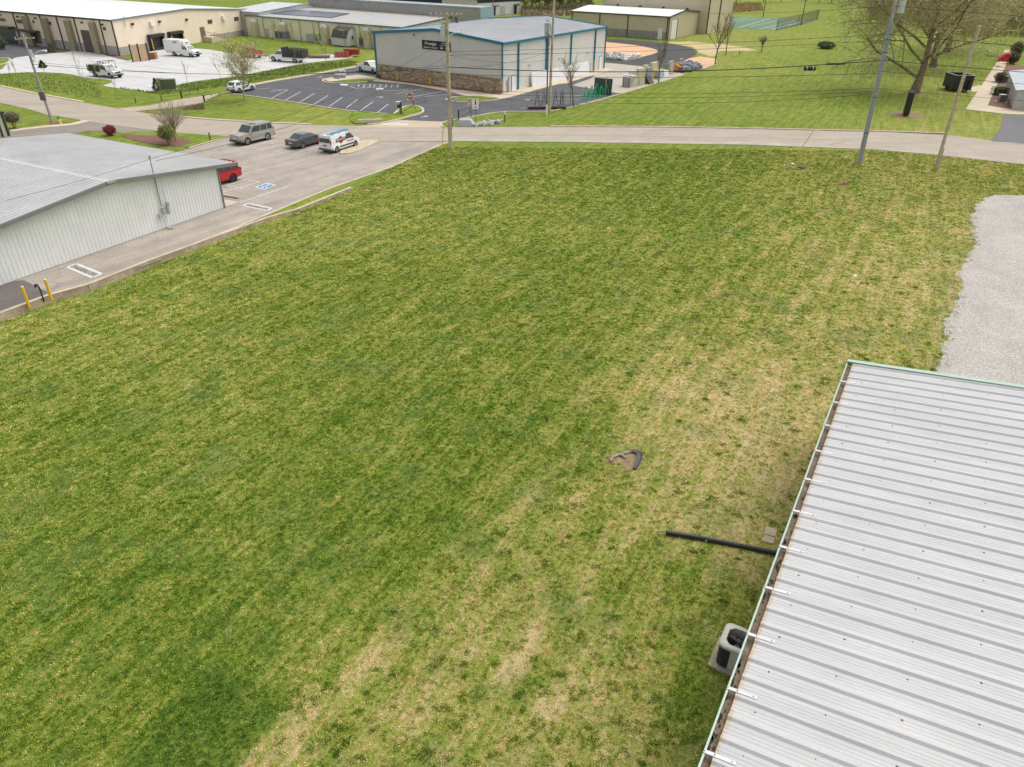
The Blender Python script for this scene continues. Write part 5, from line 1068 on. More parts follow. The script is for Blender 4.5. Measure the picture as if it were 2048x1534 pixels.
mb = MB(); mb.tube([(1.4,-.5,1.9),(1.4,-.5,2.9),(2.6,-.5,2.9),(2.6,-.5,1.9)], 0.06, 5); mb.tube([(2.0,0.3,1.9),(2.0,0.3,3.0)], 0.06, 5); mb.tube([(1.7,0.3,2.7),(2.9,0.3,2.7)], 0.06, 5); mb.build('blue_rack', cyanp, sk_)
place(sk_, (590, 125.6), 7.6-0.95-4.9, 1, 160, 2.15)
# box truck backed to the dock
bx = cabtruck('box_truck', 'white box truck backed up to the right hand dock', 7.4, 2.1, 4.3, 0.42, 'box truck')
vbox(bx, 'cargo_box', -0.05, 4.4, -1.15, 1.15, 0.95, 3.05, white, 0.03); vbox(bx, 'wind_deflector', 4.42, 5.0, -0.9, 0.9, 2.1, 2.85, white, 0.08); vbox(bx, 'frame_rail', 0, 4.4, -0.5, 0.5, 0.75, 0.95, black)
lgp = M('dark_red_print', (0.3,0.05,0.05))
for sy in (-1, 1):
    e_ = vbox(bx, 'logo_plate', 2.5, 3.5, sy*1.152-0.006, sy*1.152+0.006, 2.45, 2.8, lgp); vbox(bx, 'logo_bar', 2.6, 3.4, sy*1.16-0.006, sy*1.16+0.006, 2.58, 2.68, white); vbox(bx, 'yellow_sticker', 0.3, 0.75, sy*1.152-0.006, sy*1.152+0.006, 2.6, 2.8, yellowp)
vbox(bx, 'logo_plate', 5.0, 5.02, -0.4, 0.4, 2.4, 2.62, lgp)
place(bx, (382.4, 114.6), 7.4-0.95, -1, -22, 2.1)
# far parked car at top centre
fc = vehicle('distant_white_car', 'white car parked far away beside the navy building', 4.5, 1.8, 2.7, 0.33, 0.9, [(0.02,0.55),(0.03,0.95),(3.3,1.0),(4.3,0.85),(4.48,0.5)], white, (0.5,1.1,2.5,3.3,0.97,1.45)); place(fc, (722, 4), 3.6, -1, 10, 1.8)

# ------------------------------------------------------------------ small site objects
tb_m = M('teal_cap', (0.01, 0.22, 0.22), 0.5)
def bollard(px, label, y):
    p = P(*px, 0.2); t = thing('bollard', label, 'bollard', (p.x, p.y, 0), 0, 'yellow bollards by the retaining wall')
    mb = MB(); mb.tube([(0,0,0),(0,0,1.38)], 0.085, 12); mb.build('post', M('bollard_yellow', (0.80, 0.50, 0.01), 0.5, 0, 0.06, 3), t, smooth=False); mb = MB(); mb.lathe([(0.087,1.38),(0.07,1.43),(0.02,1.45)], 12); mb.build('cap', M('pale_yellow', (0.75,0.66,0.38), 0.5), t)
bollard((57,609), 'left of the two yellow bollards on the wall by the dark drive', 0); bollard((102,594), 'right of the two yellow bollards on the wall beside dark drive', 0)
p = P(86.5, 597.5, 0.2); t = thing('bent_standpipe', 'black bent pipe rising behind the wall between two yellow bollards', 'pipe', (p.x, p.y, 0))
d_ = -WU; mb = MB(); q0 = P(70, 569, 1.3)-Vector((p.x, p.y, 0)); mb.tube([(0,0,0),(0,0,0.95),(q0.x*.25,q0.y*.25,1.18),(q0.x*.7,q0.y*.7,1.28),(q0.x,q0.y,1.28)], 0.045, 8); mb.build('pipe', cyl_black, t); mb = MB(); mb.tube([(q0.x,q0.y,1.28),(q0.x*1.03,q0.y*1.03,1.12)], 0.07, 8); mb.build('outlet', cyl_black, t)
# painted NO PARKING boxes, stall lines, accessible bay
def paintbox(c, label):
    c = [Vector((q.x, q.y, 0.036)) for q in c]; t = thing('painted_sign_box', label, 'road marking', c[0]); cc_ = [q-c[0] for q in c]; w_ = 0.22
    for i in range(4):
        a, b = cc_[i], cc_[(i+1) % 4]; mb = MB(); mb.bar(a, b, w_, 0.004); mb.build('border', linep, t)
    cen = sum(cc_, Vector())/4; xd_ = (cc_[0]-cc_[1]); yd_ = (cc_[0]-cc_[3]); ln = xd_.length
    mb = MB(); mb.poly([cen+(q-cen)*0.93 for q in cc_], -0.003); mb.build('backing', M('faded_paint', (0.42,0.40,0.37), 0.8, 0, 0.15, 3), t)
    text('NO PARKING', 0.6, M('dark_lettering', (0.10,0.10,0.10), 0.8), t, (cen+Vector((0,0,0.003)), xd_.normalized(), yd_.normalized()*-1.0), depth=0.001, bold=0.012, width=ln*0.84)
pb = lambda l: [P(*q) for q in l]
def paint2(q, label):  # corners: far-left, far-right, near-right, near-left in the photo; lettering reads from the far side
    tl, tr, br_, bl = pb(q); c = [Vector((v.x, v.y, 0.036)) for v in (tl, tr, br_, bl)]; t = thing('painted_sign_box', label, 'road marking', c[0]); k = [v-c[0] for v in c]
    mb = MB(); mb.poly(k, 0.0); mb.build('backing', M('faded_paint', (0.36,0.33,0.30)), t)
    for i in range(4): mb = MB(); mb.bar(k[i]+Vector((0,0,.003)), k[(i+1) % 4]+Vector((0,0,.003)), 0.17, 0.003); mb.build('border', linep, t)
    cen = sum(k, Vector())/4; xd_ = (k[0]-k[1]).normalized(); yd_ = Vector((-xd_.y, xd_.x, 0))
    text('NO PARKING', 0.72*(k[3]-k[0]).length, M('dark_lettering', (0.09,0.09,0.09), 0.8), t, (cen+Vector((0,0,0.004)), xd_, yd_), depth=0.001, bold=0.01, width=(k[0]-k[1]).length*0.86)
paint2([(152.3,528),(204.3,548.5),(185.3,556.5),(134.8,535)], 'NO PARKING painted box on driveway nearest the yellow bollards')
paint2([(495.4,407.3),(543.3,417.1),(534.5,422),(485.6,412.2)], 'worn NO PARKING painted box near the grey workshop corner')
def Z8(x, y): return (380+x/5.1125, 200+y/5.1125)
def Z3(x, y): return (740+x/5.1125, y/5.1125)
def Z2(x, y): return (380+x/5.1125, y/5.1125)
def marks(name, label, lst, w_=0.11, z=0.036, m_=None, group=None):
    t = thing(name, label, 'road marking', P(*lst[0][0], z)); o = t.location.copy()
    for a, b in lst:
        mb = MB(); mb.bar(P(*a, z)-o, P(*b, z)-o, w_, 0.003); mb.build('line', m_ or linep, t)
    return t
marks('parking_lines', 'white stall lines between the SUV, sedan and van', [(Z8(345,473),Z8(470,447)),(Z8(515,490),Z8(870,410)),(Z8(680,510),Z8(1000,440)),(Z8(865,528),Z8(1040,487)),(Z8(1070,545),Z8(1310,478)),(Z8(1255,557),Z8(1340,528))])
marks('parking_lines', 'hatched access aisle painted beside the grey workshop corner', [(Z8(320,890),Z8(570,815)),(Z8(570,812),Z8(715,838)),(Z8(715,836),Z8(325,945)),(Z8(320,885),Z8(480,872)),(Z8(325,912),Z8(440,912)),(Z8(360,878),Z8(540,905))])
marks('parking_line', 'single long white stall line ending beside the concrete wheel stop', [(Z8(510,1048),Z8(1000,882))])
c = [P(*Z8(*q), 0.034) for q in ((780,850),(885,868),(760,915),(660,893))]; t = thing('accessible_bay_symbol', 'blue and white accessible parking symbol painted on asphalt', 'road marking', c[0]); k = [q-c[0] for q in c]; cen = sum(k, Vector())/4
mb = MB(); mb.poly(k, 0.0); mb.build('white_square', linep, t); mb = MB(); mb.poly([cen+(q-cen)*0.78 for q in k], 0.004); mb.build('blue_square', M('blue_road_paint', (0.03,0.20,0.45), 0.7), t)
mb = MB(); xd_ = (k[1]-k[0]).normalized(); yd_ = (k[0]-k[3]).normalized(); S2_ = (k[1]-k[0]).length*0.34; S3_ = (k[0]-k[3]).length*0.34
fr = lambda a_, b_: cen+xd_*a_*S2_+yd_*b_*S3_+Vector((0,0,0.007))
for a_, b_ in (((-.1,.55),(-.1,-.05)),((-.1,-.05),(.45,-.05)),((.45,-.05),(.7,-.6)),((-.1,.25),(.35,.25)),((-.3,.1),(-.5,-.3)),((-.5,-.3),(-.2,-.75)),((-.2,-.75),(.35,-.7))): mb.bar(fr(*a_), fr(*b_), 0.14, 0.002)
mb.lathe([(0.14,fr(-.1,.8).z),(0.13,fr(-.1,.8).z+.001)], 8, (fr(-.1,.8).x, fr(-.1,.8).y)); mb.build('wheelchair_symbol', linep, t)
t = thing('wheel_stop', 'concrete wheel stop beside the workshop corner', 'wheel stop', P(*Z8(350,975))); mb = MB(); a = P(*Z8(350,985))-t.location; b = P(*Z8(500,1010))-t.location; mb.bar(a+Vector((0,0,.1)), b+Vector((0,0,.1)), 0.25, 0.16); mb.build('block', conc, t, bevel=0.03)
sheet('shop_doorstep', PX([Z8(352,1020), Z8(500,1048), Z8(365,1100), Z8(330,1105)]), 0.05, walkm)
marks('parking_lines', 'row of slanted white stall lines along the dark lot edge', [(Z2(835,1003),Z2(1000,918)),(Z2(975,1022),Z2(1132,938)),(Z2(1122,1045),Z2(1272,955)),(Z2(1268,1065),Z2(1412,975)),(Z2(1422,1088),Z2(1560,995)),(Z2(1600,1100),Z2(1710,1018)),(Z2(1742,1132),Z2(1870,1040)),(Z2(1910,1153),Z2(2030,1062)),(Z2(815,935),Z2(940,925)),(Z2(840,920),Z2(1000,914)),(Z2(680,912),Z2(830,898))], 0.11, 0.036)
marks('parking_lines', 'white stall lines in front of the stone veneer wall', [(Z3(0,893),Z3(345,877)),(Z3(70,930),Z3(390,920)),(Z3(260,958),Z3(545,908)),(Z3(440,990),Z3(740,930)),(Z3(560,985),Z3(860,960)),(Z3(-210,880),Z3(-140,905)),(Z3(-140,905),Z3(0,893)),(Z3(-200,870),Z3(0,862)),(Z3(0,862),Z3(310,866))]+[(Z3(x,862),Z3(x-12,893)) for x in (-110,-55,5,50,110,170,228,290)], 0.11, 0.036)
marks('parking_lines', 'white stall lines beside the green slab racks', [(Z4a, Z4b) for Z4a, Z4b in (((1040+0/9.31,130+803/9.31),(1040+190/9.31,130+803/9.31)),((1040+250/9.31,130+748/9.31),(1040+720/9.31,130+750/9.31)),((1040+600/9.31,130+690/9.31),(1040+1190/9.31,130+705/9.31)),((1040+660/9.31,130+628/9.31),(1040+1130/9.31,130+640/9.31)),((1040+780/9.31,130+575/9.31),(1040+1180/9.31,130+570/9.31)),((1040+1080/9.31,130+525/9.31),(1040+1330/9.31,130+525/9.31)))], 0.11, 0.036)
def arrow(label, a, b):
    a, b = P(*a, 0.036), P(*b, 0.036); t = thing('lane_arrow', label, 'road marking', a, 0, 'white lane arrows'); d = (b-a); u_ = d.normalized(); q = Vector((-u_.y, u_.x, 0)); mb = MB(); mb.bar((0,0,0), d*0.6, 0.16, 0.003)
    mb.poly([d*0.55+q*0.35, d, d*0.55-q*0.35], 0.0015); mb.build('arrow', linep, t)
arrow('white lane arrow in the left part of the dark lot', Z2(1290,792), Z2(1360,785)); arrow('white lane arrow left of the do not enter sign', Z3(65,988), Z3(140,995)); arrow('white lane arrow beside the slab yard pole', Z3(1570,1025), Z3(1635,1018)); arrow('white lane arrow pointing out near the apron', Z3(520,1198), Z3(595,1185))
for a_, b_, c_, d_ in ((120,1262,388,1273), (200,1248,300,1256)):
    pass
t = thing('stop_bar', 'thick white stop bar painted across the driveway apron', 'road marking', P(763,247.5,0.048)); mb = MB(); mb.bar((0,0,0), P(816,249,0.048)-t.location, 0.55, 0.003); mb.bar(P(770,244.4,0.048)-t.location, P(800,245.4,0.048)-t.location, 0.25, 0.003); mb.build('line', linep, t)
def plaque(label, q, txt=None):
    t = thing('painted_label', label, 'road marking', P(*q[0], 0.036)); mb = MB(); mb.poly([P(*x, 0.036)-t.location for x in q], 0); mb.build('plate', linep, t); mb = MB(); c_ = [P(*x, 0.036)-t.location for x in q]; cen = sum(c_, Vector())/4; mb.bar(c_[0].lerp(c_[3],.5).lerp(cen,.3)+Vector((0,0,.003)), c_[1].lerp(c_[2],.5).lerp(cen,.3)+Vector((0,0,.003)), 0.25, 0.002); mb.build('faded_words', M('grey_lettering', (0.35,0.36,0.38)), t)
plaque('small white painted label at left end of hatched aisle', [(681,167.8),(696,168.2),(696,171),(681,170.6)]); plaque('small white painted label below the hatched aisle', [(752,176.3),(767,175.8),(767,178.6),(752,179)])

# signs by the driveway
def post_sign(nm, label, base, topc, w_, h_, face, lean=None):
    p = P(*base); n0 = Vector((-0.12, -1, 0)).normalized()
    t = thing(nm, label, 'sign', p); z = pole_z(p, topc[1]); x_shift = 0
    top = Vector((0, 0, z))
    if lean: # leaning post: top stays over a point to the side
        q = P(*topc, z) ; top = Vector((q.x-p.x, q.y-p.y, z)); top.y = 0; top.x = (topc[0]-proj((p.x, p.y, z))[0])/ (proj((p.x+1, p.y, z))[0]-proj((p.x, p.y, z))[0])
    mb = MB(); mb.tube([(0,0,0), top+Vector((0,0,h_*0.4))*1], 0.035, 6); mb.build('post', M('dark_green_post', (0.03,0.05,0.04), 0.6), t)
    return t, top
t, tp = post_sign('do_not_enter_sign', 'white square DO NOT ENTER sign with red disc on leaning post', Z3(470,1125), Z3(410,985), 1, 1, None, True)
xd_ = Vector((1, -0.05, 0.18)).normalized(); yd_ = Vector((-0.18, -0.1, 1)).normalized(); nn = xd_.cross(yd_); c0 = tp+nn*0.06
def plate(t, c0, xd_, yd_, w_, h_, m_, name, off=0.0, th=0.012):
    nn = xd_.cross(yd_).normalized(); mb = MB(); q = [c0+xd_*a_*w_/2+yd_*b_*h_/2+nn*off for a_, b_ in ((-1,-1),(1,-1),(1,1),(-1,1))]; mb.hexa(q+[v+nn*th for v in q]); return mb.build(name, m_, t)
def disc(t, c0, xd_, yd_, r, m_, name, off, r2=None):
    nn = xd_.cross(yd_).normalized(); mb = MB(); n = 20; ring = [c0+(xd_*math.cos(2*math.pi*k/n)+yd_*math.sin(2*math.pi*k/n))*r+nn*off for k in range(n)]
    if r2 is None: mb.add(ring+[v+nn*.004 for v in ring], [tuple(range(n, 2*n))]+[(k, (k+1) % n, n+(k+1) % n, n+k) for k in range(n)])
    else:
        r_in = [c0+(v-nn*off-c0)*(r2/r)+nn*off for v in ring]; mb.add(ring+r_in, [(k, (k+1) % n, n+(k+1) % n, n+k) for k in range(n)])
    return mb.build(name, m_, t)
sgr = M('sign_red', (0.60, 0.02, 0.02), 0.4); plate(t, c0, xd_, yd_, 0.95, 0.95, white, 'panel'); disc(t, c0, xd_, yd_, 0.44, sgr, 'red_disc', 0.014)
plate(t, c0, xd_, yd_, 0.66, 0.13, white, 'white_bar', 0.02, 0.004); text('DO NOT', 0.15, white, t, (c0+yd_*0.2+nn*0.022, xd_, yd_), width=0.45); text('ENTER', 0.15, white, t, (c0-yd_*0.2+nn*0.022, xd_, yd_), width=0.45)
t, tp = post_sign('no_left_turn_sign', 'tilted no left turn sign on thin post', Z3(1035,1210), Z3(1027,1045), 1, 1, None)
xd_ = Vector((0.82, -0.55, -0.22)).normalized(); yd_ = Vector((0.18, -0.05, 1)); yd_ = (yd_-xd_*yd_.dot(xd_)).normalized(); nn = xd_.cross(yd_); c0 = tp+nn*0.06
plate(t, c0, xd_, yd_, 0.9, 0.9, white, 'panel'); disc(t, c0, xd_, yd_, 0.42, sgr, 'red_ring', 0.016, 0.33)
mb = MB()
for a_, b_ in (((.12,-.2),(.12,.08)),((.12,.08),(-.15,.08)),((-.05,.2),(-.2,.08)),((-.2,.08),(-.05,-.04))): mb.bar(c0+xd_*a_[0]+yd_*a_[1]+nn*.02, c0+xd_*b_[0]+yd_*b_[1]+nn*.02, 0.07, 0.02, nn)
mb.build('arrow', black, t); mb = MB(); mb.bar(c0-xd_*.27+yd_*.27+nn*.03, c0+xd_*.27-yd_*.27+nn*.03, 0.07, 0.01, nn); mb.build('red_slash', sgr, t)
t, tp = post_sign('white_notice_sign', 'white rectangular notice sign with black figure beside the turn sign', Z3(1082,1225), Z3(1078,1062), 1, 1, None)
xd_ = Vector((1, -0.05, 0)).normalized(); yd_ = Vector((0, 0, 1)); nn = xd_.cross(yd_); c0 = tp+nn*0.06; plate(t, c0, xd_, yd_, 0.85, 1.25, white, 'panel')
plate(t, c0+yd_*0.12, xd_, yd_, 0.16, 0.42, black, 'figure_body', 0.014, 0.004); disc(t, c0+yd_*0.42, xd_, yd_, 0.08, black, 'figure_head', 0.014); plate(t, c0-yd_*0.38, xd_, yd_, 0.42, 0.12, M('olive_print', (0.30,0.32,0.16)), 'print_line', 0.014, 0.004)
# swing gates
def gate(label, base, tip, zt, hl=1.0):
    p = P(*base); t = thing('swing_gate', label, 'gate', p); zt_ = pole_z(p, zt); q = tip; d = P(*q, zt_*0.95); d = Vector((d.x-p.x, d.y-p.y, 0))
    mb = MB(); mb.box(-.09, .09, -.09, .09, 0, zt_); mb.build('post', dark, t); mb = MB(); a = Vector((0, 0, zt_-0.08)); e = d+Vector((0, 0, zt_-0.05)); mb.tube([a, e], 0.035, 5); mb.tube([e, e-Vector((0,0,.55))], 0.035, 5)
    m0 = d*0.5+Vector((0,0,zt_-0.62)); mb.tube([e-Vector((0,0,.55)), m0], 0.035, 5); mb.tube([m0, d*0.5+Vector((0,0,zt_-.06))], 0.035, 5); mb.tube([m0, (0.02,0,0.25)], 0.035, 5); mb.build('boom_frame', dark, t); return t
gate('black swing gate left of the driveway near the mailbox', Z3(322,1180), Z3(572,1000), 203.5); gate('black swing gate right of the driveway beside the notice signs', Z3(907,1230), Z3(1122,1072), 220); gate('black swing gate at the side lane beside the small tree', Z2(150,1045), Z2(300,945), 190)
gate('black swing gate on the grass by the side lane far end', (20+1860/5.1125-20, 1005/5.1125), (2020/5.1125, 918/5.1125), 182)
for base, tp_y, lab in (((371/1.0-99,206.5),195,'left black gate stop post in grass by the side lane'),((324,202),191,'right black gate stop post in grass by the side lane')):
    p = P(*base); t = thing('gate_post', lab, 'post', p); mb = MB(); mb.box(-.05,.05,-.05,.05,0,pole_z(p,tp_y)); mb.build('post', dark, t)
def mailbox(label, base, h, white_top=False):
    p = P(*base); t = thing('mailbox', label, 'mailbox', p); mb = MB(); mb.box(-.05,.05,-.05,.05,0,h*0.75); mb.build('post', dark, t); mb = MB(); mb.box(-.28,.28,-.2,.2,h*0.68,h); mb.build('box', dark, t, bevel=0.05)
    if white_top: mb = MB(); mb.box(-.45,.25,-.25,.2,h+0.35,h+0.40); mb.box(-.45,-.4,-.25,-.2,h,h+.36); mb.box(.2,.25,-.25,-.2,h,h+.36); mb.build('bracket', white, t)
mailbox('black mailbox with white bracket beside left driveway gate', (800,228.5), 1.25, True)
def marker(label, base, ty, mats, nm='marker_post'):
    p = P(*base); t = thing(nm, label, 'marker post', p); z = pole_z(p, ty); mb = MB(); mb.tube([(0,0,0),(0,0,z*0.72)], 0.07, 6); mb.build('post', mats[0], t); mb = MB(); mb.tube([(0,0,z*0.72),(0,0,z)], 0.075, 6); mb.build('cap', mats[1], t)
marker('white topped black marker post in grass by the road', (1009.5,244), 223, (dark, white)); marker('black marker post with white band behind the tall wooden pole', (904.5,253), 229, (dark, galv))
marker('pale yellow pipeline marker in grass beside the right wooden pole', (1880,262), 233, (M('pale_yellow_post', (0.62,0.52,0.22), 0.6), M('yellow_cap', (0.7,0.5,0.1), 0.6))); marker('thin dark stake in the far grass near bare saplings', (1478,109), 101, (dark, dark)); marker('small black stake on verge by the red mulch bed', Z8(208,415), 265, (dark, dark))
# hydrant
p = P(121.5, 248.5); t = thing('fire_hydrant', 'yellow fire hydrant with teal cap beside the left utility pole', 'fire hydrant', p)
mb = MB(); mb.lathe([(0.2,0),(0.2,0.08),(0.15,0.1),(0.15,0.62),(0.19,0.64),(0.19,0.70)], 12); mb.build('barrel', M('hydrant_yellow', (0.75,0.60,0.12), 0.5), t); mb = MB(); mb.lathe([(0.21,0.70),(0.20,0.82),(0.10,0.98),(0.05,1.05)], 12); mb.build('bonnet', tb_m, t)
mb = MB(); mb.tube([(-.27,0,.5),(.27,0,.5)], 0.075, 8); mb.tube([(0,-.27,.45),(0,0,.45)], 0.1, 8); mb.build('outlet', MATS['hydrant_yellow'], t)

# stone yard things
gr_g = greenp
def aframe(label, base, ty, w_=0.9, lean=0.0, mat=None, ang=0.3):
    p = P(*base); t = thing('slab_rack', label, 'slab rack', p, ang, 'slab racks'); z = pole_z(p, ty)
    mb = MB(); 
    for x in (-w_/2*0.5, w_/2*0.5): mb.tube([(x*1.9,-.25,0),(0.0+x*0.35,0,z)], 0.055, 5)
    mb.tube([(0,0.9,0),(0,0,z)], 0.055, 5); mb.build('frame', mat or gr_g, t); mb = MB(); mb.tube([(-w_*.45,-.25,.05),(-w_*.45,.9,.05)], 0.05, 5); mb.tube([(w_*.45,-.25,.05),(w_*.45,.9,.05)], 0.05, 5); mb.build('base_rail', mat or gr_g, t); return t
def ZY(x, y): return (1040+x/9.31, 130+y/9.31)
for k, (b, ty, lab) in enumerate([((1220,595),400,'green slab rack, leftmost upright of the rack group'),((1285,640),455,'green slab rack with long foot lying to its left'),((1330,580),380,'grey green slab rack just left of the black slab'),((1390,610),415,'green slab rack in front of the left part of the black slab'),((1420,560),350,'tallest green slab rack against black slab left edge'),((1500,590),392,'green slab rack standing before the black slab centre'),((1600,565),365,'yellow green slab rack before the black slab right part')]):
    aframe(lab, ZY(*b), 130+ty/9.31, 1.0 if k > 3 else 0.6, 0, M('grey_green_paint', (0.20,0.33,0.30), 0.6) if k == 2 else None, 0.2+0.1*k)
p = P(*ZY(1090,640)); t = thing('fallen_rack_beam', 'green steel beam lying on asphalt left of the racks', 'beam', p); mb = MB(); mb.tube([(0,0,.08),P(*ZY(1260,648))-p+Vector((0,0,.08))], 0.09, 5); mb.build('beam', greenp, t)
def slab(nm, label, q, h, th, mat, tilt=0.25, cat='stone slab', group=None):
    a, b = P(*q[0]), P(*q[1]); t = thing(nm, label, cat, a, 0, group); d = b-a; n_ = Vector((-d.y, d.x, 0)).normalized(); 
    mb = MB(); o = n_*tilt; mb.hexa([Vector((0,0,0)), d, d+n_*th, n_*th, Vector((0,0,h))+o, d+Vector((0,0,h))+o, d+n_*th+Vector((0,0,h))+o, n_*th+Vector((0,0,h))+o]); mb.build('slab', mat, t, bevel=0.01); return t
gran = M('dark_granite', (0.055,0.065,0.065), 0.3, 0, 0.3, 8, 0.3, 40)
slab('granite_slab', 'large dark granite slab standing behind the green racks', (ZY(1365,540), ZY(1695,568)), 2.35, 0.12, gran)
t = thing('timber_prop', 'thin pale timber prop in front of the dark granite slab', 'prop', P(*ZY(1585,560))); mb = MB(); mb.box(-.05,.05,-.05,.05,0,2.6); mb.build('prop', MATS['new_timber'], t)
mb_ = M('white_marble', (0.78,0.78,0.79), 0.35, 0, 0.05, 1.2, 0.03, 10)
slab('marble_sheet', 'nearest white marble sheet leaning against the blue trimmed building', (ZY(240,415), ZY(520,350)), 2.1, 0.3, mb_, 0.3); slab('marble_sheet', 'middle white marble sheet leaning between two downspouts', (ZY(525,348), ZY(900,250)), 2.0, 0.3, mb_, 0.3); slab('marble_sheet', 'farthest white marble sheet leaning near the corner door', (ZY(905,245), ZY(1290,160)), 2.0, 0.3, mb_, 0.3)
t = thing('metal_ladder_rack', 'grey metal rack standing at far end of the marble sheets', 'rack', P(*ZY(1300,155))); mb = MB()
for x in (0, .9): mb.tube([(x,x*1.4,0),(x,x*1.4,1.9)], 0.04, 5)
for z in (.4,.9,1.4,1.85): mb.tube([(0,0,z),(.9,1.26,z)], 0.03, 4)
mb.build('frame', galv, t)
def ZS(x, y): return (1220+x/9.31, 120+y/9.31)
crm = M('cream_stone', (0.56,0.50,0.34), 0.7, 0, 0.15, 1.5, 0.1, 8); grs = M('grey_stone', (0.36,0.34,0.33), 0.7, 0, 0.15, 2, 0.1, 8); blg = M('blue_grey_stone', (0.30,0.34,0.37), 0.6, 0, 0.2, 2, 0.2, 8)
t = thing('stone_crate', 'grey wrapped crate at front left of stone stacks', 'crate', P(*ZS(225,500))); d = P(*ZS(370,520))-P(*ZS(225,500)); n_ = Vector((-d.y, d.x, 0)).normalized()*1.0
mb = MB(); mb.hexa([Vector((0,0,.05)), d+Vector((0,0,.05)), d+n_+Vector((0,0,.05)), n_+Vector((0,0,.05)), Vector((0,0,1.5)), d+Vector((0,0,1.5)), d+n_+Vector((0,0,1.5)), n_+Vector((0,0,1.5))]); mb.build('crate_body', grs, t)
mb = MB(); [mb.bar(d*f_-n_*0.03+Vector((0,0,.05)), d*f_-n_*0.03+Vector((0,0,1.52)), 0.05, 0.05) for f_ in (.12,.85)]; mb.build('band', black, t)
for lab, q, h, th, mt in [('white stone slab stack behind the grey crate',((235,490),(410,500)),1.75,0.5,white),('pale cream slabs right of the grey crate',((410,512),(510,500)),1.7,0.7,crm),('blue grey slab pack beside the pale cream slabs',((515,490),(560,480)),1.2,0.9,blg),
        ('tall cream slab stack, largest in the stone yard',((520,480),(645,465)),2.6,0.6,crm),('white slab behind the cream slabs on the left',((330,440),(530,440)),2.0,0.2,mb_),('grey slab pack right of the tall cream stack',((650,445),(700,435)),2.2,0.7,grs),('pale blue slab leaning right of the grey slab pack',((690,440),(765,420)),2.4,0.4,blg),
        ('cream slab rear row, behind the bare tree',((780,330),(900,300)),2.4,0.5,crm),('yellowish slab under the bare tree branches',((820,350),(880,340)),1.5,0.4,M('yellow_stone',(0.60,0.50,0.22),0.7)),('cream slab stack far left of the rear row',((640,280),(720,270)),1.6,0.5,crm),
        ('small blue grey slab right of the tree trunk',((920,370),(1000,320)),1.3,0.5,blg),('tall grey slab beside the orange stone pile',((1110,280),(1180,255)),2.2,0.4,grs),('white slab low between trunk and tall grey slab',((1010,310),(1100,290)),0.9,0.4,white),('narrow grey slab near the fallen dark slab',((740,420),(770,410)),1.6,0.5,grs)]:
    slab('slab_stack', lab, (ZS(*q[0]), ZS(*q[1])), h, th, mt, 0.12, 'stone stack', 'stone slab stacks in the yard')
slab('leaning_slab', 'dark brown slab leaning at the foot of the bare tree', (ZS(750,460), ZS(830,435)), 1.9, 0.3, M('dark_brown_stone',(0.06,0.04,0.035),0.5), 1.4)
def rubble(nm, label, outline, n, hmax, mat, s=(0.25,0.55), seed=1, cat='rubble'):
    """loose stones heaped inside an outline; one object, past counting"""
    r = random.Random(seed); pts = [P(*q) for q in outline]; xs = [p.x for p in pts]; ys = [p.y for p in pts]; mb = MB(); k = 0; cx, cy = sum(xs)/len(xs), sum(ys)/len(ys)
    def ins(x, y):
        c = False; j = len(pts)-1
        for i in range(len(pts)):
            if (pts[i].y > y) != (pts[j].y > y) and x < (pts[j].x-pts[i].x)*(y-pts[i].y)/(pts[j].y-pts[i].y)+pts[i].x: c = not c
            j = i
        return c
    while k < n:
        x = r.uniform(min(xs), max(xs)); y = r.uniform(min(ys), max(ys))
        if not ins(x, y): continue
        k += 1; z = r.random()*hmax; sz = r.uniform(*s)/2
        v = [(x+sx*sz*r.uniform(.5,1.1)-cx, y+sy*sz*r.uniform(.5,1.1)-cy, z+sz*szz*r.uniform(.5,1)) for szz in (-1,1) for sx, sy in ((-1,-1),(1,-1),(1,1),(-1,1))]; mb.hexa(v)
    o = mb.build(nm, mat, None, (cx, cy, 0.02)); o['kind'] = 'stuff'; o['label'] = label; o['category'] = cat
rubble('riprap', 'grey riprap bed along inner edge of the loop drive', [(1209,113),(1240,111),(1262,117),(1250,122),(1209,119)], 220, 0.5, riprap, (0.3,0.7), 3)
rubble('riprap', 'blue grey riprap heap beside the clay bank', [(1345,130),(1372,127),(1405,136),(1400,140),(1365,146),(1340,140)], 280, 0.7, M('blue_riprap', (0.27,0.29,0.36), 0.9, 0, 0.2, 2, island=0.5), (0.3,0.7), 4)
rubble('orange_stone_pile', 'orange stone and timber pile beyond the slab stacks', [(1333,135),(1348,131),(1362,138),(1362,146),(1340,146)], 90, 0.8, M('orange_stone', (0.50,0.27,0.10), 0.9, 0, 0.2, 2, island=0.4), (0.4,0.9), 5)
rubble('roadside_riprap', 'pale stones in the grass ditch beside the road', [(942,252),(955,247),(980,244),(1004,243),(1004,246),(975,252),(950,254)], 200, 0.22, riprap, (0.15,0.4), 6)
rubble('island_rock', 'grey landscaping boulders on the left parking island', [(672,153),(685,151),(688,156),(674,158)], 7, 0.3, M('boulder_grey', (0.33,0.32,0.32), 0.9, 0, 0.2, 2, 0.2), (0.9,1.6), 7)
rubble('sheeting_pile', 'white wrapped sheeting along the inner loop edge', [(1247,121),(1268,112),(1280,113),(1278,117),(1252,124)], 26, 0.4, white, (0.6,1.3), 8)
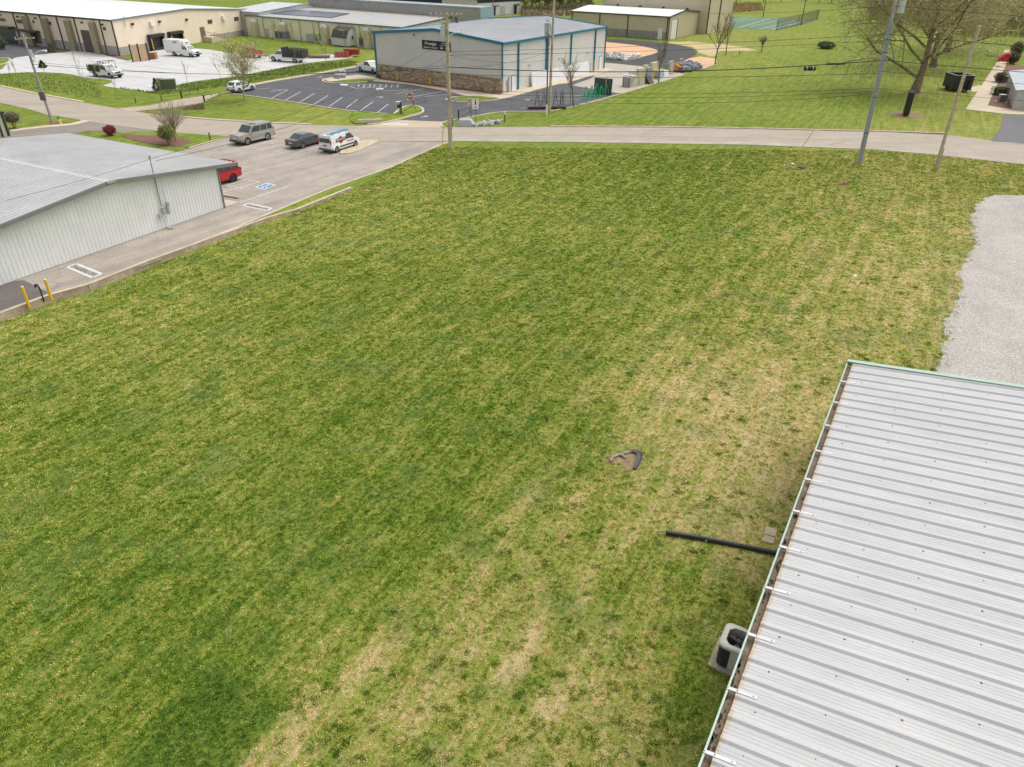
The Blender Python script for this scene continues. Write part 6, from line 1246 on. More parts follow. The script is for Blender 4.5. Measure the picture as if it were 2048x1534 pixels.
# pipe with flared end by the road
p = P(925,252); t = thing('culvert_end', 'grey concrete culvert headwall in grass beside the road', 'culvert', p); mb = MB(); mb.hexa([(-.9,-.5,0),(1.5,-.5,0),(1.8,.7,0),(-.6,.7,0),(-.5,-.2,.75),(1.0,-.2,.75),(1.1,.6,.9),(-.3,.6,.9)]); mb.build('headwall', M('grey_headwall', (0.36,0.35,0.35), 0.9), t, bevel=0.03)
p = P(722,247); t = thing('culvert_end', 'low pale concrete culvert end in the grass bank opposite the van', 'culvert', p); mb = MB(); mb.hexa([(-.3,-.3,0),(2.7,.6,0),(2.6,1.0,0),(-.4,.1,0),(-.3,-.2,.5),(2.7,.6,.45),(2.6,.8,.5),(-.4,0,.55)]); mb.build('headwall', conc, t, bevel=0.03)
p = P(398,220); t = thing('culvert_end', 'brown culvert headwall beside the side lane mouth', 'culvert', p); mb = MB(); mb.hexa([(-2.5,-.3,0),(.6,.5,0),(.5,.9,0),(-2.6,.1,0),(-2.5,-.2,.35),(.6,.6,.8),(.5,.8,.8),(-2.6,0,.35)]); mb.build('headwall', M('brown_headwall', (0.22,0.15,0.10), 0.9, 0, 0.3, 2), t)
# brown slab trolleys by the yard pole
for lab, x, f_ in (('brown slab trolley left of the twin utility poles', 420, 1), ('brown slab trolley right of the twin utility poles', 640, -1)):
    p = P(*ZY(x-60*f_, 815)); t = thing('slab_trolley', lab, 'trolley', p, 0.1); bm_ = M('brown_steel', (0.10,0.055,0.05), 0.6); mb = MB(); mb.box(-1.6,1.2,-.6,.6,.25,.4); mb.build('deck', bm_, t)
    mb = MB()
    for x_ in (-.35, .6): mb.tube([(x_-.3,0,.4),(x_,0,2.7),(x_+.35,0,.4)], 0.05, 5); mb.tube([(x_-.15,0,1.5),(x_+.17,0,1.5)], 0.04, 4); mb.tube([(x_-.3,0,.5),(x_+.17,0,1.5),(x_-.08,0,2.2)], 0.035, 4)
    mb.build('a_frame', bm_, t)
    for x_ in (-1.3,.9):
        for sy in (-1,1): mb = MB(); mb.tube([(x_,sy*.55,.14),(x_,sy*.65,.14)], 0.14, 8); mb.build('wheel', black, t)
for lab, x in (('left grey pallet post frame on the yard asphalt', 745), ('right grey pallet post frame on the yard asphalt', 930)):
    p = P(*ZY(x, 775)); t = thing('post_frame', lab, 'rack', p, 0.1); mb = MB(); [mb.box(a_-.05,a_+.05,-.05,.05,0,2.1) for a_ in (0,.35)]; mb.build('upright', M('slate_grey_paint',(0.18,0.21,0.23),0.6), t); mb = MB(); mb.box(0,1.6,-.04,.04,.2,.28); mb.box(0,1.6,-.04,.04,1.1,1.16); mb.build('crossbar', MATS['slate_grey_paint'], t)
for b_, lab in ((Z3(288,825),'left yellow bollard before the stone veneer wall'),(Z3(620,868),'right yellow bollard before the stone veneer wall')):
    p = P(*b_); t = thing('bollard', lab, 'bollard', p, 0, 'yellow bollards before the stone wall'); mb = MB(); mb.tube([(0,0,0),(0,0,1.25)], 0.09, 8); mb.build('post', MATS['bollard_yellow'], t)

# yard things at upper left
for i, (bx_, lab) in enumerate((((926,408),'grey air unit under the second duct of beige plant'),((1340,440),'grey air unit below the third duct of the beige plant'),((1790,485),'grey air unit on legs right of the small barn shed'),((662,375),'dark grey air unit at the warehouse far corner'))):
    p = P(*Z2(*bx_)); t = thing('air_handler', lab, 'air conditioner', p, math.radians(-34), 'air units along the beige plant'); s_ = 0.55 if i == 3 else 1; vbox(t, 'cabinet', -1.6*s_, 1.6*s_, -0.2, 1.4, 0.25, 1.9, M('air_unit_grey' if i != 3 else 'dark_unit', (0.22,0.22,0.21) if i != 3 else (0.09,0.09,0.09), 0.6, 0, 0.1, 2), 0.03)
    for x in (-1.0*s_, 0.6*s_): vbox(t, 'louvre', x-.4*s_, x+.5*s_, -0.23, -0.2, 0.5, 1.6, M('louvre_dark', (0.08,0.08,0.08)))
    vbox(t, 'pad', -1.8*s_, 1.8*s_, -0.4, 1.6, 0, 0.25, conc)
p = P(*Z2(1430,445)); t = thing('magenta_drum', 'magenta plastic drum between air unit and barn shed', 'drum', p); mb = MB(); mb.lathe([(0.5,0),(0.55,0.6),(0.5,1.1),(0.3,1.15)], 12); mb.build('drum', M('magenta_plastic', (0.50,0.02,0.12), 0.5), t)
p = P(*Z2(698,375)); t = thing('red_drum', 'small red drum near the dark air unit', 'drum', p); mb = MB(); mb.lathe([(0.3,0),(0.32,0.4),(0.3,0.7)], 10); mb.build('drum', redp, t)
# barn shed
def ZB(x, y): return (640+x/12.786, 40+y/12.786)
A9 = P(*ZB(700,700)); B9 = P(*ZB(325,655)); C9 = P(*ZB(945,655)); u9 = (B9-A9).normalized(); v9 = (C9-A9).normalized(); L9 = (B9-A9).length; W9 = 3.6
t = thing('barn_shed', 'white gambrel roofed barn shed with torn dark shingles', 'shed', A9); ws = M('white_siding', (0.60,0.61,0.63), 0.6, 0, 0.06, 2)
v9 = Vector((-u9.y, u9.x, 0)); v9 = v9 if v9.y > 0 else -v9
def sp(x, y, z): return tuple(u9*x+v9*y+Vector((0,0,z)))
for i in range(10):
    mb = MB(); x0, x1 = L9*i/10, L9*(i+1)/10-0.02; mb.hexa([sp(x0,0,.2),sp(x1,0,.2),sp(x1,.05,.2),sp(x0,.05,.2),sp(x0,0,1.9),sp(x1,0,1.9),sp(x1,.05,1.9),sp(x0,.05,1.9)]); mb.build('siding_board', ws, t)
gp = [(0,.2),(W9,.2),(W9,1.9),(W9*.82,3.2),(W9/2,3.9),(W9*.18,3.2),(0,1.9)]
for xg, nme in ((0, 'gable_wall'), (L9, 'gable_wall')):
    mb = MB(); mb.add([sp(xg,y,z) for y, z in gp]+[sp(xg+(.05 if xg == 0 else -.05),y,z) for y, z in gp], [tuple(range(7)), tuple(range(13,6,-1))]); mb.build(nme, ws, t)
shg = M('dark_shingle', (0.085,0.075,0.075), 0.9, 0, 0.25, 5, 0.25, 14)
for (ya, za, yb, zb) in ((-.1,1.82,W9*.18,3.25),(W9*.18,3.25,W9/2,3.97),(W9/2,3.97,W9*.82,3.25),(W9*.82,3.25,W9+.1,1.82)):
    mb = MB(); mb.hexa([sp(-.12,ya,za-.05),sp(L9+.12,ya,za-.05),sp(L9+.12,yb,zb-.05),sp(-.12,yb,zb-.05),sp(-.12,ya,za+.03),sp(L9+.12,ya,za+.03),sp(L9+.12,yb,zb+.03),sp(-.12,yb,zb+.03)]); mb.build('roof_slope', shg, t)
mb = MB(); mb.hexa([sp(1.5,.55,3.15),sp(3.0,.55,3.15),sp(2.8,.75,3.36),sp(1.2,.75,3.36),sp(1.5,.5,3.22),sp(3.0,.5,3.22),sp(2.8,.72,3.43),sp(1.2,.72,3.43)]); mb.build('torn_patch', M('bare_plywood', (0.45,0.33,0.15), 0.8), t)
mb = MB(); mb.hexa([sp(-.06,1.1,.25),sp(-.06,2.5,.25),sp(-.02,2.5,.25),sp(-.02,1.1,.25),sp(-.06,1.1,2.4),sp(-.06,2.5,2.4),sp(-.02,2.5,2.4),sp(-.02,1.1,2.4)]); dd = mb.build('door', ws, t)
mb = MB(); mb.hexa([sp(-.1,1.5,1.5),sp(-.1,1.95,1.5),sp(-.06,1.95,1.5),sp(-.06,1.5,1.5),sp(-.1,1.5,2.2),sp(-.1,1.95,2.2),sp(-.06,1.95,2.2),sp(-.06,1.5,2.2)]); mb.build('window', gl, t)
# red bins and blue racks at the yard end
oR = M('orange_red_paint', (0.55,0.06,0.02), 0.5)
p = P(*ZB(370,965)); t = thing('red_bin', 'low orange red steel bin at end of the concrete yard', 'bin', p, math.radians(8)); vbox(t, 'body', 0, 2.9, 0, 1.6, 0.1, 1.0, oR); vbox(t, 'opening', 0.1, 2.8, 0.1, 1.5, 1.0, 1.02, dark)
for k in range(6): vbox(t, 'rib', 0.1+k*.5, 0.16+k*.5, -0.05, 0, 0.1, 1.0, oR)
p = P(*ZB(620,930)); t = thing('red_trailer_side', 'dark red slatted trailer side beside the low orange bin', 'trailer', p, math.radians(-6)); vbox(t, 'panel', 0, 3.1, 0, 1.2, 0.35, 1.35, paint('dark_red_paint', (0.36,0.03,0.03))); vbox(t, 'chassis', 0, 1.4, -.1, 1.1, 0.12, 0.35, bluep); 
for k in range(7): vbox(t, 'post', k*.5, k*.5+.07, -.06, 0, 0.35, 1.45, MATS['dark_red_paint'])
for x, lab in ((415,'left cyan rack post behind the orange red bin'),(515,'middle cyan rack post behind the orange red bin'),(600,'right green rack post beside the dark red trailer')):
    p = P(*ZB(x,965)); t = thing('rack_post', lab, 'rack', p, 0.1); mb = MB(); z = pole_z(p, 40+790/12.786); mb.tube([(0,0,0),(0,0,z),(.35,0,z+.05)], 0.07, 5); mb.build('post', cyanp if x < 600 else greenp, t)
p = P(617,117); t = thing('brown_pipe_bundle', 'brown pipe bundle lying right of the black stake truck', 'pipes', p, math.radians(6)); 
for k in range(4): mb = MB(); mb.tube([(0,k*.3,.2+.15*(k%2)),(4.2,k*.3,.2+.15*(k%2))], 0.17, 6); mb.build('pipe', M('brown_pipe', (0.16,0.09,0.08), 0.7), t)
# transformers / utility cabinets by the lane
p = P(338,180); t = thing('utility_cabinet', 'dark green utility cabinet in grass beside the white yard', 'utility box', p, math.radians(15)); vbox(t, 'cabinet', -1.1, 1.1, -.2, 1.0, 0.1, 1.55, M('cabinet_green', (0.11,0.14,0.075), 0.5), 0.03); vbox(t, 'pad', -1.3, 1.3, -.4, 1.2, 0, 0.1, conc); vbox(t, 'door', -.5, .5, -.22, -.2, .2, 1.4, M('cabinet_green', (0.1,0.1,0.1)))
p = P(322,178); t = thing('utility_cabinet', 'small beige utility cabinet left of the green cabinet', 'utility box', p, math.radians(15)); vbox(t, 'cabinet', -.45, .45, 0, .6, 0, 1.5, M('cabinet_beige', (0.42,0.34,0.25), 0.6), 0.03)
vbox(t, 'lid', -.5, .5, -.05, .65, 1.5, 1.56, MATS['cabinet_beige'])
# vehicle-height items at right: trailer, dark panel, picnic table, awning, air units
p = P(*[1925,184]); t = thing('dark_trailer', 'black open box trailer with white rails under the big tree', 'trailer', P(1903,184), math.radians(-4))
ext = 3.6; t.scale = (.80, .75, .95); bk = M('trailer_black', (0.02,0.022,0.025), 0.6)
for nme, (x0,x1,y0,y1) in (('side_wall',(0,0.1,0,5.0)),('side_wall',(ext-.1,ext,0,5.0)),('front_wall',(0.1,ext-.1,0,0.1)),('rear_wall',(0.1,ext-.1,4.9,5.0))): vbox(t, nme, x0, x1, y0, y1, 0.45, 2.6, bk)
for (x0,x1,y0,y1) in ((-.05,.15,-.05,5.05),(.15,ext-.15,-.05,.12),(.15,ext-.15,4.88,5.05),(ext-.15,ext+.05,-.05,5.05)): vbox(t, 'top_rail', x0,x1,y0,y1,2.6,2.68, M('pale_rail',(0.45,0.44,0.42),0.6))
vbox(t, 'floor', .1, ext-.1, .1, 4.9, .5, .6, dark); 
for y in (1.8, 2.8):
    for x in (-.15, ext-.05): mb = MB(); mb.tube([(x,y,.38),(x+.2,y,.38)], .38, 12); mb.build('wheel', tyre, t)
vbox(t, 'tail_board', ext-0.9, ext-0.2, -0.5, -0.05, 0.4, 2.2, bk)
p = P(1805, 233); t = thing('sign_cabinet', 'black upright sign cabinet with pale green side near the big tree', 'sign', p, math.radians(-24)); vbox(t, 'cabinet', 0, 0.75, 0, 2.4, 0.25, 3.1, M('black_cabinet', (0.015,0.017,0.02), 0.5), 0.02); vbox(t, 'side_panel', 0.752, 0.78, 0.1, 2.3, 0.9, 3.0, M('pale_mint_panel', (0.40,0.60,0.52), 0.4)); vbox(t, 'foot', 0.1, 0.65, 0.2, 2.2, 0, 0.25, dark)
struct(sheet('bare_soil', rag(PX([(1783,225),(1800,222),(1848,228),(1846,236),(1800,235),(1786,230)]), 0.25, 1.2, 8), 0.010, M('soil', (0.25,0.16,0.09), 0.95, 0, 0.3, 2, 0.3, 10)))
t = thing('picnic_table', 'grey picnic table with two benches on grass by the footpath', 'picnic table', P(1984,112), math.radians(15)); pw_ = M('grey_timber', (0.42,0.41,0.38), 0.8)
for x in (-.3, 0, .3): vbox(t, 'tabletop', x-.14, x+.14, -1, 1, .74, .79, pw_)
for x in (-.95, .95): vbox(t, 'bench', x-.16, x+.16, -1, 1, .43, .48, pw_)
for y in (-.7, .7):
    for s_ in (-1, 1): mb = MB(); mb.bar((s_*.75,y,0),(s_*.25,y,.74),.06,.1); mb.build('leg', pw_, t)
    vbox(t, 'brace', -.95, .95, y-.04, y+.04, .36, .43, pw_)
# right white building with awning
wn = M('pale_green_grey_roof', (0.50,0.54,0.55), 0.5, 0, 0.04, 0.5); pR = P(2014, 219, 0)
rb = Shed('pale_metal_annex', 'pale metal roofed annex at the right edge beside footpath', P(2024,219), vec2(62), vec2(-28), 22, 14, 2.6, 2.6, 7, 3.6)
rb.side('v0', 0, M('annex_wall', (0.50,0.50,0.48), 0.6)); rb.side('u0', 0, MATS['annex_wall']); rb.roof(wn, pw=1.2, pitch=1.2, over=0.35, rake=0.2)
aw = thing('red_awning', 'red curved awning over entrance at the right edge', 'awning', P(2012,135,0))
mb = MB(); n = 8; prof = [(-1.6*math.cos(math.pi/2*k/n)-0.0, 1.0+1.5*math.sin(math.pi/2*k/n)) for k in range(n+1)]; mb.add([(x, y, z) for y in (0, 3.2) for x, z in prof], [(k, k+1, n+2+k, n+1+k) for k in range(n)]); mb.build('canopy', M('awning_red', (0.50,0.012,0.03), 0.6), aw); 
mb = MB(); mb.add([(x, 0, z) for x, z in prof]+[(0, 0, 1.0)], [tuple(range(n+2))]); mb.build('end_panel', MATS['awning_red'], aw)
vbox(aw, 'front_skirt', -1.62, -1.5, 0, 3.2, 0.8, 1.05, MATS['awning_red']); aw.rotation_euler.z = math.radians(-28)
for b_, lab in (((2008,166),'grey air unit between dark bush and clipped hedge'),((2002,205),'grey louvred air unit at near end of the planting bed')):
    t = thing('air_conditioner', lab, 'air conditioner', P(*b_), math.radians(-8), 'air conditioners beside the annex'); vbox(t, 'cabinet', -.45,.45,-.3,.55,.1,1.1, M('unit_grey', (0.25,0.25,0.24), 0.5, 0.2, 0.1, 3), .04); vbox(t, 'pad', -.7,.7,-.5,.75,0,.1, galv)
    for k in range(9): vbox(t, 'louvre', -.4, .4, -.315, -.3, .18+.1*k, .22+.1*k, dark)
    vbox(t, 'top_cover', -.47,.47,-.32,.57,1.1,1.14, galv)

# ------------------------------------------------------------------ lawn things
def lawn_thing(nm, label, cat, px, rz=0): p = G(*px); return thing(nm, label, cat, p, rz), p
# corrugated pipe
a, b = G(1331, 1069), G(1600, 1121); t = thing('corrugated_pipe', 'black corrugated drain pipe lying on lawn below the gutter', 'pipe', a); d = b-a; n = int(d.length/0.045); mb = MB()
bend = lambda f_: Vector((0, 0, 0.12+0.015*math.sin(f_*7)))+Vector((-d.y, d.x, 0)).normalized()*(0.06*math.sin(f_*3.1))
pts = [d*(i/n)+bend(i/n) for i in range(n+1)]; mb.tube(pts, [0.088+(0.012 if i % 2 else 0) for i in range(n+1)], 12, False); mb.build('pipe_wall', cyl_black, t); mb = MB(); mb.tube([pts[0]-d*0.0005, pts[1]], 0.07, 12); mb.build('pipe_mouth', M('soft_black', (0.006,0.006,0.006), 0.9), t)
# pavers
pvm = M('tan_paver', (0.40, 0.33, 0.215), 0.9, 0, 0.15, 3, 0.25, 30, 0.3)
for q, lab in (([(1532,1053),(1554,1060),(1550,1075),(1528,1069)],'upper square tan paver above the black drain pipe'),([(1528,1070),(1550,1077),(1546,1089),(1523,1083)],'lower square tan paver above the black drain pipe'),([(1566,1069),(1590,1076),(1588,1090),(1561,1084)],'tan paver partly under the roof gutter edge'),([(1578,1052),(1600,1058),(1598,1070),(1574,1064)],'farther tan paver nearly hidden by the gutter')):
    c = [G(*x) for x in q]; t = thing('paver', lab, 'paver', c[0], 0, 'tan pavers on the lawn'); mb = MB(); mb.prism([x-c[0] for x in c][::-1], -0.01, 0.045); mb.build('slab', pvm, t, bevel=0.004)
# condenser
AC = G(1468, 1321); ax = uN*-1; t = thing('air_conditioner', 'beige round cornered condenser with exposed top fan on pad by gutter', 'air conditioner', AC, math.atan2(-vN.y, -vN.x)+math.pi)
cm_ = M('condenser_beige', (0.50,0.475,0.41), 0.5, 0, 0.06, 2, 0.05, 20); hw = 0.50; hh = 1.02
vbox(t, 'pad', -0.68, 0.68, -0.66, 0.66, -0.02, 0.09, M('weathered_pad', (0.33,0.30,0.20), 0.9, 0, 0.25, 3, 0.3, 15, 0.3), 0.015)
def rr_(w_, r, n=5):
    o = []
    for cx, cy, a0 in ((w_-r, w_-r, 0), (-w_+r, w_-r, 90), (-w_+r, -w_+r, 180), (w_-r, -w_+r, 270)):
        for k in range(n+1): a_ = math.radians(a0+90*k/n); o.append((cx+r*math.cos(a_), cy+r*math.sin(a_)))
    return o
def ringmesh(o1, z1, o2, z2): mb = MB(); n = len(o1); mb.add([(x, y, z1) for x, y in o1]+[(x, y, z2) for x, y in o2], [(i, (i+1) % n, n+(i+1) % n, n+i) for i in range(n)]); return mb
o1 = rr_(hw, 0.2); mb = ringmesh(o1, 0.09, o1, hh-0.06); mb.build('coil_guard', M('coil_black', (0.018,0.02,0.022), 0.5), t)
for k in range(26):
    z = 0.13+k*0.032; o2 = rr_(hw+0.012, 0.21); mb = ringmesh(o2, z, o2, z+0.009); mb.build('louvre', M('louvre_slate', (0.06,0.065,0.07), 0.5), t)
mb = ringmesh(rr_(hw+0.03, 0.22), hh-0.10, rr_(hw+0.03, 0.22), hh-0.02); m2 = ringmesh(rr_(hw+0.03, 0.22), hh-0.02, rr_(hw-0.01, 0.22), hh+0.015); mb.add(m2.v, m2.f)
circ = [(0.41*math.cos(math.atan2(y, x)), 0.41*math.sin(math.atan2(y, x))) for x, y in rr_(hw-0.01, 0.22)]; m3 = ringmesh(rr_(hw-0.01, 0.22), hh+0.015, circ, hh+0.01); mb.add(m3.v, m3.f); m4 = ringmesh(circ, hh+0.01, [(x*.98, y*.98) for x, y in circ], hh-0.35); mb.add(m4.v, m4.f); mb.build('top_cover', cm_, t)
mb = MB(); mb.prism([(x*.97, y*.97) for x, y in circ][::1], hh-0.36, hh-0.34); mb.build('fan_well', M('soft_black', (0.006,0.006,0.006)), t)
for k in range(3):
    a_ = k*2.094+0.5; c_, s_ = math.cos(a_), math.sin(a_); pr_ = lambda r, w_, z: (r*c_-w_*s_, r*s_+w_*c_, z)
    mb = MB(); mb.hexa([pr_(.06,-.05,hh-.2), pr_(.30,-.13,hh-.2), pr_(.31,.10,hh-.13), pr_(.06,.05,hh-.15), pr_(.06,-.05,hh-.19), pr_(.30,-.13,hh-.19), pr_(.31,.10,hh-.12), pr_(.06,.05,hh-.14)]); mb.build('fan_blade', M('blade_grey', (0.11,0.125,0.14), 0.4, 0.3), t)
mb = MB(); mb.lathe([(0.09,hh-.2),(0.09,hh-.08),(0.05,hh-.05)], 12); mb.build('fan_motor', M('motor_brown', (0.07,0.06,0.06), 0.6), t)
gd = MB()
for r_ in (0.10, 0.17, 0.24, 0.31): 
    pts = [(r_*math.cos(k*math.pi/12), r_*math.sin(k*math.pi/12), hh+0.03) for k in range(25)]; gd.tube(pts, 0.0035, 4, False)
for k in range(8): a_ = k*math.pi/4; gd.tube([(0.08*math.cos(a_), 0.08*math.sin(a_), hh+.03), (0.38*math.cos(a_), 0.38*math.sin(a_), hh+.02)], 0.004, 4, False)
gd.build('wire_guard', black, t)
fx = Vector((AC.x, AC.y, 0)); 
vbox(t, 'service_panel', -0.12, 0.42, -0.515, -0.45, 0.10, hh-0.08, cm_, 0.01); vbox(t, 'disconnect_door', 0.14, 0.34, -0.525, -0.516, 0.14, 0.38, M('panel_grey', (0.24,0.23,0.21), 0.6))
# downspout elbow and splash outlet by the wall
t, p = lawn_thing('downspout_outlet', 'black drain elbow with pale splash scrap at the building wall', 'drain', (1537, 1178)); mb = MB(); mb.tube([(.3,.12,.5),(.22,.08,.2),(0.02,-.05,.1)], 0.12, 10); mb.build('elbow', cyl_black, t); mb = MB(); mb.hexa([(-.28,-.16,.03),(0,-.2,.03),(.05,.0,.05),(-.2,.05,.05),(-.28,-.16,.05),(0,-.2,.05),(.05,0,.07),(-.2,.05,.07)]); mb.build('splash_plate', galv, t)
# curved strip of old tyre rubber
t, p = lawn_thing('tyre_tread_strip', 'curved strip of torn grey tyre tread in bare patch', 'tyre scrap', (1262, 925)); rb_ = M('grey_rubber', (0.115,0.105,0.10), 0.9, 0, 0.25, 8, 0.3, 40, 0.8)
cv = smooth_line([G(1268,940)-p, G(1276,927)-p, G(1280,913)-p, G(1274,905)-p, G(1262,906)-p], 2); n = len(cv); mb = MB()
for i in range(n-1):
    w0 = 0.06+0.07*math.sin(math.pi*(i+.5)/n); w1 = 0.06+0.07*math.sin(math.pi*(i+1.5)/n) if i < n-2 else 0.05
    a, b = cv[i], cv[i+1]; d = (b-a).normalized(); q = Vector((-d.y, d.x, 0)); mb.hexa([a-q*w0, a+q*w0, b+q*w1, b-q*w1, a-q*w0+Vector((0,0,.09)), a+q*w0+Vector((0,0,.13)), b+q*w1+Vector((0,0,.13)), b-q*w1+Vector((0,0,.09))])
    for j in (-1, 1): mb.bar(a.lerp(b,.3)+q*w0*.2*j+Vector((0,0,.12)), a.lerp(b,.3)+q*w0*.95*j+Vector((0,0,.12)), 0.03, 0.03)
mb.build('tread', rb_, t)
t, p = lawn_thing('twisted_root', 'twisted weathered wood scrap beside the tyre tread strip', 'wood scrap', (1240, 915)); mb = MB(); gw = M('driftwood', (0.30,0.25,0.20), 0.9, 0, 0.3, 6, 0.3, 30)
for ln in ([(1221,923),(1228,915),(1238,913),(1250,909),(1262,906)], [(1224,917),(1234,911),(1244,913),(1250,919)], [(1244,908),(1256,906),(1268,907)], [(1228,916),(1220,921),(1222,926)]):
    pts = smooth_line([G(*q)-p+Vector((0,0,0.06+0.05*random.random())) for q in ln], 1); mb.tube(pts, [0.05+0.03*math.sin(3*i) for i in range(len(pts))], 6)
mb.build('limb', gw, t)
soil = MATS['soil']
def lawnpatch(nm, q, amp, seed, mat):
    c = [G(*x) for x in q]; r = rag(c, amp, 0.25, seed); mb = MB(); mb.poly([Vector((v.x, v.y, float(terr(v.x, v.y))+0.02)) for v in r]); struct(mb.build(nm, mat))
tanp = M('dead_thatch', (0.235,0.17,0.10), 0.95, 0, 0.3, 3, 0.3, 20, 0.5)
lawnpatch('bare_patch', [(1212,928),(1220,912),(1250,904),(1275,906),(1285,915),(1272,938),(1250,944),(1238,930)], 0.10, 3, tanp)
lawnpatch('bare_patch', [(1436,1345),(1470,1356),(1488,1364),(1484,1352),(1448,1338)], 0.06, 5, M('red_soil', (0.30,0.15,0.09), 0.95, 0, 0.3, 4, 0.3, 20))
REDS = [(357,1113,.16),(757,377,.45),(735,381,.35),(498,1243,.10),(254,1306,.10),(1275,1190,.16),(1150,1240,.12)]
for _x, _y, _r in REDS: lawnpatch('bare_patch', [(_x+_r*22*math.cos(k*.9)*(1 if _y > 600 else .6), _y+_r*14*math.sin(k*.9)*(1 if _y > 600 else .3)) for k in range(7)], _r*.25, int(_x), M('pink_red_soil', (0.42,0.19,0.12), 0.95, 0, 0.25, 5, 0.2, 20))
# manhole, hole, utility lids, litter
t, p = lawn_thing('manhole_cover', 'round rusty manhole cover in the grass near the steel pole', 'manhole cover', (1604, 335)); mb = MB(); mb.lathe([(0.46,-.05),(0.46,0.10),(0.40,0.12)], 18); mb.build('ring', M('rusty_iron', (0.11,0.075,0.06), 0.9, 0, 0.2, 6), t); mb = MB(); mb.lathe([(0.38,0.121),(0.37,0.135)], 18); mb.build('lid', MATS['rusty_iron'], t)
t, p = lawn_thing('washed_out_hole', 'washed out hole with red clay sides in the lawn', 'hole', (1686, 369)); o_ = rag([Vector((0.85*math.cos(k*math.pi/5), 0.55*math.sin(k*math.pi/5), 0)) for k in range(10)], 0.06, 0.2, 2)
nH = len(o_); mb = MB(); mb.add([(v.x, v.y, 0.03) for v in o_]+[(v.x*.7, v.y*.6-.05, 0.045) for v in o_], [(i, (i+1) % nH, nH+(i+1) % nH, nH+i) for i in range(nH)]); mb.build('clay_rim', M('hole_clay', (0.26,0.12,0.06), 0.95, 0, 0.3, 5, 0.3, 20), t)
mb = MB(); mb.poly([Vector((v.x*.72, v.y*.62-.05, 0)) for v in o_], 0.043); mb.build('shaded_pit', M('pit_shade_clay', (0.055,0.028,0.018), 0.95, 0, 0.3, 5), t); mb = MB(); mb.hexa([(.15,.0,.04),(.6,.05,.04),(.55,.3,.05),(.1,.33,.05),(.2,.05,.12),(.55,.08,.16),(.5,.28,.2),(.15,.3,.16)]); mb.build('clod', MATS['hole_clay'], t)  # flat sheet; its dark colour stands in for the shade inside the pit
for q, lab, m_, s_ in (((1585,328),'small white utility lid left of the manhole cover',white,.22),((1568,331),'tiny white scrap near the yellow guy guard',white,.12),((1710,553),'white crumpled paper lying alone in the lawn',white,.14),((2006,361),'small dark valve lid in grass above the gravel yard',dark,.28)):
    t, p = lawn_thing('ground_lid' if 'lid' in lab else 'litter', lab, 'lid' if 'lid' in lab else 'litter', q); mb = MB(); mb.hexa([(-s_,-s_*.6,0),(s_,-s_*.8,0),(s_*.8,s_*.6,0),(-s_*.7,s_*.7,0),(-s_*.9,-s_*.5,.09),(s_*.8,-s_*.6,.06),(s_*.6,s_*.5,.10),(-s_*.6,s_*.5,.07)]); mb.build('piece', m_, t, bevel=.01)
# tufts of weeds at pipe: dandelion heads
t = thing('dandelion_heads', 'scattered white dandelion seed heads along the drain pipe', 'weeds', G(1420,1100)); mb = MB(); r = random.Random(3); o0 = G(1420,1100)
for k in range(26):
    q = G(1345+r.random()*170, 1070+r.random()*55); q = q-o0; h_ = r.uniform(.12,.28); mb.tube([q, q+Vector((0,0,h_))], .006, 3); mb.lathe([(0.001,q.z+h_-.02),(.028,q.z+h_),(.001,q.z+h_+.03)], 6, (q.x, q.y))
o = mb.build('seed_heads', M('seed_white', (0.6,0.56,0.45), 0.9), t, kind='stuff')
# sport court
gc = M('court_green', (0.075,0.155,0.075), 0.8, 0, 0.08, 0.5, 0.05, 6); court = PX([(1380,30),(1401,30),(1520,35),(1636,39.5),(1595,50),(1552,60.5),(1450,56),(1380,53)]); sheet('sports_court', court, 0.03, gc)
t = thing('court_lines', 'white and yellow game lines on the green sports court', 'road marking', P(1401,40,.036)); 
for a_, b_, m_ in (((1401,42),(1447,32),cyanp),((1401,49),(1500,35),linep),((1450,48),(1517,36),M('yellow_line',(0.5,0.5,0.2),0.7)),((1475,56),(1540,37),linep),((1500,53),(1570,38),MATS['yellow_line']),((1520,58),(1590,41),linep),((1537,59),(1610,41),MATS['yellow_line']),((1545,59.5),(1600,44),linep),((1575,52),(1634,40),linep)):
    mb = MB(); mb.bar(P(*a_,.036)-t.location, P(*b_,.036)-t.location, .22, .003, ); mb.build('line', m_, t)
def fence(label, pts, posts, h=3.0):
    t = thing('court_fence', label, 'fence', P(*pts[0])); o = t.location
    for q in posts: p = P(*q)-o; mb = MB(); mb.tube([p, p+Vector((0,0,h))], .07, 5); mb.build('post', dark, t)
    mb = MB(); w_ = [P(*q)-o for q in pts]
    for a, b in zip(w_, w_[1:]):
        n = max(1, int((b-a).length/0.35))
        for k in range(n): 
            x = a.lerp(b, k/n); y = a.lerp(b, (k+1)/n); 
            for j in range(8): mb.bar(x+Vector((0,0,.1+.36*j)), y+Vector((0,0,.1+.36*j+.36)), .018, .018); mb.bar(y+Vector((0,0,.1+.36*j)), x+Vector((0,0,.1+.36*j+.36)), .018, .018)
    mb.build('mesh', dark, t, kind='stuff'); mb = MB(); [mb.bar(a+Vector((0,0,z)), b+Vector((0,0,z)), .05, .05) for a, b in zip(w_, w_[1:]) for z in (.08,)]; mb.build('rail', dark, t)
fence('dark chain link fence at the right end of the sports court', [(1552,60.7),(1595,51),(1636,39.3)], [(1552.5,60.7),(1595,51),(1633,39.3)], 2.6)
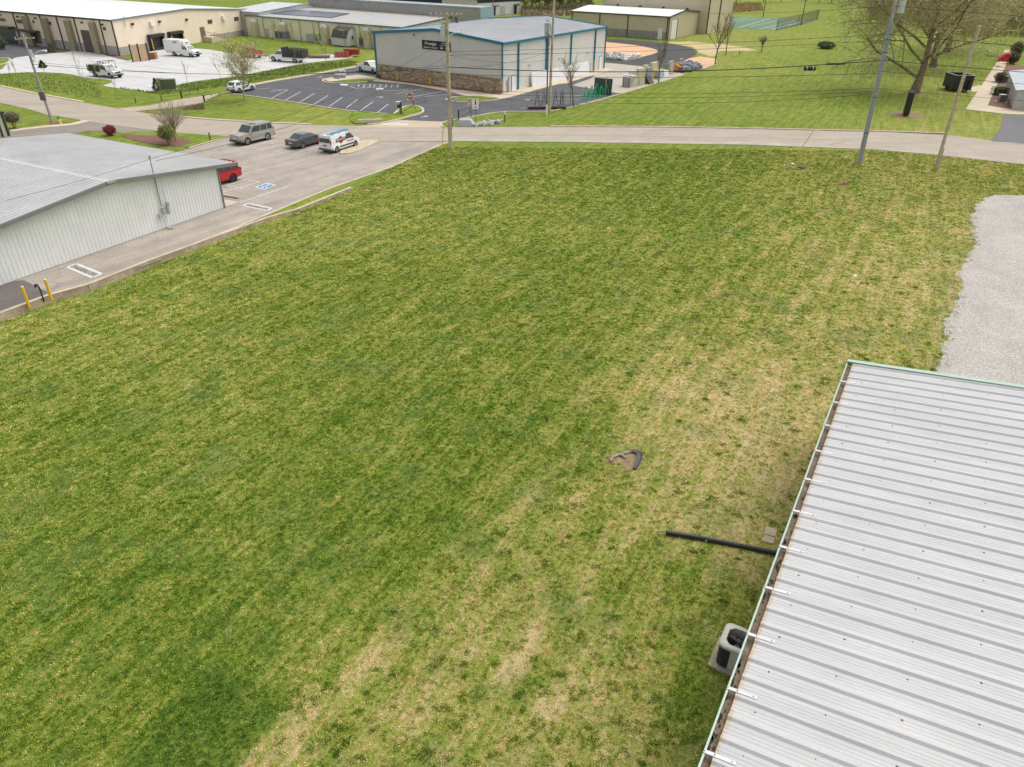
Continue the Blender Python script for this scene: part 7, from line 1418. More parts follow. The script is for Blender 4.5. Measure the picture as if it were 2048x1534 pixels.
def goal(label, px, w_=4.5, rz=0):
    t = thing('soccer_goal', label, 'goal', P(*px), rz); mb = MB(); mb.tube([(0,0,0),(0,0,2.6),(w_,0,2.6),(w_,0,0)], .07, 5); mb.tube([(0,0,2.6),(-.3,1.5,0)], .05, 4); mb.tube([(w_,0,2.6),(w_+.3,1.5,0)], .05, 4); mb.tube([(-.3,1.5,0.05),(w_+.3,1.5,0.05)], .05, 4); mb.build('frame', white, t)
goal('left white soccer goal frame beyond the green court', (1403,18.5), 5.2, 0.1); goal('right white soccer goal frame seen side on beyond the court', (1435,22), 3.5, 1.2)

# ------------------------------------------------------------------ utility poles and wires
def utility_pole(label, base, top_y, r0, r1, mat, lean_px=None, cat='utility pole', nm='utility_pole'):
    p = P(*base); z = pole_z(p, top_y); t = thing(nm, label, cat, (p.x, p.y, 0)); top = Vector((0, 0, z))
    if lean_px is not None: q = proj((p.x, p.y, z)); k = (proj((p.x+1, p.y, z))[0]-q[0]); top.x = (lean_px-q[0])/k
    mb = MB(); n = 8; mb.tube([top*(i/n) for i in range(n+1)], [r0+(r1-r0)*i/n for i in range(n+1)], 12); mb.build('shaft', mat, t, smooth=False); return t, p, top
def xfmr(t, x, y, z, r=0.24, h=0.95, leads=True):
    mb = MB(); mb.lathe([(r*.9, z), (r, z+.05), (r, z+h*.9), (r*1.06, z+h*.92), (r*1.06, z+h*.97), (r*.4, z+h)], 14, (x, y)); o = mb.build('transformer', M('transformer_grey', (0.50,0.56,0.58), 0.45), t, smooth=False)
    for dx in (-.1, .1): mb = MB(); mb.lathe([(.03, z+h), (.05, z+h+.1), (.03, z+h+.15), (.05, z+h+.22), (.01, z+h+.3)], 8, (x+dx, y)); mb.build('bushing', M('brown_glaze', (0.10,0.08,0.07), 0.3), o)
    mb = MB(); mb.tube([(x+.1,y,z+h+.25),(x+r+.25,y-.1,z+h*.6),(x+r+.15,y-.1,z-.3),(0,0,z-.5)], 0.02, 5); mb.build('lead', black, o); return o
def insul(t, x, y, z): mb = MB(); mb.lathe([(.03,z),(.07,z+.04),(.03,z+.08),(.07,z+.12),(.03,z+.17)], 8, (x, y)); return mb.build('insulator', M('porcelain', (0.55,0.55,0.53), 0.3), t)
def lamp_arm(t, z, d, ln=2.3, rise=1.5):
    d = Vector(d).normalized(); mb = MB(); pts = [Vector((0,0,z))+d*ln*(1-math.cos(a))*1.0+Vector((0,0,rise*math.sin(a))) for a in [i*math.pi/2/6 for i in range(7)]]; mb.tube(pts, .045, 6); mb.build('lamp_arm', white, t)
    e = pts[-1]; x = d*0.38; mb = MB(); mb.tube([e-d*.05, e+x], [.09, .13], 8); o = mb.build('lamp_head', white, t); mb = MB(); c = e+x*.6; mb.lathe([(.05,c.z+.1),(.05,c.z+.2)], 8, (c.x, c.y)); mb.build('photocell', dark, o)
WIRE = M('wire', (0.02,0.02,0.022), 0.6)
def wire(label, a, b, sag, r=0.02, nm='overhead_wire', group=None, cat='wire'):
    a, b = Vector(a), Vector(b); n = 16; pts = [a.lerp(b, i/n)-Vector((0,0,sag*4*(i/n)*(1-i/n)))-a for i in range(n+1)]; mb = MB(); mb.tube(pts, r, 5); o = mb.build(nm, WIRE, None, a); tag(o, label, cat, group); return o
# left pole
tL, pL, topL = utility_pole('grey weathered utility pole with streetlight arm at left by the hydrant', (105,245), 66, 0.17, 0.12, M('grey_pole_wood', (0.36,0.33,0.32), 0.9, 0, 0.2, 2, 0.2, 14), 44)
zt = topL.z; tx = lambda z: topL.x*z/zt
mb = MB(); mb.bar((topL.x-1.0,-.1,zt-.7),(topL.x+1.35,-.1,zt-.5),.1,.12); mb.build('crossarm', woodp, tL)
for dx in (-.95,-.3,.4,1.3): insul(tL, topL.x+dx, -.1, zt-.6)
xfmr(tL, tx(zt-2.6)+.3, -.15, zt-2.6, .22, .8); lamp_arm(tL, zt-3.1, (1,-.1,0), 1.7, 1.2)
vbox(tL, 'control_box', tx(3.2)-.32, tx(3.2)+.32, -.35, -.1, 2.7, 3.7, M('bronze_box',(0.14,0.12,0.11),0.6))
# centre pole
tC, pC, topC = utility_pole('tall brown wooden utility pole in the centre with transformer and lamp arm', (901.5,297.5), 26, 0.22, 0.17, woodp, 893)
zt = topC.z; cx = lambda z: topC.x*z/zt
mb = MB(); mb.bar((topC.x-1.8,-.15,zt-.25),(topC.x+1.65,-.15,zt-.15),.10,.12); mb.bar((topC.x-1.6,.15,zt-.3),(topC.x+1.5,.15,zt-.2),.10,.12); mb.build('crossarm', M('bleached_wood',(0.40,0.35,0.29),0.9), tC)
for dx in (-1.6,-1.1,-.6,.6,1.1,1.5): insul(tC, topC.x+dx, -.15, zt-.12)
mb = MB(); mb.tube([(topC.x-.9,-.15,zt-.3),(cx(zt-1.2),0,zt-1.2),(topC.x+.9,-.15,zt-.3)], .03, 4); mb.build('brace', galv, tC)
for dx in (.9, 1.05): mb = MB(); mb.tube([(topC.x+dx,-.2,zt-.35),(topC.x+dx+.1,-.2,zt-.9)], .06, 6); mb.build('cutout', M('brown_glaze',(0.1,0.08,0.07)), tC)
xfmr(tC, cx(9)-.42, -.05, pole_z(pC, 72), .26, 1.0); lamp_arm(tC, pole_z(pC, 84), (1,-.15,0), 1.35, .95)
mb = MB(); mb.tube([(-.2,-.1,0.2),(-.23,-.12,6),(-.38,-.1,9)], .025, 5); mb.build('riser_conduit', galv, tC); mb = MB(); mb.tube([(.18,-.12,.3),(.19,-.12,5.4)], .03, 5); mb.build('riser_conduit', galv, tC)
# twin poles by the slab yard
t9, p9, top9 = utility_pole('slim wooden utility pole beside the slab racks, top out of frame', (1098.5,227), -18, 0.2, 0.13, woodp, 1109)
xfmr(t9, top9.x*.72-.75, -.2, pole_z(p9, 70), .36, 1.5); mb = MB(); mb.bar((top9.x*.8-1.3,0,pole_z(p9,28)),(top9.x*.8+.6,.2,pole_z(p9,32)),.1,.1); mb.build('crossarm', woodp, t9)
t9b, p9b, top9b = utility_pole('grey steel conduit riser standing left of the wooden yard pole', (1093,231), 68, 0.10, 0.10, M('riser_grey',(0.13,0.15,0.16),0.5), 1097, nm='riser_pole')
mb = MB(); mb.tube([(0,0,0),(0,0,1.4)], .13, 8); mb.build('white_sleeve', white, t9b); mb = MB(); [mb.tube([(dx,0,8.6),(dx-.2,0,9.6),(dx+.1,0,10.6),(dx,0,11.2)], .03, 4) for dx in (-.3,-.1,.15)]; mb.build('cable_loops', black, t9b)
# right steel clad pole and short wooden pole
tS, pS, topS = utility_pole('tall grey pole clad with conduits at right, transformer at its top', (1717,328), -14, 0.20, 0.16, M('pole_grey_wood',(0.45,0.41,0.35),0.9,0,0.2,2,0.2,12), 1795)
zt = topS.z; sx = lambda z: topS.x*z/zt
for dx, c_, h0 in ((-.2,(0.34,0.40,0.46),15/16),(-.07,(0.28,0.31,0.37),.86),(.2,(0.60,0.52,0.40),.84)):
    mb = MB(); mb.tube([(dx,-.16,0),(sx(zt*h0)+dx*.9,-.14,zt*h0)], .065, 6); mb.build('conduit', M('conduit_%d' % int(abs(dx)*100), c_, .5), tS)
for f_ in (.2,.42,.68,.75): mb = MB(); mb.tube([(sx(zt*f_)-.27,-.2,zt*f_),(sx(zt*f_)+.27,-.2,zt*f_)], .035, 5); mb.build('strap', dark, tS)
xfmr(tS, sx(14)+.62, -.1, pole_z(pS, 26), .30, 1.25)
tW, pW, topW = utility_pole('shorter bare wooden pole right of the steel clad pole', (1870.6,338), 51, 0.17, 0.15, woodp, 1959)
mb = MB(); mb.tube([(.18,-.1,0),(.2,-.1,2.2)], .05, 6); mb.build('conduit', galv, tW); mb = MB(); mb.tube([(-.17,-.08,0),(-.17,-.08,1.5)], .03, 6); mb.build('conduit', galv, tW)
for i, (b_, ty, lab) in enumerate((((1602,50),-5,'far brown pole at near corner of the court fence'),((1526,34),-8,'far brown pole behind the back edge of the court'),((1436,50),-6,'far thin pole at the left part of the court'),((986,34),-6,'slim far pole in front of the white building'))):
    utility_pole(lab, b_, ty, .17, .12, M('far_pole_wood',(0.22,0.13,0.09),0.9,0,.2,2))
def at(p, top, y, off=(0, 0)):
    z = pole_z(p, y); f_ = z/top.z; return Vector((p.x+top.x*f_+off[0], p.y+off[1]-.15, z))
offR = Vector((88, 62, 0))
A_ = at(pC, topC, 133.5); B_ = at(pS, topS, 120); wire('thick black cable bundle from centre pole to the steel clad pole', A_, B_, 0.75, .042)
for f_, lab, ln, r_ in ((.56,'black splice sleeve on the thick cable, left one',.9,.1),(.90,'black splice sleeve on the thick cable near steel pole',.9,.09)):
    c = A_.lerp(B_, f_)-Vector((0,0,.75*4*f_*(1-f_))); d = (B_-A_).normalized(); mb = MB(); mb.tube([-d*ln, d*ln], r_, 8); o = mb.build('splice_sleeve', black, None, c); tag(o, lab, 'cable sleeve')
f_ = .845; c = A_.lerp(B_, f_)-Vector((0,0,.75*4*f_*(1-f_)+.28)); d = (B_-A_).normalized(); t = thing('cable_amplifier', 'black cable amplifier can hanging under the thick cable', 'cable box', c); mb = MB(); mb.tube([-d*.55, d*.55], .2, 10); mb.build('can', black, t); mb = MB(); [mb.tube([d*k-Vector((0,0,.0)), d*k+Vector((0,0,.3))], .03, 4) for k in (-.35,.35)]; [mb.tube([d*k-d*.03, d*k+d*.03], .215, 10) for k in (-.3,.3)]; mb.build('band', galv, t)
for (ya, yb, sg_, r_, lab) in ((148,146,.35,.02,'thin cable just below the thick bundle'),(103,68,.2,.016,'upper thin cable rising to the steel pole'),(110,80,.25,.016,'second thin cable rising to the steel pole'),(178,176,.5,.016,'lower thin wire across the far lawn'),(183,182,.6,.014,'second low wire across the far lawn'),(190,187,.9,.016,'lowest wire across the far lawn')):
    wire(lab, at(pC, topC, ya), at(pS, topS, yb), sg_, r_)
for (ya, z2, sg_, r_, lab) in ((12,13.2,.3,.02,'pale top wire running right from the steel clad pole'),(68,11.2,.5,.028,'upper cable running right from steel pole to frame edge'),(120,9.0,.3,.03,'dark cable running right behind the wooden pole'),(142,8.2,.4,.02,'lower cable right of the steel clad pole'),(176,7.4,.5,.016,'lowest right hand cable passing the black trailer')):
    wire(lab, at(pS, topS, ya), offR+Vector((0,0,z2)), sg_, r_)
wire('pale top wire from far pole to the steel clad pole', P(1345,22,7), at(pS, topS, 11), .6, .02)
wire('high wire from centre pole crossarm leaving at the top right', at(pC, topC, 30, (1.5,0)), at(p9, top9, 30), .3, .014)
for (ya, yb, lab) in ((103,96,'upper cable between centre pole and yard pole'),(109,118,'sagging cable between centre pole and yard pole'),(134,100,'rising cable from centre pole to the yard pole')): wire(lab, at(pC, topC, ya), at(p9, top9, yb), .6, .016)
wire('long dark cable from left pole to the centre pole', at(pL, topL, 128), at(pC, topC, 135), .9, .026); wire('thin upper cable from left pole to the centre pole', at(pL, topL, 122), at(pC, topC, 130), 1.2, .016)
mast = Vector(lb.pt(-.12,5.6,0))+lb.O+Vector((0,0,5.5)); wire('service drop from centre pole to workshop mast, upper', at(pC, topC, 80), mast, 1.0, .014); wire('service drop from centre pole to workshop mast, lower', at(pC, topC, 110), mast-Vector((0,0,.25)), 1.2, .014); wire('service cable crossing the workshop roof from the mast', mast, Vector(lb.pt(2,16,0))+lb.O+Vector((0,0,4.6)), .1, .012)
for sgn, a, y0, y1, lab in ((0,(884,298),(884,298),(888,252),'yellow guy wire guard at foot of centre pole'),(0,(1592,312),(1592,312),(1641,258),'yellow guy wire guard near the manhole cover')):
    p = P(*a); tgt = at(pC, topC, 110) if 'centre' in lab else at(pS, topS, 30); d = (tgt-p).normalized(); lo, hi = 0, 9
    for _ in range(30):
        m_ = (lo+hi)/2; q = proj(p+d*m_)
        if q[1] > y1[1]: lo = m_
        else: hi = m_
    t = thing('guy_guard', lab, 'guy guard', p); mb = MB(); mb.tube([(0,0,0), d*lo], .045, 6); mb.build('sleeve', MATS['bollard_yellow'], t); mb = MB(); mb.tube([d*lo, tgt-p], .012, 4); mb.build('guy_wire', galv, t)

# ------------------------------------------------------------------ trees and shrubs
def perp(d, r):
    x = d.cross(Vector((r.uniform(-1,1), r.uniform(-1,1), r.uniform(-1,1))));
    return x.normalized() if x.length > 1e-3 else Vector((1,0,0))
def leafm(name, col, var=0.35): return M(name, col, 0.7, 0, var, 1.2, 0.25, 9, island=0.35)
class Tree:
    def __init__(s, seed): s.r = random.Random(seed); s.wood = MB(); s.twig = MB(); s.leaf = MB(); s.tips = []
    def grow(s, p, d, ln, rad, lv, maxlv, up=0.15, spread=0.75, kids=4, droop=0.0, ratio=0.62, wob=0.18, minr=0.008):
        r = s.r; n = 4 if lv < 2 else 3; pts = [p]; rr = [rad]; q = p; dd = d.copy()
        for i in range(n):
            dd = (dd+Vector((r.uniform(-wob,wob), r.uniform(-wob,wob), r.uniform(-wob,wob)+up*(0.4 if lv else 0.1)-droop*(lv >= 2)*(i+1)*0.25))).normalized(); q = q+dd*ln/n; pts.append(q); rr.append(max(minr, rad*(1-(0.45 if lv else 0.35)*(i+1)/n)))
        (s.wood if lv <= 1 else s.twig).tube(pts, rr, 8 if lv == 0 else (5 if lv == 1 else 3), lv == 0)
        if lv >= maxlv: s.tips += pts[1:]; return
        if lv >= maxlv-1: s.tips += pts[2:]
        for k in range(kids[lv] if isinstance(kids, (list, tuple)) else kids):
            f_ = (0.35 if lv == 0 else 0.25)+(0.65 if lv == 0 else 0.7)*(k+r.random())/(kids[lv] if isinstance(kids, (list, tuple)) else kids)
            i = min(n-1, int(f_*n)); b = pts[i].lerp(pts[i+1], f_*n-i); ax_ = perp(dd, r); nd_ = (dd*(1-spread)+ax_*spread+Vector((0,0,up))).normalized()
            s.grow(b, nd_, ln*ratio*r.uniform(.75,1.2), max(minr, rr[i]*.55), lv+1, maxlv, up, spread, kids, droop, ratio, wob, minr)
    def leaves(s, n, size, jit, flat=False):
        r = s.r
        if not s.tips: return
        for _ in range(n):
            c = r.choice(s.tips)+Vector((r.gauss(0,jit), r.gauss(0,jit), r.gauss(0,jit))); a = Vector((r.gauss(0,1), r.gauss(0,1), r.gauss(0,1))).normalized(); b = perp(a, r); sz = size*r.uniform(.6,1.3); s.leaf.add([c-a*sz, c+b*sz*.6, c+a*sz, c-b*sz*.6], [(0,1,2,3)])
    def build(s, t, bm_, lm, tm=None):
        if s.wood.v: s.wood.build('trunk', bm_, t)
        if s.twig.v: s.twig.build('branches', tm or bm_, t)
        if s.leaf.v: s.leaf.build('foliage', lm, t)
def tree(nm, label, px, ty, seed, bark_, lm, rad=.12, lv=3, kids=(6,5,4,3), up=.15, spread=.7, nleaf=400, lsz=.08, jit=.15, trunkf=.45, ratio=.6, droop=0, group=None, wob=.18, minr=.008, hz=None, lean=(0,0)):
    p = P(*px); h = hz or pole_z(p, ty); t = thing(nm, label, 'tree', (p.x, p.y, 0), 0, group); T = Tree(seed)
    T.grow(Vector((0,0,-.05)), Vector((lean[0],lean[1],1)).normalized(), h*trunkf*1.6, rad, 0, lv, up, spread, kids, droop, ratio, wob, minr); T.leaves(nleaf, lsz, jit); T.build(t, bark_, lm); return t
ly = leafm('young_yellow_leaf', (0.46,0.46,0.17)); lbud = leafm('brown_bud', (0.23,0.19,0.09)); lgn = leafm('dark_green_leaf', (0.055,0.095,0.025)); lol = leafm('olive_leaf', (0.24,0.26,0.08)); lred = leafm('burgundy_leaf', (0.26,0.03,0.06)); lcon = leafm('conifer_green', (0.075,0.13,0.05))
tree('young_leafing_tree', 'young tree with sparse pale yellow leaves before the white hatchback', (489,203), 100, 5, M('pale_olive_bark',(0.33,0.30,0.20),.9,0,.2,3), ly, .14, 3, (15,7,5), .26, .70, 2600, .095, .2, .50, .60)
# vase shaped bare shrub
def vase(label, px, ty, seed, n, sp_, mat, leafmat=None, nl=0, base_z=0.9, nm='bare_shrub', rad=.03):
    p = P(*px); h = pole_z(p, ty); t = thing(nm, label, 'shrub', p); T = Tree(seed); r = T.r
    for k in range(n):
        a_ = 2*math.pi*k/n+r.uniform(-.3,.3); s_ = r.uniform(.15,1)*sp_; base = Vector((r.uniform(-.12,.12), r.uniform(-.12,.12), base_z)); d = Vector((math.cos(a_)*s_, math.sin(a_)*s_, 1)).normalized(); ln = (h-base_z)*r.uniform(.8,1.1); pts = [base+d*ln*i/4+Vector((math.cos(a_),math.sin(a_),0))*s_*.25*(i/4)**2*ln*.4 for i in range(5)]
        T.wood.tube(pts, [rad*(1-.7*i/4) for i in range(5)], 4)
        for i in (2,3,4):
            for _ in range(2): e = pts[i]; dd = (d+perp(d, r)*.45).normalized(); T.twig.tube([e-d*.1, e-d*.1+dd*ln*.2], [.012,.006], 3); T.tips.append(e+dd*ln*.15)
        T.tips += pts[3:]
    if base_z: T.wood.tube([(0,0,0),(0,0,base_z)], [rad*4, rad*3], 7)
    T.leaves(nl, .06, .15); T.build(t, mat, leafmat); return t
vase('large vase shaped bare shrub behind the round olive bush', (352,282), 207, 4, 80, .95, M('pinkish_twig',(0.34,0.26,0.20),.9,0,.2,4), None, 0, 1.1)
def bush(nm, label, px, r_, h_, col, seed, n=1600, lsz=.07, trunk=0.0, box=False, cat='shrub', z0=None, inner=(0.05,0.05,0.02)):
    p = P(*px); t = thing(nm, label, cat, p); r = random.Random(seed); mb = MB()
    core = MB(); k8 = 9; zc = trunk+h_/2
    for i in range(n):
        if box: u, v, w_ = r.uniform(-1,1), r.uniform(-1,1), r.uniform(-1,1); m_ = max(abs(u),abs(v),abs(w_)); u, v, w_ = [q/m_*r.uniform(.86,1.04) for q in (u,v,w_)]
        else:
            a = Vector((r.gauss(0,1), r.gauss(0,1), r.gauss(0,1))).normalized(); k = r.uniform(.72,1.06)*(1+.14*math.sin(a.x*5+seed)*math.cos(a.y*4+a.z*3)); u, v, w_ = a*k
        c = Vector((u*r_, v*r_, zc+w_*h_/2)); a = Vector((r.gauss(0,1), r.gauss(0,1), r.gauss(0,1))).normalized(); b = perp(a, r); sz = lsz*r.uniform(.6,1.4); mb.add([c-a*sz, c+b*sz*.7, c+a*sz, c-b*sz*.7], [(0,1,2,3)])
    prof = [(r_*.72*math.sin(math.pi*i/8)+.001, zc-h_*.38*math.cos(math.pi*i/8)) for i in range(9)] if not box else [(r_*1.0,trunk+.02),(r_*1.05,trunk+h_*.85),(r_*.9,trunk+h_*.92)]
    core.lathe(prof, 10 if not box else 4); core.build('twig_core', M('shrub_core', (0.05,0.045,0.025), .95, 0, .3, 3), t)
    mb.build('foliage', col, t)
    if trunk: mb = MB(); [mb.tube([(dx,dy,0),(dx*2.5,dy*2.5,trunk+.3)], .05, 5) for dx, dy in ((0,0),(.1,.05),(-.1,.03))]; mb.build('stem', bark, t)
    return t
bush('round_bush', 'round olive green bush with bare stem on the red mulch bed', (338,290), .95, 1.75, lol, 3, 2600, .06, .55)
bush('red_maple_shrub', 'small burgundy leaved shrub behind the workshop roof ridge', (222,271), .72, 1.0, lred, 5, 1100, .075, .15)
bush('round_shrub', 'low spreading bare brownish shrub on the grass bank at far left', (30,257), 1.2, 1.6, M('brown_twig_leaf',(0.24,0.20,0.13),.9,0,.3,3,island=.3), 6, 700, .05, .5)
bush('juniper', 'dark green spreading juniper on the far lawn left of the big tree', (1652,97), 1.9, 1.5, lcon, 7, 1500, .12)
bush('evergreen_bush', 'dark evergreen bush at the left parking lot edge of warehouse', (2,99), 1.4, 2.6, lcon, 8, 1200, .1)
bush('clipped_bush', 'brownish rounded bush between path and upper air unit', (1999,165), 1.05, 1.7, leafm('brown_green_leaf',(0.12,0.085,0.035)), 9, 1600, .07, 0)
bush('clipped_bush', 'tall dark bush at the top end of the footpath bed', (2030,112), 1.5, 3.0, leafm('brown_green_leaf',(0.1,0.1,0.05)), 10, 2000, .08, 0)
bush('clipped_bush', 'dark rounded bush beside the red awning', (2022,128), 1.3, 2.3, leafm('dark_olive_leaf',(0.06,0.075,0.03)), 11, 1800, .08, 0)
bush('clipped_hedge', 'clipped square green hedge between the two air units', (1998,190), 1.0, 1.15, leafm('hedge_green',(0.075,0.13,0.03)), 12, 1800, .05, 0, True, 'hedge')
bush('corner_bush', 'small dark shrub against the peach warehouse stone corner', (756,156), .5, .7, lol, 13, 300, .06); bush('corner_bush', 'bush by the warehouse corner bed beside the timber gate', (205,104), .8, .9, lol, 14, 400, .07)
bush('corner_bush', 'dark green conifer bush beside orange netting at beige plant', (748,93), .8, 2.2, lcon, 15, 600, .08)
vase('grey purple vase shaped small tree on the far lawn', (1523,104), 74, 9, 40, .75, M('purple_grey_twig',(0.20,0.17,0.15),.9,0,.2,4), M('purple_grey_leaf',(0.21,0.18,0.16),.9,0,.2,2,island=.3), 500, 1.4, 'small_tree', .035)
def conifer(label, px, ty, seed, r_=.75, trunkz=0.0):
    p = P(*px); h = pole_z(p, ty); t = thing('young_conifer', label, 'tree', p); r = random.Random(seed); mb = MB()
    for i in range(900):
        f_ = r.random()**1.3; z = trunkz+(h-trunkz)*f_; rad = r_*(1-f_)**.8*(1 if f_ > .12 else .6+f_*3)*r.uniform(.55,1.1); a_ = r.uniform(0,6.28); c = Vector((rad*math.cos(a_), rad*math.sin(a_), z)); a = Vector((math.cos(a_), math.sin(a_), r.uniform(-.3,.6))).normalized(); b = perp(a, r); s_ = .1*r.uniform(.6,1.4); mb.add([c-a*s_, c+b*s_*.5, c+a*s_, c-b*s_*.5], [(0,1,2,3)])
    mb.build('foliage', lcon, t); mb = MB(); mb.tube([(0,0,0),(0,0,h*.95)], [.06,.02], 5); mb.build('trunk', bark, t)
conifer('small pointed conifer on the mulch bed in front of the warehouse', (104,104.5), 86, 3, .9); conifer('slim young conifer on a bare stem in the left grass', (98.5,177), 120, 4, .65, 3.0); conifer('small dark conifer beside the green utility cabinet', (314,184), 156, 5, .6, .3)
sap = [((41,168),118,'bare reddish sapling on grass behind the left pole',1),((19,149),130,'thin leafless sapling at far left edge of the yard grass',2),((175,190),122,'bare sapling left of the white flatbed truck',3),((203,166),128,'bare twiggy sapling right beside the flatbed load',4),((233,198),142,'bare sapling right below the flatbed truck',5),((374,165),128,'many stemmed bare sapling above the green cabinet',6),
       ((443,160),118,'thin bare sapling left of the yellow leafing tree',7),((592,131),95,'thin sapling in front of the black stake truck',8),((652,124),84,'thin sapling beside the brown pipe bundle',9),((700,130),80,'slender sapling in front of the barn shed',10)]
for px, ty, lab, sd_ in sap: tree('bare_sapling', lab, px, ty, sd_, barkg, lbud, .035, 2, (7,4), .45, .45, 60, .04, .1, .58, .4)
for px, ty, lab, sd_, nl in (((525,73),46,'reddish budding sapling at left end of beige plant wall',21,160),((546,78),40,'green budding sapling beside the grey door of the plant',22,260),((586,84),46,'dense green budding sapling right of the first air unit',23,380),((627,89),52,'thin green sapling between second and third ducts',24,150),((690,95),56,'brown leafless tree at right gable of the barn shed',25,200),((722,96),58,'pale leafing sapling left of the fourth duct',26,260),((742,98),56,'pale leafing sapling right of the fourth duct',27,260),((646,104),70,'olive leafing sapling before the third air unit',28,320),((606,92),76,'tiny brown sapling in the bright grass',29,60)):
    tree('budding_sapling', lab, px, ty, sd_, bark, ly if nl > 220 else lbud, .045, 2, (8,4), .5, .42, nl, .07, .16, .55, .4)
tree('bare_yard_tree', 'budding tree with bare lower branches beside the slab yard curb', (1148,213), 118, 31, bark, ly, .10, 3, (12,5,4), .35, .6, 500, .06, .15, .52, .42)
tree('bare_yard_tree', 'bare upright tree standing among the stone slab stacks', (1317,166), 88, 33, bark, lbud, .12, 3, (11,5,4), .5, .5, 200, .05, .1, .52, .45)
tree('bare_yard_tree', 'bare tree at the edge of the clay bank, nearer one', (1430,129), 36, 35, bark, lbud, .15, 3, (11,6,4), .4, .58, 300, .06, .1, .5, .45)
tree('bare_yard_tree', 'thinner bare tree just right of the clay bank tree', (1452,111), 40, 36, bark, lbud, .12, 3, (9,5,4), .45, .5, 200, .06, .1, .52, .42)
# the big trees at upper right
lwil = leafm('willow_bud', (0.36, 0.37, 0.10))
def big_tree(label, px, h, seed, spread_, rad, nleaf=17000, limbs=16, low=True):
    p = P(*px); t = thing('large_tree', label, 'tree', p, 0); T = Tree(seed); r = T.r
    n = 7; pts = [Vector((.25*math.sin(i*.9)*(i > 0)+.12*i, .1*i, h*.78*i/n)) for i in range(n+1)]; rr = [rad*1.35]+[rad*(1-.78*i/n) for i in range(1, n+1)]; T.wood.tube(pts, rr, 10)
    for k in range(limbs):
        f_ = (.13 if k == 0 else .22)+.74*(k/limbs); i = min(n-1, int(f_*n)); b = pts[i].lerp(pts[i+1], f_*n-i); a_ = k*2.4+r.uniform(-.4,.4) if k else math.pi; el = .35+f_*1.0; ln = spread_*(1.05-.45*f_)*r.uniform(.85,1.1); d = Vector((math.cos(a_), math.sin(a_), el)).normalized()
        T.grow(b, d, ln, rad*.42*(1-.5*f_), 1, 4, .10, .62, (0,8,7,4), .24, .54, .18, .011)
    T.leaves(nleaf, .115, .32); T.build(t, M('rough_bark',(0.21,0.155,0.095),.95,0,.4,2,.35,12,.6), lwil, M('olive_twig',(0.36,0.31,0.17),.9,0,.3,2)); return t
bt1 = big_tree('largest tree at upper right, budding willow like branches over the lawn', (1828,186), 20, 3, 15.0, .62)
c2 = copy_tree(bt1, 'second big tree behind and right of the largest tree', P(1866,134), 2.1, .95); c3 = copy_tree(bt1, 'third big tree furthest back behind the largest tree', P(1893,104), 4.0, 1.0)
c2['group'] = c3['group'] = bt1['group'] = 'big budding trees at upper right'
for q, lab in (((1826,187),'a'),((1868,136),'b'),((1893,105),'c')): sheet('leaf_litter_ring', rag([P(*q)+Vector((1.6*math.cos(k*.63)+.5, 1.3*math.sin(k*.63), 0)) for k in range(10)], .2, .6, 3), .012, MATS['soil'])
# background wood: each tree its own, sharing a few meshes
woodsm = [leafm('spring_leaf_a', (0.21,0.25,0.06)), leafm('spring_leaf_b', (0.13,0.18,0.05)), leafm('spring_leaf_c', (0.31,0.26,0.16)), leafm('spring_leaf_d', (0.27,0.29,0.08))]
protos = []
def bgtree(seed, lm, h=11):
    t = thing('woodland_tree', 'x', 'tree', (0, 0, 0)); T = Tree(seed); T.grow(Vector((0,0,0)), Vector((0,0,1)), h*.75, .2, 0, 2, .2, .7, (11,5), 0, .42, .15, .03); r = T.r; tips = T.tips; 
    for _ in range(1500):
        c = r.choice(tips)+Vector((r.gauss(0,.5), r.gauss(0,.5), r.gauss(0,.5))); a = Vector((r.gauss(0,1), r.gauss(0,1), r.gauss(0,1))).normalized(); b = perp(a, r); sz = .26*r.uniform(.5,1.3); T.leaf.add([c-a*sz, c+b*sz*.6, c+a*sz, c-b*sz*.6], [(0,1,2,3)])
    T.build(t, bark, lm); return t
BG = []
r = random.Random(77)
def row(xs, ylo, yhi, s_, nme):
    n = len(xs)
    for i, x in enumerate(xs): BG.append((x+r.uniform(-4,4), r.uniform(ylo, yhi), s_, i, n, nme))
row(range(1046,1190,9), 20, 28, .75, 'front row behind white building'); row(range(1050,1190,12), 6, 16, .9, 'back row behind white building')
row(range(1402,1480,13), 10, 16, .8, 'group behind soccer goals'); row(range(1484,1720,13), -3, 7, .8, 'row beyond the court')
row(range(1735,2080,17), 38, 66, .62, 'front thicket row at upper right'); row(range(1735,2080,19), 16, 40, .85, 'middle thicket row at upper right'); row(range(1735,2080,22), -8, 12, 1.0, 'back thicket row at upper right')
row((70,84), -12, -4, .6, 'pair beyond peach warehouse roof'); row((540,556,572,588), -12, -4, .6, 'row beyond pale hall roof')
ordn = lambda i: ['first','second','third','fourth','fifth','sixth','seventh','eighth','ninth','tenth','eleventh','twelfth'][i] if i < 12 else '%dth' % (i+1)
used = [False]*4
for i in range(4): protos.append(bgtree(50+i, woodsm[i]))
for i, (x, y, s_, j, n, nme) in enumerate(BG):
    k = i % 4 if x > 1200 else (i*2+1) % 4; pr_ = protos[k]; loc = P(x, y); ln_ = ['light green','dark green','brownish half bare','yellow green'][k]
    lab = '%s tree, %s from %s in %s' % (ln_, ordn(j) if j < n/2 else ordn(n-1-j), 'left' if j < n/2 else 'right', nme)
    if not used[k]: o = pr_; used[k] = True; o.location = loc; o.rotation_euler.z = r.random()*6; o.scale = (s_,)*3; o['label'] = lab
    else: o = copy_tree(pr_, lab, loc, r.random()*6, s_*r.uniform(.85,1.15))
    o['group'] = 'woodland trees at the far edge'
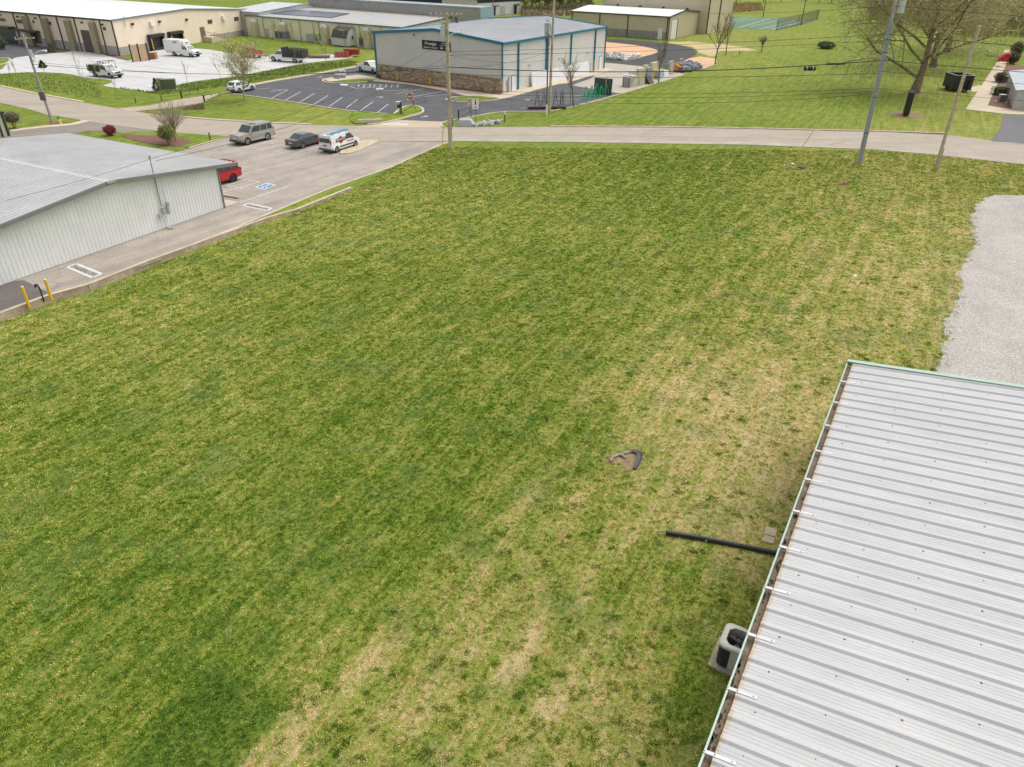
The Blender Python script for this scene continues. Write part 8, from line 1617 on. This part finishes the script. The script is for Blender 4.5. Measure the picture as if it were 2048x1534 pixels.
# dry tall grass and understorey, past counting
def thicket(nm, label, outline, n, h, mat, sz, seed):
    r = random.Random(seed); pts = [P(*q) for q in outline]; o0 = pts[0].copy(); mb = MB(); k = 0; xs = [p.x for p in pts]; ys = [p.y for p in pts]
    while k < n:
        x, y = r.uniform(min(xs), max(xs)), r.uniform(min(ys), max(ys)); c_ = False; j = len(pts)-1
        for i in range(len(pts)):
            if (pts[i].y > y) != (pts[j].y > y) and x < (pts[j].x-pts[i].x)*(y-pts[i].y)/(pts[j].y-pts[i].y)+pts[i].x: c_ = not c_
            j = i
        if not c_: continue
        k += 1; hh_ = h*r.uniform(.5,1.2); a_ = r.uniform(0,3.14); w_ = sz*r.uniform(.6,1.4); b = Vector((x-o0.x, y-o0.y, 0)); d = Vector((math.cos(a_)*w_, math.sin(a_)*w_, 0)); tip = Vector((r.uniform(-.3,.3)*h, r.uniform(-.3,.3)*h, hh_)); mb.add([b-d, b+d, b+d*.6+tip, b-d*.6+tip*1.05], [(0,1,2,3)])
    o = mb.build(nm, mat, None, o0, kind='stuff'); o['label'] = label; o['category'] = 'undergrowth'
thicket('dry_grass', 'band of tall straw coloured grass beyond the sports court', [(1400,22),(1400,14),(1520,10),(1525,22),(1470,26)], 2200, 1.3, M('dry_straw',(0.42,0.31,0.16),.9,0,.3,1,island=.4), .12, 3)
thicket('brush', 'brown green brush along the wood edge at top centre', [(1043,35),(1043,20),(1185,8),(1190,16),(1142,31)], 3500, 1.4, M('brush_brown',(0.34,0.28,0.17),.9,0,.4,1,island=.45), .25, 4)
thicket('brush', 'tangled olive brush under the thicket at upper right', [(1735,40),(1740,8),(2100,-5),(2100,78),(2010,74),(1940,76),(1880,64),(1800,48)], 9000, 1.7, M('brush_olive',(0.30,0.285,0.11),.9,0,.45,1,island=.5), .25, 5)
thicket('bank_weeds', 'tall green weeds on the bank below the white yard', [(230,176),(262,178),(300,184),(330,180),(362,170),(458,157),(595,131),(700,121),(722,128),(620,146),(500,166),(400,180),(320,190)], 5000, .26, M('weed_green',(0.17,0.24,0.05),.9,0,.25,1,island=.25), .05, 6)
thicket('meadow_grass', 'rough green grass tufts around the young saplings at left', [(0,148),(78,146),(137,150),(200,168),(205,200),(100,185),(0,170)], 2500, .18, MATS['weed_green'], .045, 7)

# ------------------------------------------------------------------ grass blades over the near lawn (one object, instanced tufts)
def make_lawn():
    R_ = np.random.default_rng(5); N = 520000
    px = R_.uniform(-60, 2110, N*2); py = R_.uniform(275, 1610, N*2)
    # sample in the plan instead: uniform over the field, density falling with distance
    x = R_.uniform(-70, 66, 6000000).astype(np.float32); y = R_.uniform(5, 84, 6000000).astype(np.float32)
    v = np.stack([x, y, np.full(x.shape, -CAMH)], -1); k = v@F; qx = 1024+FPX*(v@R)/k; qy = 767-FPX*(v@U)/k
    ok = (k > 1) & (qx > -60) & (qx < 2110) & (qy < 1620) & (qy > 270)
    x, y, qx, qy = x[ok], y[ok], qx[ok], qy[ok]; dist = np.sqrt(x*x+y*y)
    dens = np.clip(1.0-(dist-18)/55, .28, 1.0); keep = R_.random(x.size) < dens*DENS/ (6e6/(136*79)); x, y, qx, qy, dist = x[keep], y[keep], qx[keep], qy[keep], dist[keep]
    def inside(poly):
        c = np.zeros(x.size, bool); j = len(poly)-1
        for i in range(len(poly)):
            a, b = poly[i], poly[j]
            if a[1] != b[1]: c ^= ((a[1] > y) != (b[1] > y)) & (x < (b[0]-a[0])*(y-a[1])/(b[1]-a[1])+a[0])
            j = i
        return c
    lawn = [tuple(p[:2]) for p in [W0-WN*0]+PX([(740,362),(782,336),(882,292),(908,284),(1100,285),(1300,287),(1500,291),(1741,300),(1888,313),(2048,330),(2300,355)])+[Vector((90,-20,0)), Vector((-40,-20,0))]+PX([(-250,730),(-120,686),(0,637),(102.5,599),(176,579),(300,530),(380,500.5),(536,443),(595,426)])]
    ins = inside(lawn) & (~inside([tuple(p[:2]) for p in grav]) | ((R_.random(x.size) < .22) & inside([tuple(p[:2]+Vector((-.45,0)))if False else (p[0]-.0, p[1]) for p in grav]) & ~inside([(p[0]+.45, p[1]) for p in grav])))
    foot = [tuple(nbd.pt(*q, 0)) for q in ((.0,.0),(30,.0),(30,24),(.0,24))]; foot = [(a+nbd.O.x, b+nbd.O.y) for a, b, _ in foot]; ins &= ~inside(foot)
    sel = np.random.default_rng(8)
    x, y = x[ins].astype(float), y[ins].astype(float); dist = dist[ins]
    # keep the mown field clear of hard things lying on it
    def away(c, rad): return (x-c.x)**2+(y-c.y)**2 > rad*rad
    m_ = away(AC, .78)
    for q, r_ in (((1604,335),.5),((1686,369),.8),((1538,1064),.24),((1535,1079),.24),((1710,553),.1),((1585,328),.2),((2006,361),.3))+tuple(((x_, y_), r_*.8) for x_, y_, r_ in REDS): m_ &= away(G(*q), r_)
    a = G(1331,1069); b = G(1600,1121); ab = np.array([b.x-a.x, b.y-a.y]); tt = np.clip(((x-a.x)*ab[0]+(y-a.y)*ab[1])/(ab@ab), 0, 1); m_ &= ((x-a.x-ab[0]*tt)**2+(y-a.y-ab[1]*tt)**2) > .10**2
    x, y, dist = x[m_], y[m_], dist[m_]
    d, l = fields(x, y); n = x.size; z = terr(x, y)
    # thin cover where bare
    bare = np.sin(x*2.1+3*np.sin(y*.7))*np.sin(y*1.7+2*np.sin(x*.9)); kp = R_.random(n) < np.where(d > .6, .75+.1*bare, 1.0)
    x, y, z, d, l, dist = [q[kp] for q in (x, y, z, d, l, dist)]; n = x.size
    cx_, cy_ = [], []
    for _ in range(1300):
        q = P(R_.uniform(430, 1900), R_.uniform(520, 1534)); dd_ = math.hypot(q.x, q.y)
        if R_.random() > .6 or float(fields(np.array([q.x]), np.array([q.y]))[0][0]) < .42: continue
        m_ = int(R_.integers(5, 16)); sr = R_.uniform(.05, .17); cx_ += list(q.x+R_.normal(0, sr, m_)); cy_ += list(q.y+R_.normal(0, sr*.8, m_))
    cx_, cy_ = np.array(cx_), np.array(cy_); x0_, y0_, x, y = x, y, cx_, cy_
    ok2 = inside(lawn) & ~inside([tuple(p[:2]) for p in grav]) & ~inside(foot) & away(AC, .8); x, y = x[ok2], y[ok2]; nc = x.size
    x = np.concatenate([x0_, x]); y = np.concatenate([y0_, y]); z = terr(x, y); d2, l2 = fields(x[n:], y[n:]); weed = np.concatenate([np.zeros(n), np.ones(nc)]); d = np.concatenate([d, d2*.35+.05]); l = np.concatenate([l, R_.uniform(0, .5, nc)]); dist = np.sqrt(x*x+y*y); n = x.size
    tall = np.clip(l*(1-.6*weed)+.30*weed, 0, 1)**2*(np.array([1.0]*n)); clump = (np.sin(x*5.3+y*1.7)+np.sin(y*4.1-x*2.9+1.3)+R_.normal(0,.7,n))
    h = (0.75+.35*R_.random(n)+.30*np.clip(clump-1.0,0,2))*(1-.30*d)*(1+1.0*tall)*(1+np.clip((dist-25)/60,0,1)*.5)
    wd = (0.85+.3*R_.random(n))*(1+np.clip((dist-18)/40,0,1.2))
    # tuft prototypes
    verts, faces, tid = [], [], []
    rr = random.Random(2); o = 0
    for t_ in range(4):
        for b_ in range(11):
            a_ = rr.uniform(0, 6.28); r0 = rr.uniform(0, .085); bx_, by_ = r0*math.cos(a_), r0*math.sin(a_); hh_ = rr.uniform(.028, .062); le = rr.uniform(.01, .05); la = rr.uniform(0, 6.28); w_ = rr.uniform(.008, .016); wa = rr.uniform(0, 3.14)
            wx, wy = w_*math.cos(wa), w_*math.sin(wa); mx_, my_ = bx_+le*.4*math.cos(la), by_+le*.4*math.sin(la); ex, ey = bx_+le*math.cos(la), by_+le*math.sin(la)
            verts += [(bx_-wx,by_-wy,-.005),(bx_+wx,by_+wy,-.005),(mx_+wx*.8,my_+wy*.8,hh_*.65),(mx_-wx*.8,my_-wy*.8,hh_*.65),(ex,ey,hh_)]; faces += [(o,o+1,o+2,o+3),(o+3,o+2,o+4)]; o += 5; tid += [t_]*5
    nv = len(verts); allv = np.concatenate([np.array(verts), np.stack([x, y, z], -1)]); me = bpy.data.meshes.new('lawn_grass'); me.vertices.add(len(allv)); me.vertices.foreach_set('co', allv.reshape(-1).astype(np.float32))
    me2 = bpy.data.meshes.new('lawn_grass'); me2.from_pydata(verts, [], faces)
    me2.vertices.add(n); co = allv.reshape(-1).astype(np.float32); me2.vertices.foreach_set('co', co); bpy.data.meshes.remove(me); me = me2
    def attr(nm, ty, head, arr):
        at_ = me.attributes.new(nm, ty, 'POINT'); at_.data.foreach_set('value', np.concatenate([np.array(head), arr]).astype(np.int32 if ty == 'INT' else np.float32))
    attr('tid', 'INT', tid, np.full(n, -1)); attr('pick', 'INT', [0]*nv, R_.integers(0, 4, n)); attr('dry', 'FLOAT', [0]*nv, d); attr('lush', 'FLOAT', [0]*nv, l); attr('hs', 'FLOAT', [1]*nv, h); attr('ws', 'FLOAT', [1]*nv, wd); attr('rot', 'FLOAT', [0]*nv, R_.uniform(0, 6.28, n))
    me.update(); ob = bpy.data.objects.new('lawn_grass', me); COL.objects.link(ob); me.materials.append(mat_blades()); ob['kind'] = 'stuff'; ob['label'] = 'short patchy green and straw grass covering the vacant lawn'; ob['category'] = 'grass'
    g = bpy.data.node_groups.new('tufts', 'GeometryNodeTree'); g.interface.new_socket('Geometry', in_out='INPUT', socket_type='NodeSocketGeometry'); g.interface.new_socket('Geometry', in_out='OUTPUT', socket_type='NodeSocketGeometry')
    N_ = g.nodes; Lk = g.links; gi_ = N_.new('NodeGroupInput'); go = N_.new('NodeGroupOutput')
    def na(nm, ty): a_ = N_.new('GeometryNodeInputNamedAttribute'); a_.data_type = ty; a_.inputs['Name'].default_value = nm; return a_.outputs[0]
    tidn = na('tid', 'INT')
    def cmp(v): c = N_.new('FunctionNodeCompare'); c.data_type = 'INT'; c.operation = 'EQUAL'; Lk.new(tidn, c.inputs[2]); c.inputs[3].default_value = v; return c.outputs[0]
    def sep(v): s_ = N_.new('GeometryNodeSeparateGeometry'); s_.domain = 'POINT'; Lk.new(gi_.outputs[0], s_.inputs[0]); Lk.new(cmp(v), s_.inputs[1]); return s_.outputs[0]
    g2i = N_.new('GeometryNodeGeometryToInstance')
    for v in range(4): Lk.new(sep(v), g2i.inputs[0])
    iop = N_.new('GeometryNodeInstanceOnPoints'); m2p = N_.new('GeometryNodeMeshToPoints'); Lk.new(sep(-1), m2p.inputs[0]); Lk.new(m2p.outputs[0], iop.inputs['Points']); Lk.new(g2i.outputs[0], iop.inputs['Instance']); iop.inputs['Pick Instance'].default_value = True; Lk.new(na('pick', 'INT'), iop.inputs['Instance Index'])
    cr = N_.new('ShaderNodeCombineXYZ'); Lk.new(na('rot', 'FLOAT'), cr.inputs[2]); Lk.new(cr.outputs[0], iop.inputs['Rotation']); cs = N_.new('ShaderNodeCombineXYZ'); w_n = na('ws', 'FLOAT'); Lk.new(w_n, cs.inputs[0]); Lk.new(w_n, cs.inputs[1]); Lk.new(na('hs', 'FLOAT'), cs.inputs[2]); Lk.new(cs.outputs[0], iop.inputs['Scale'])
    Lk.new(iop.outputs[0], go.inputs[0]); md = ob.modifiers.new('tufts', 'NODES'); md.node_group = g
    print('TUFTS', n)
DENS = 75
make_lawn()
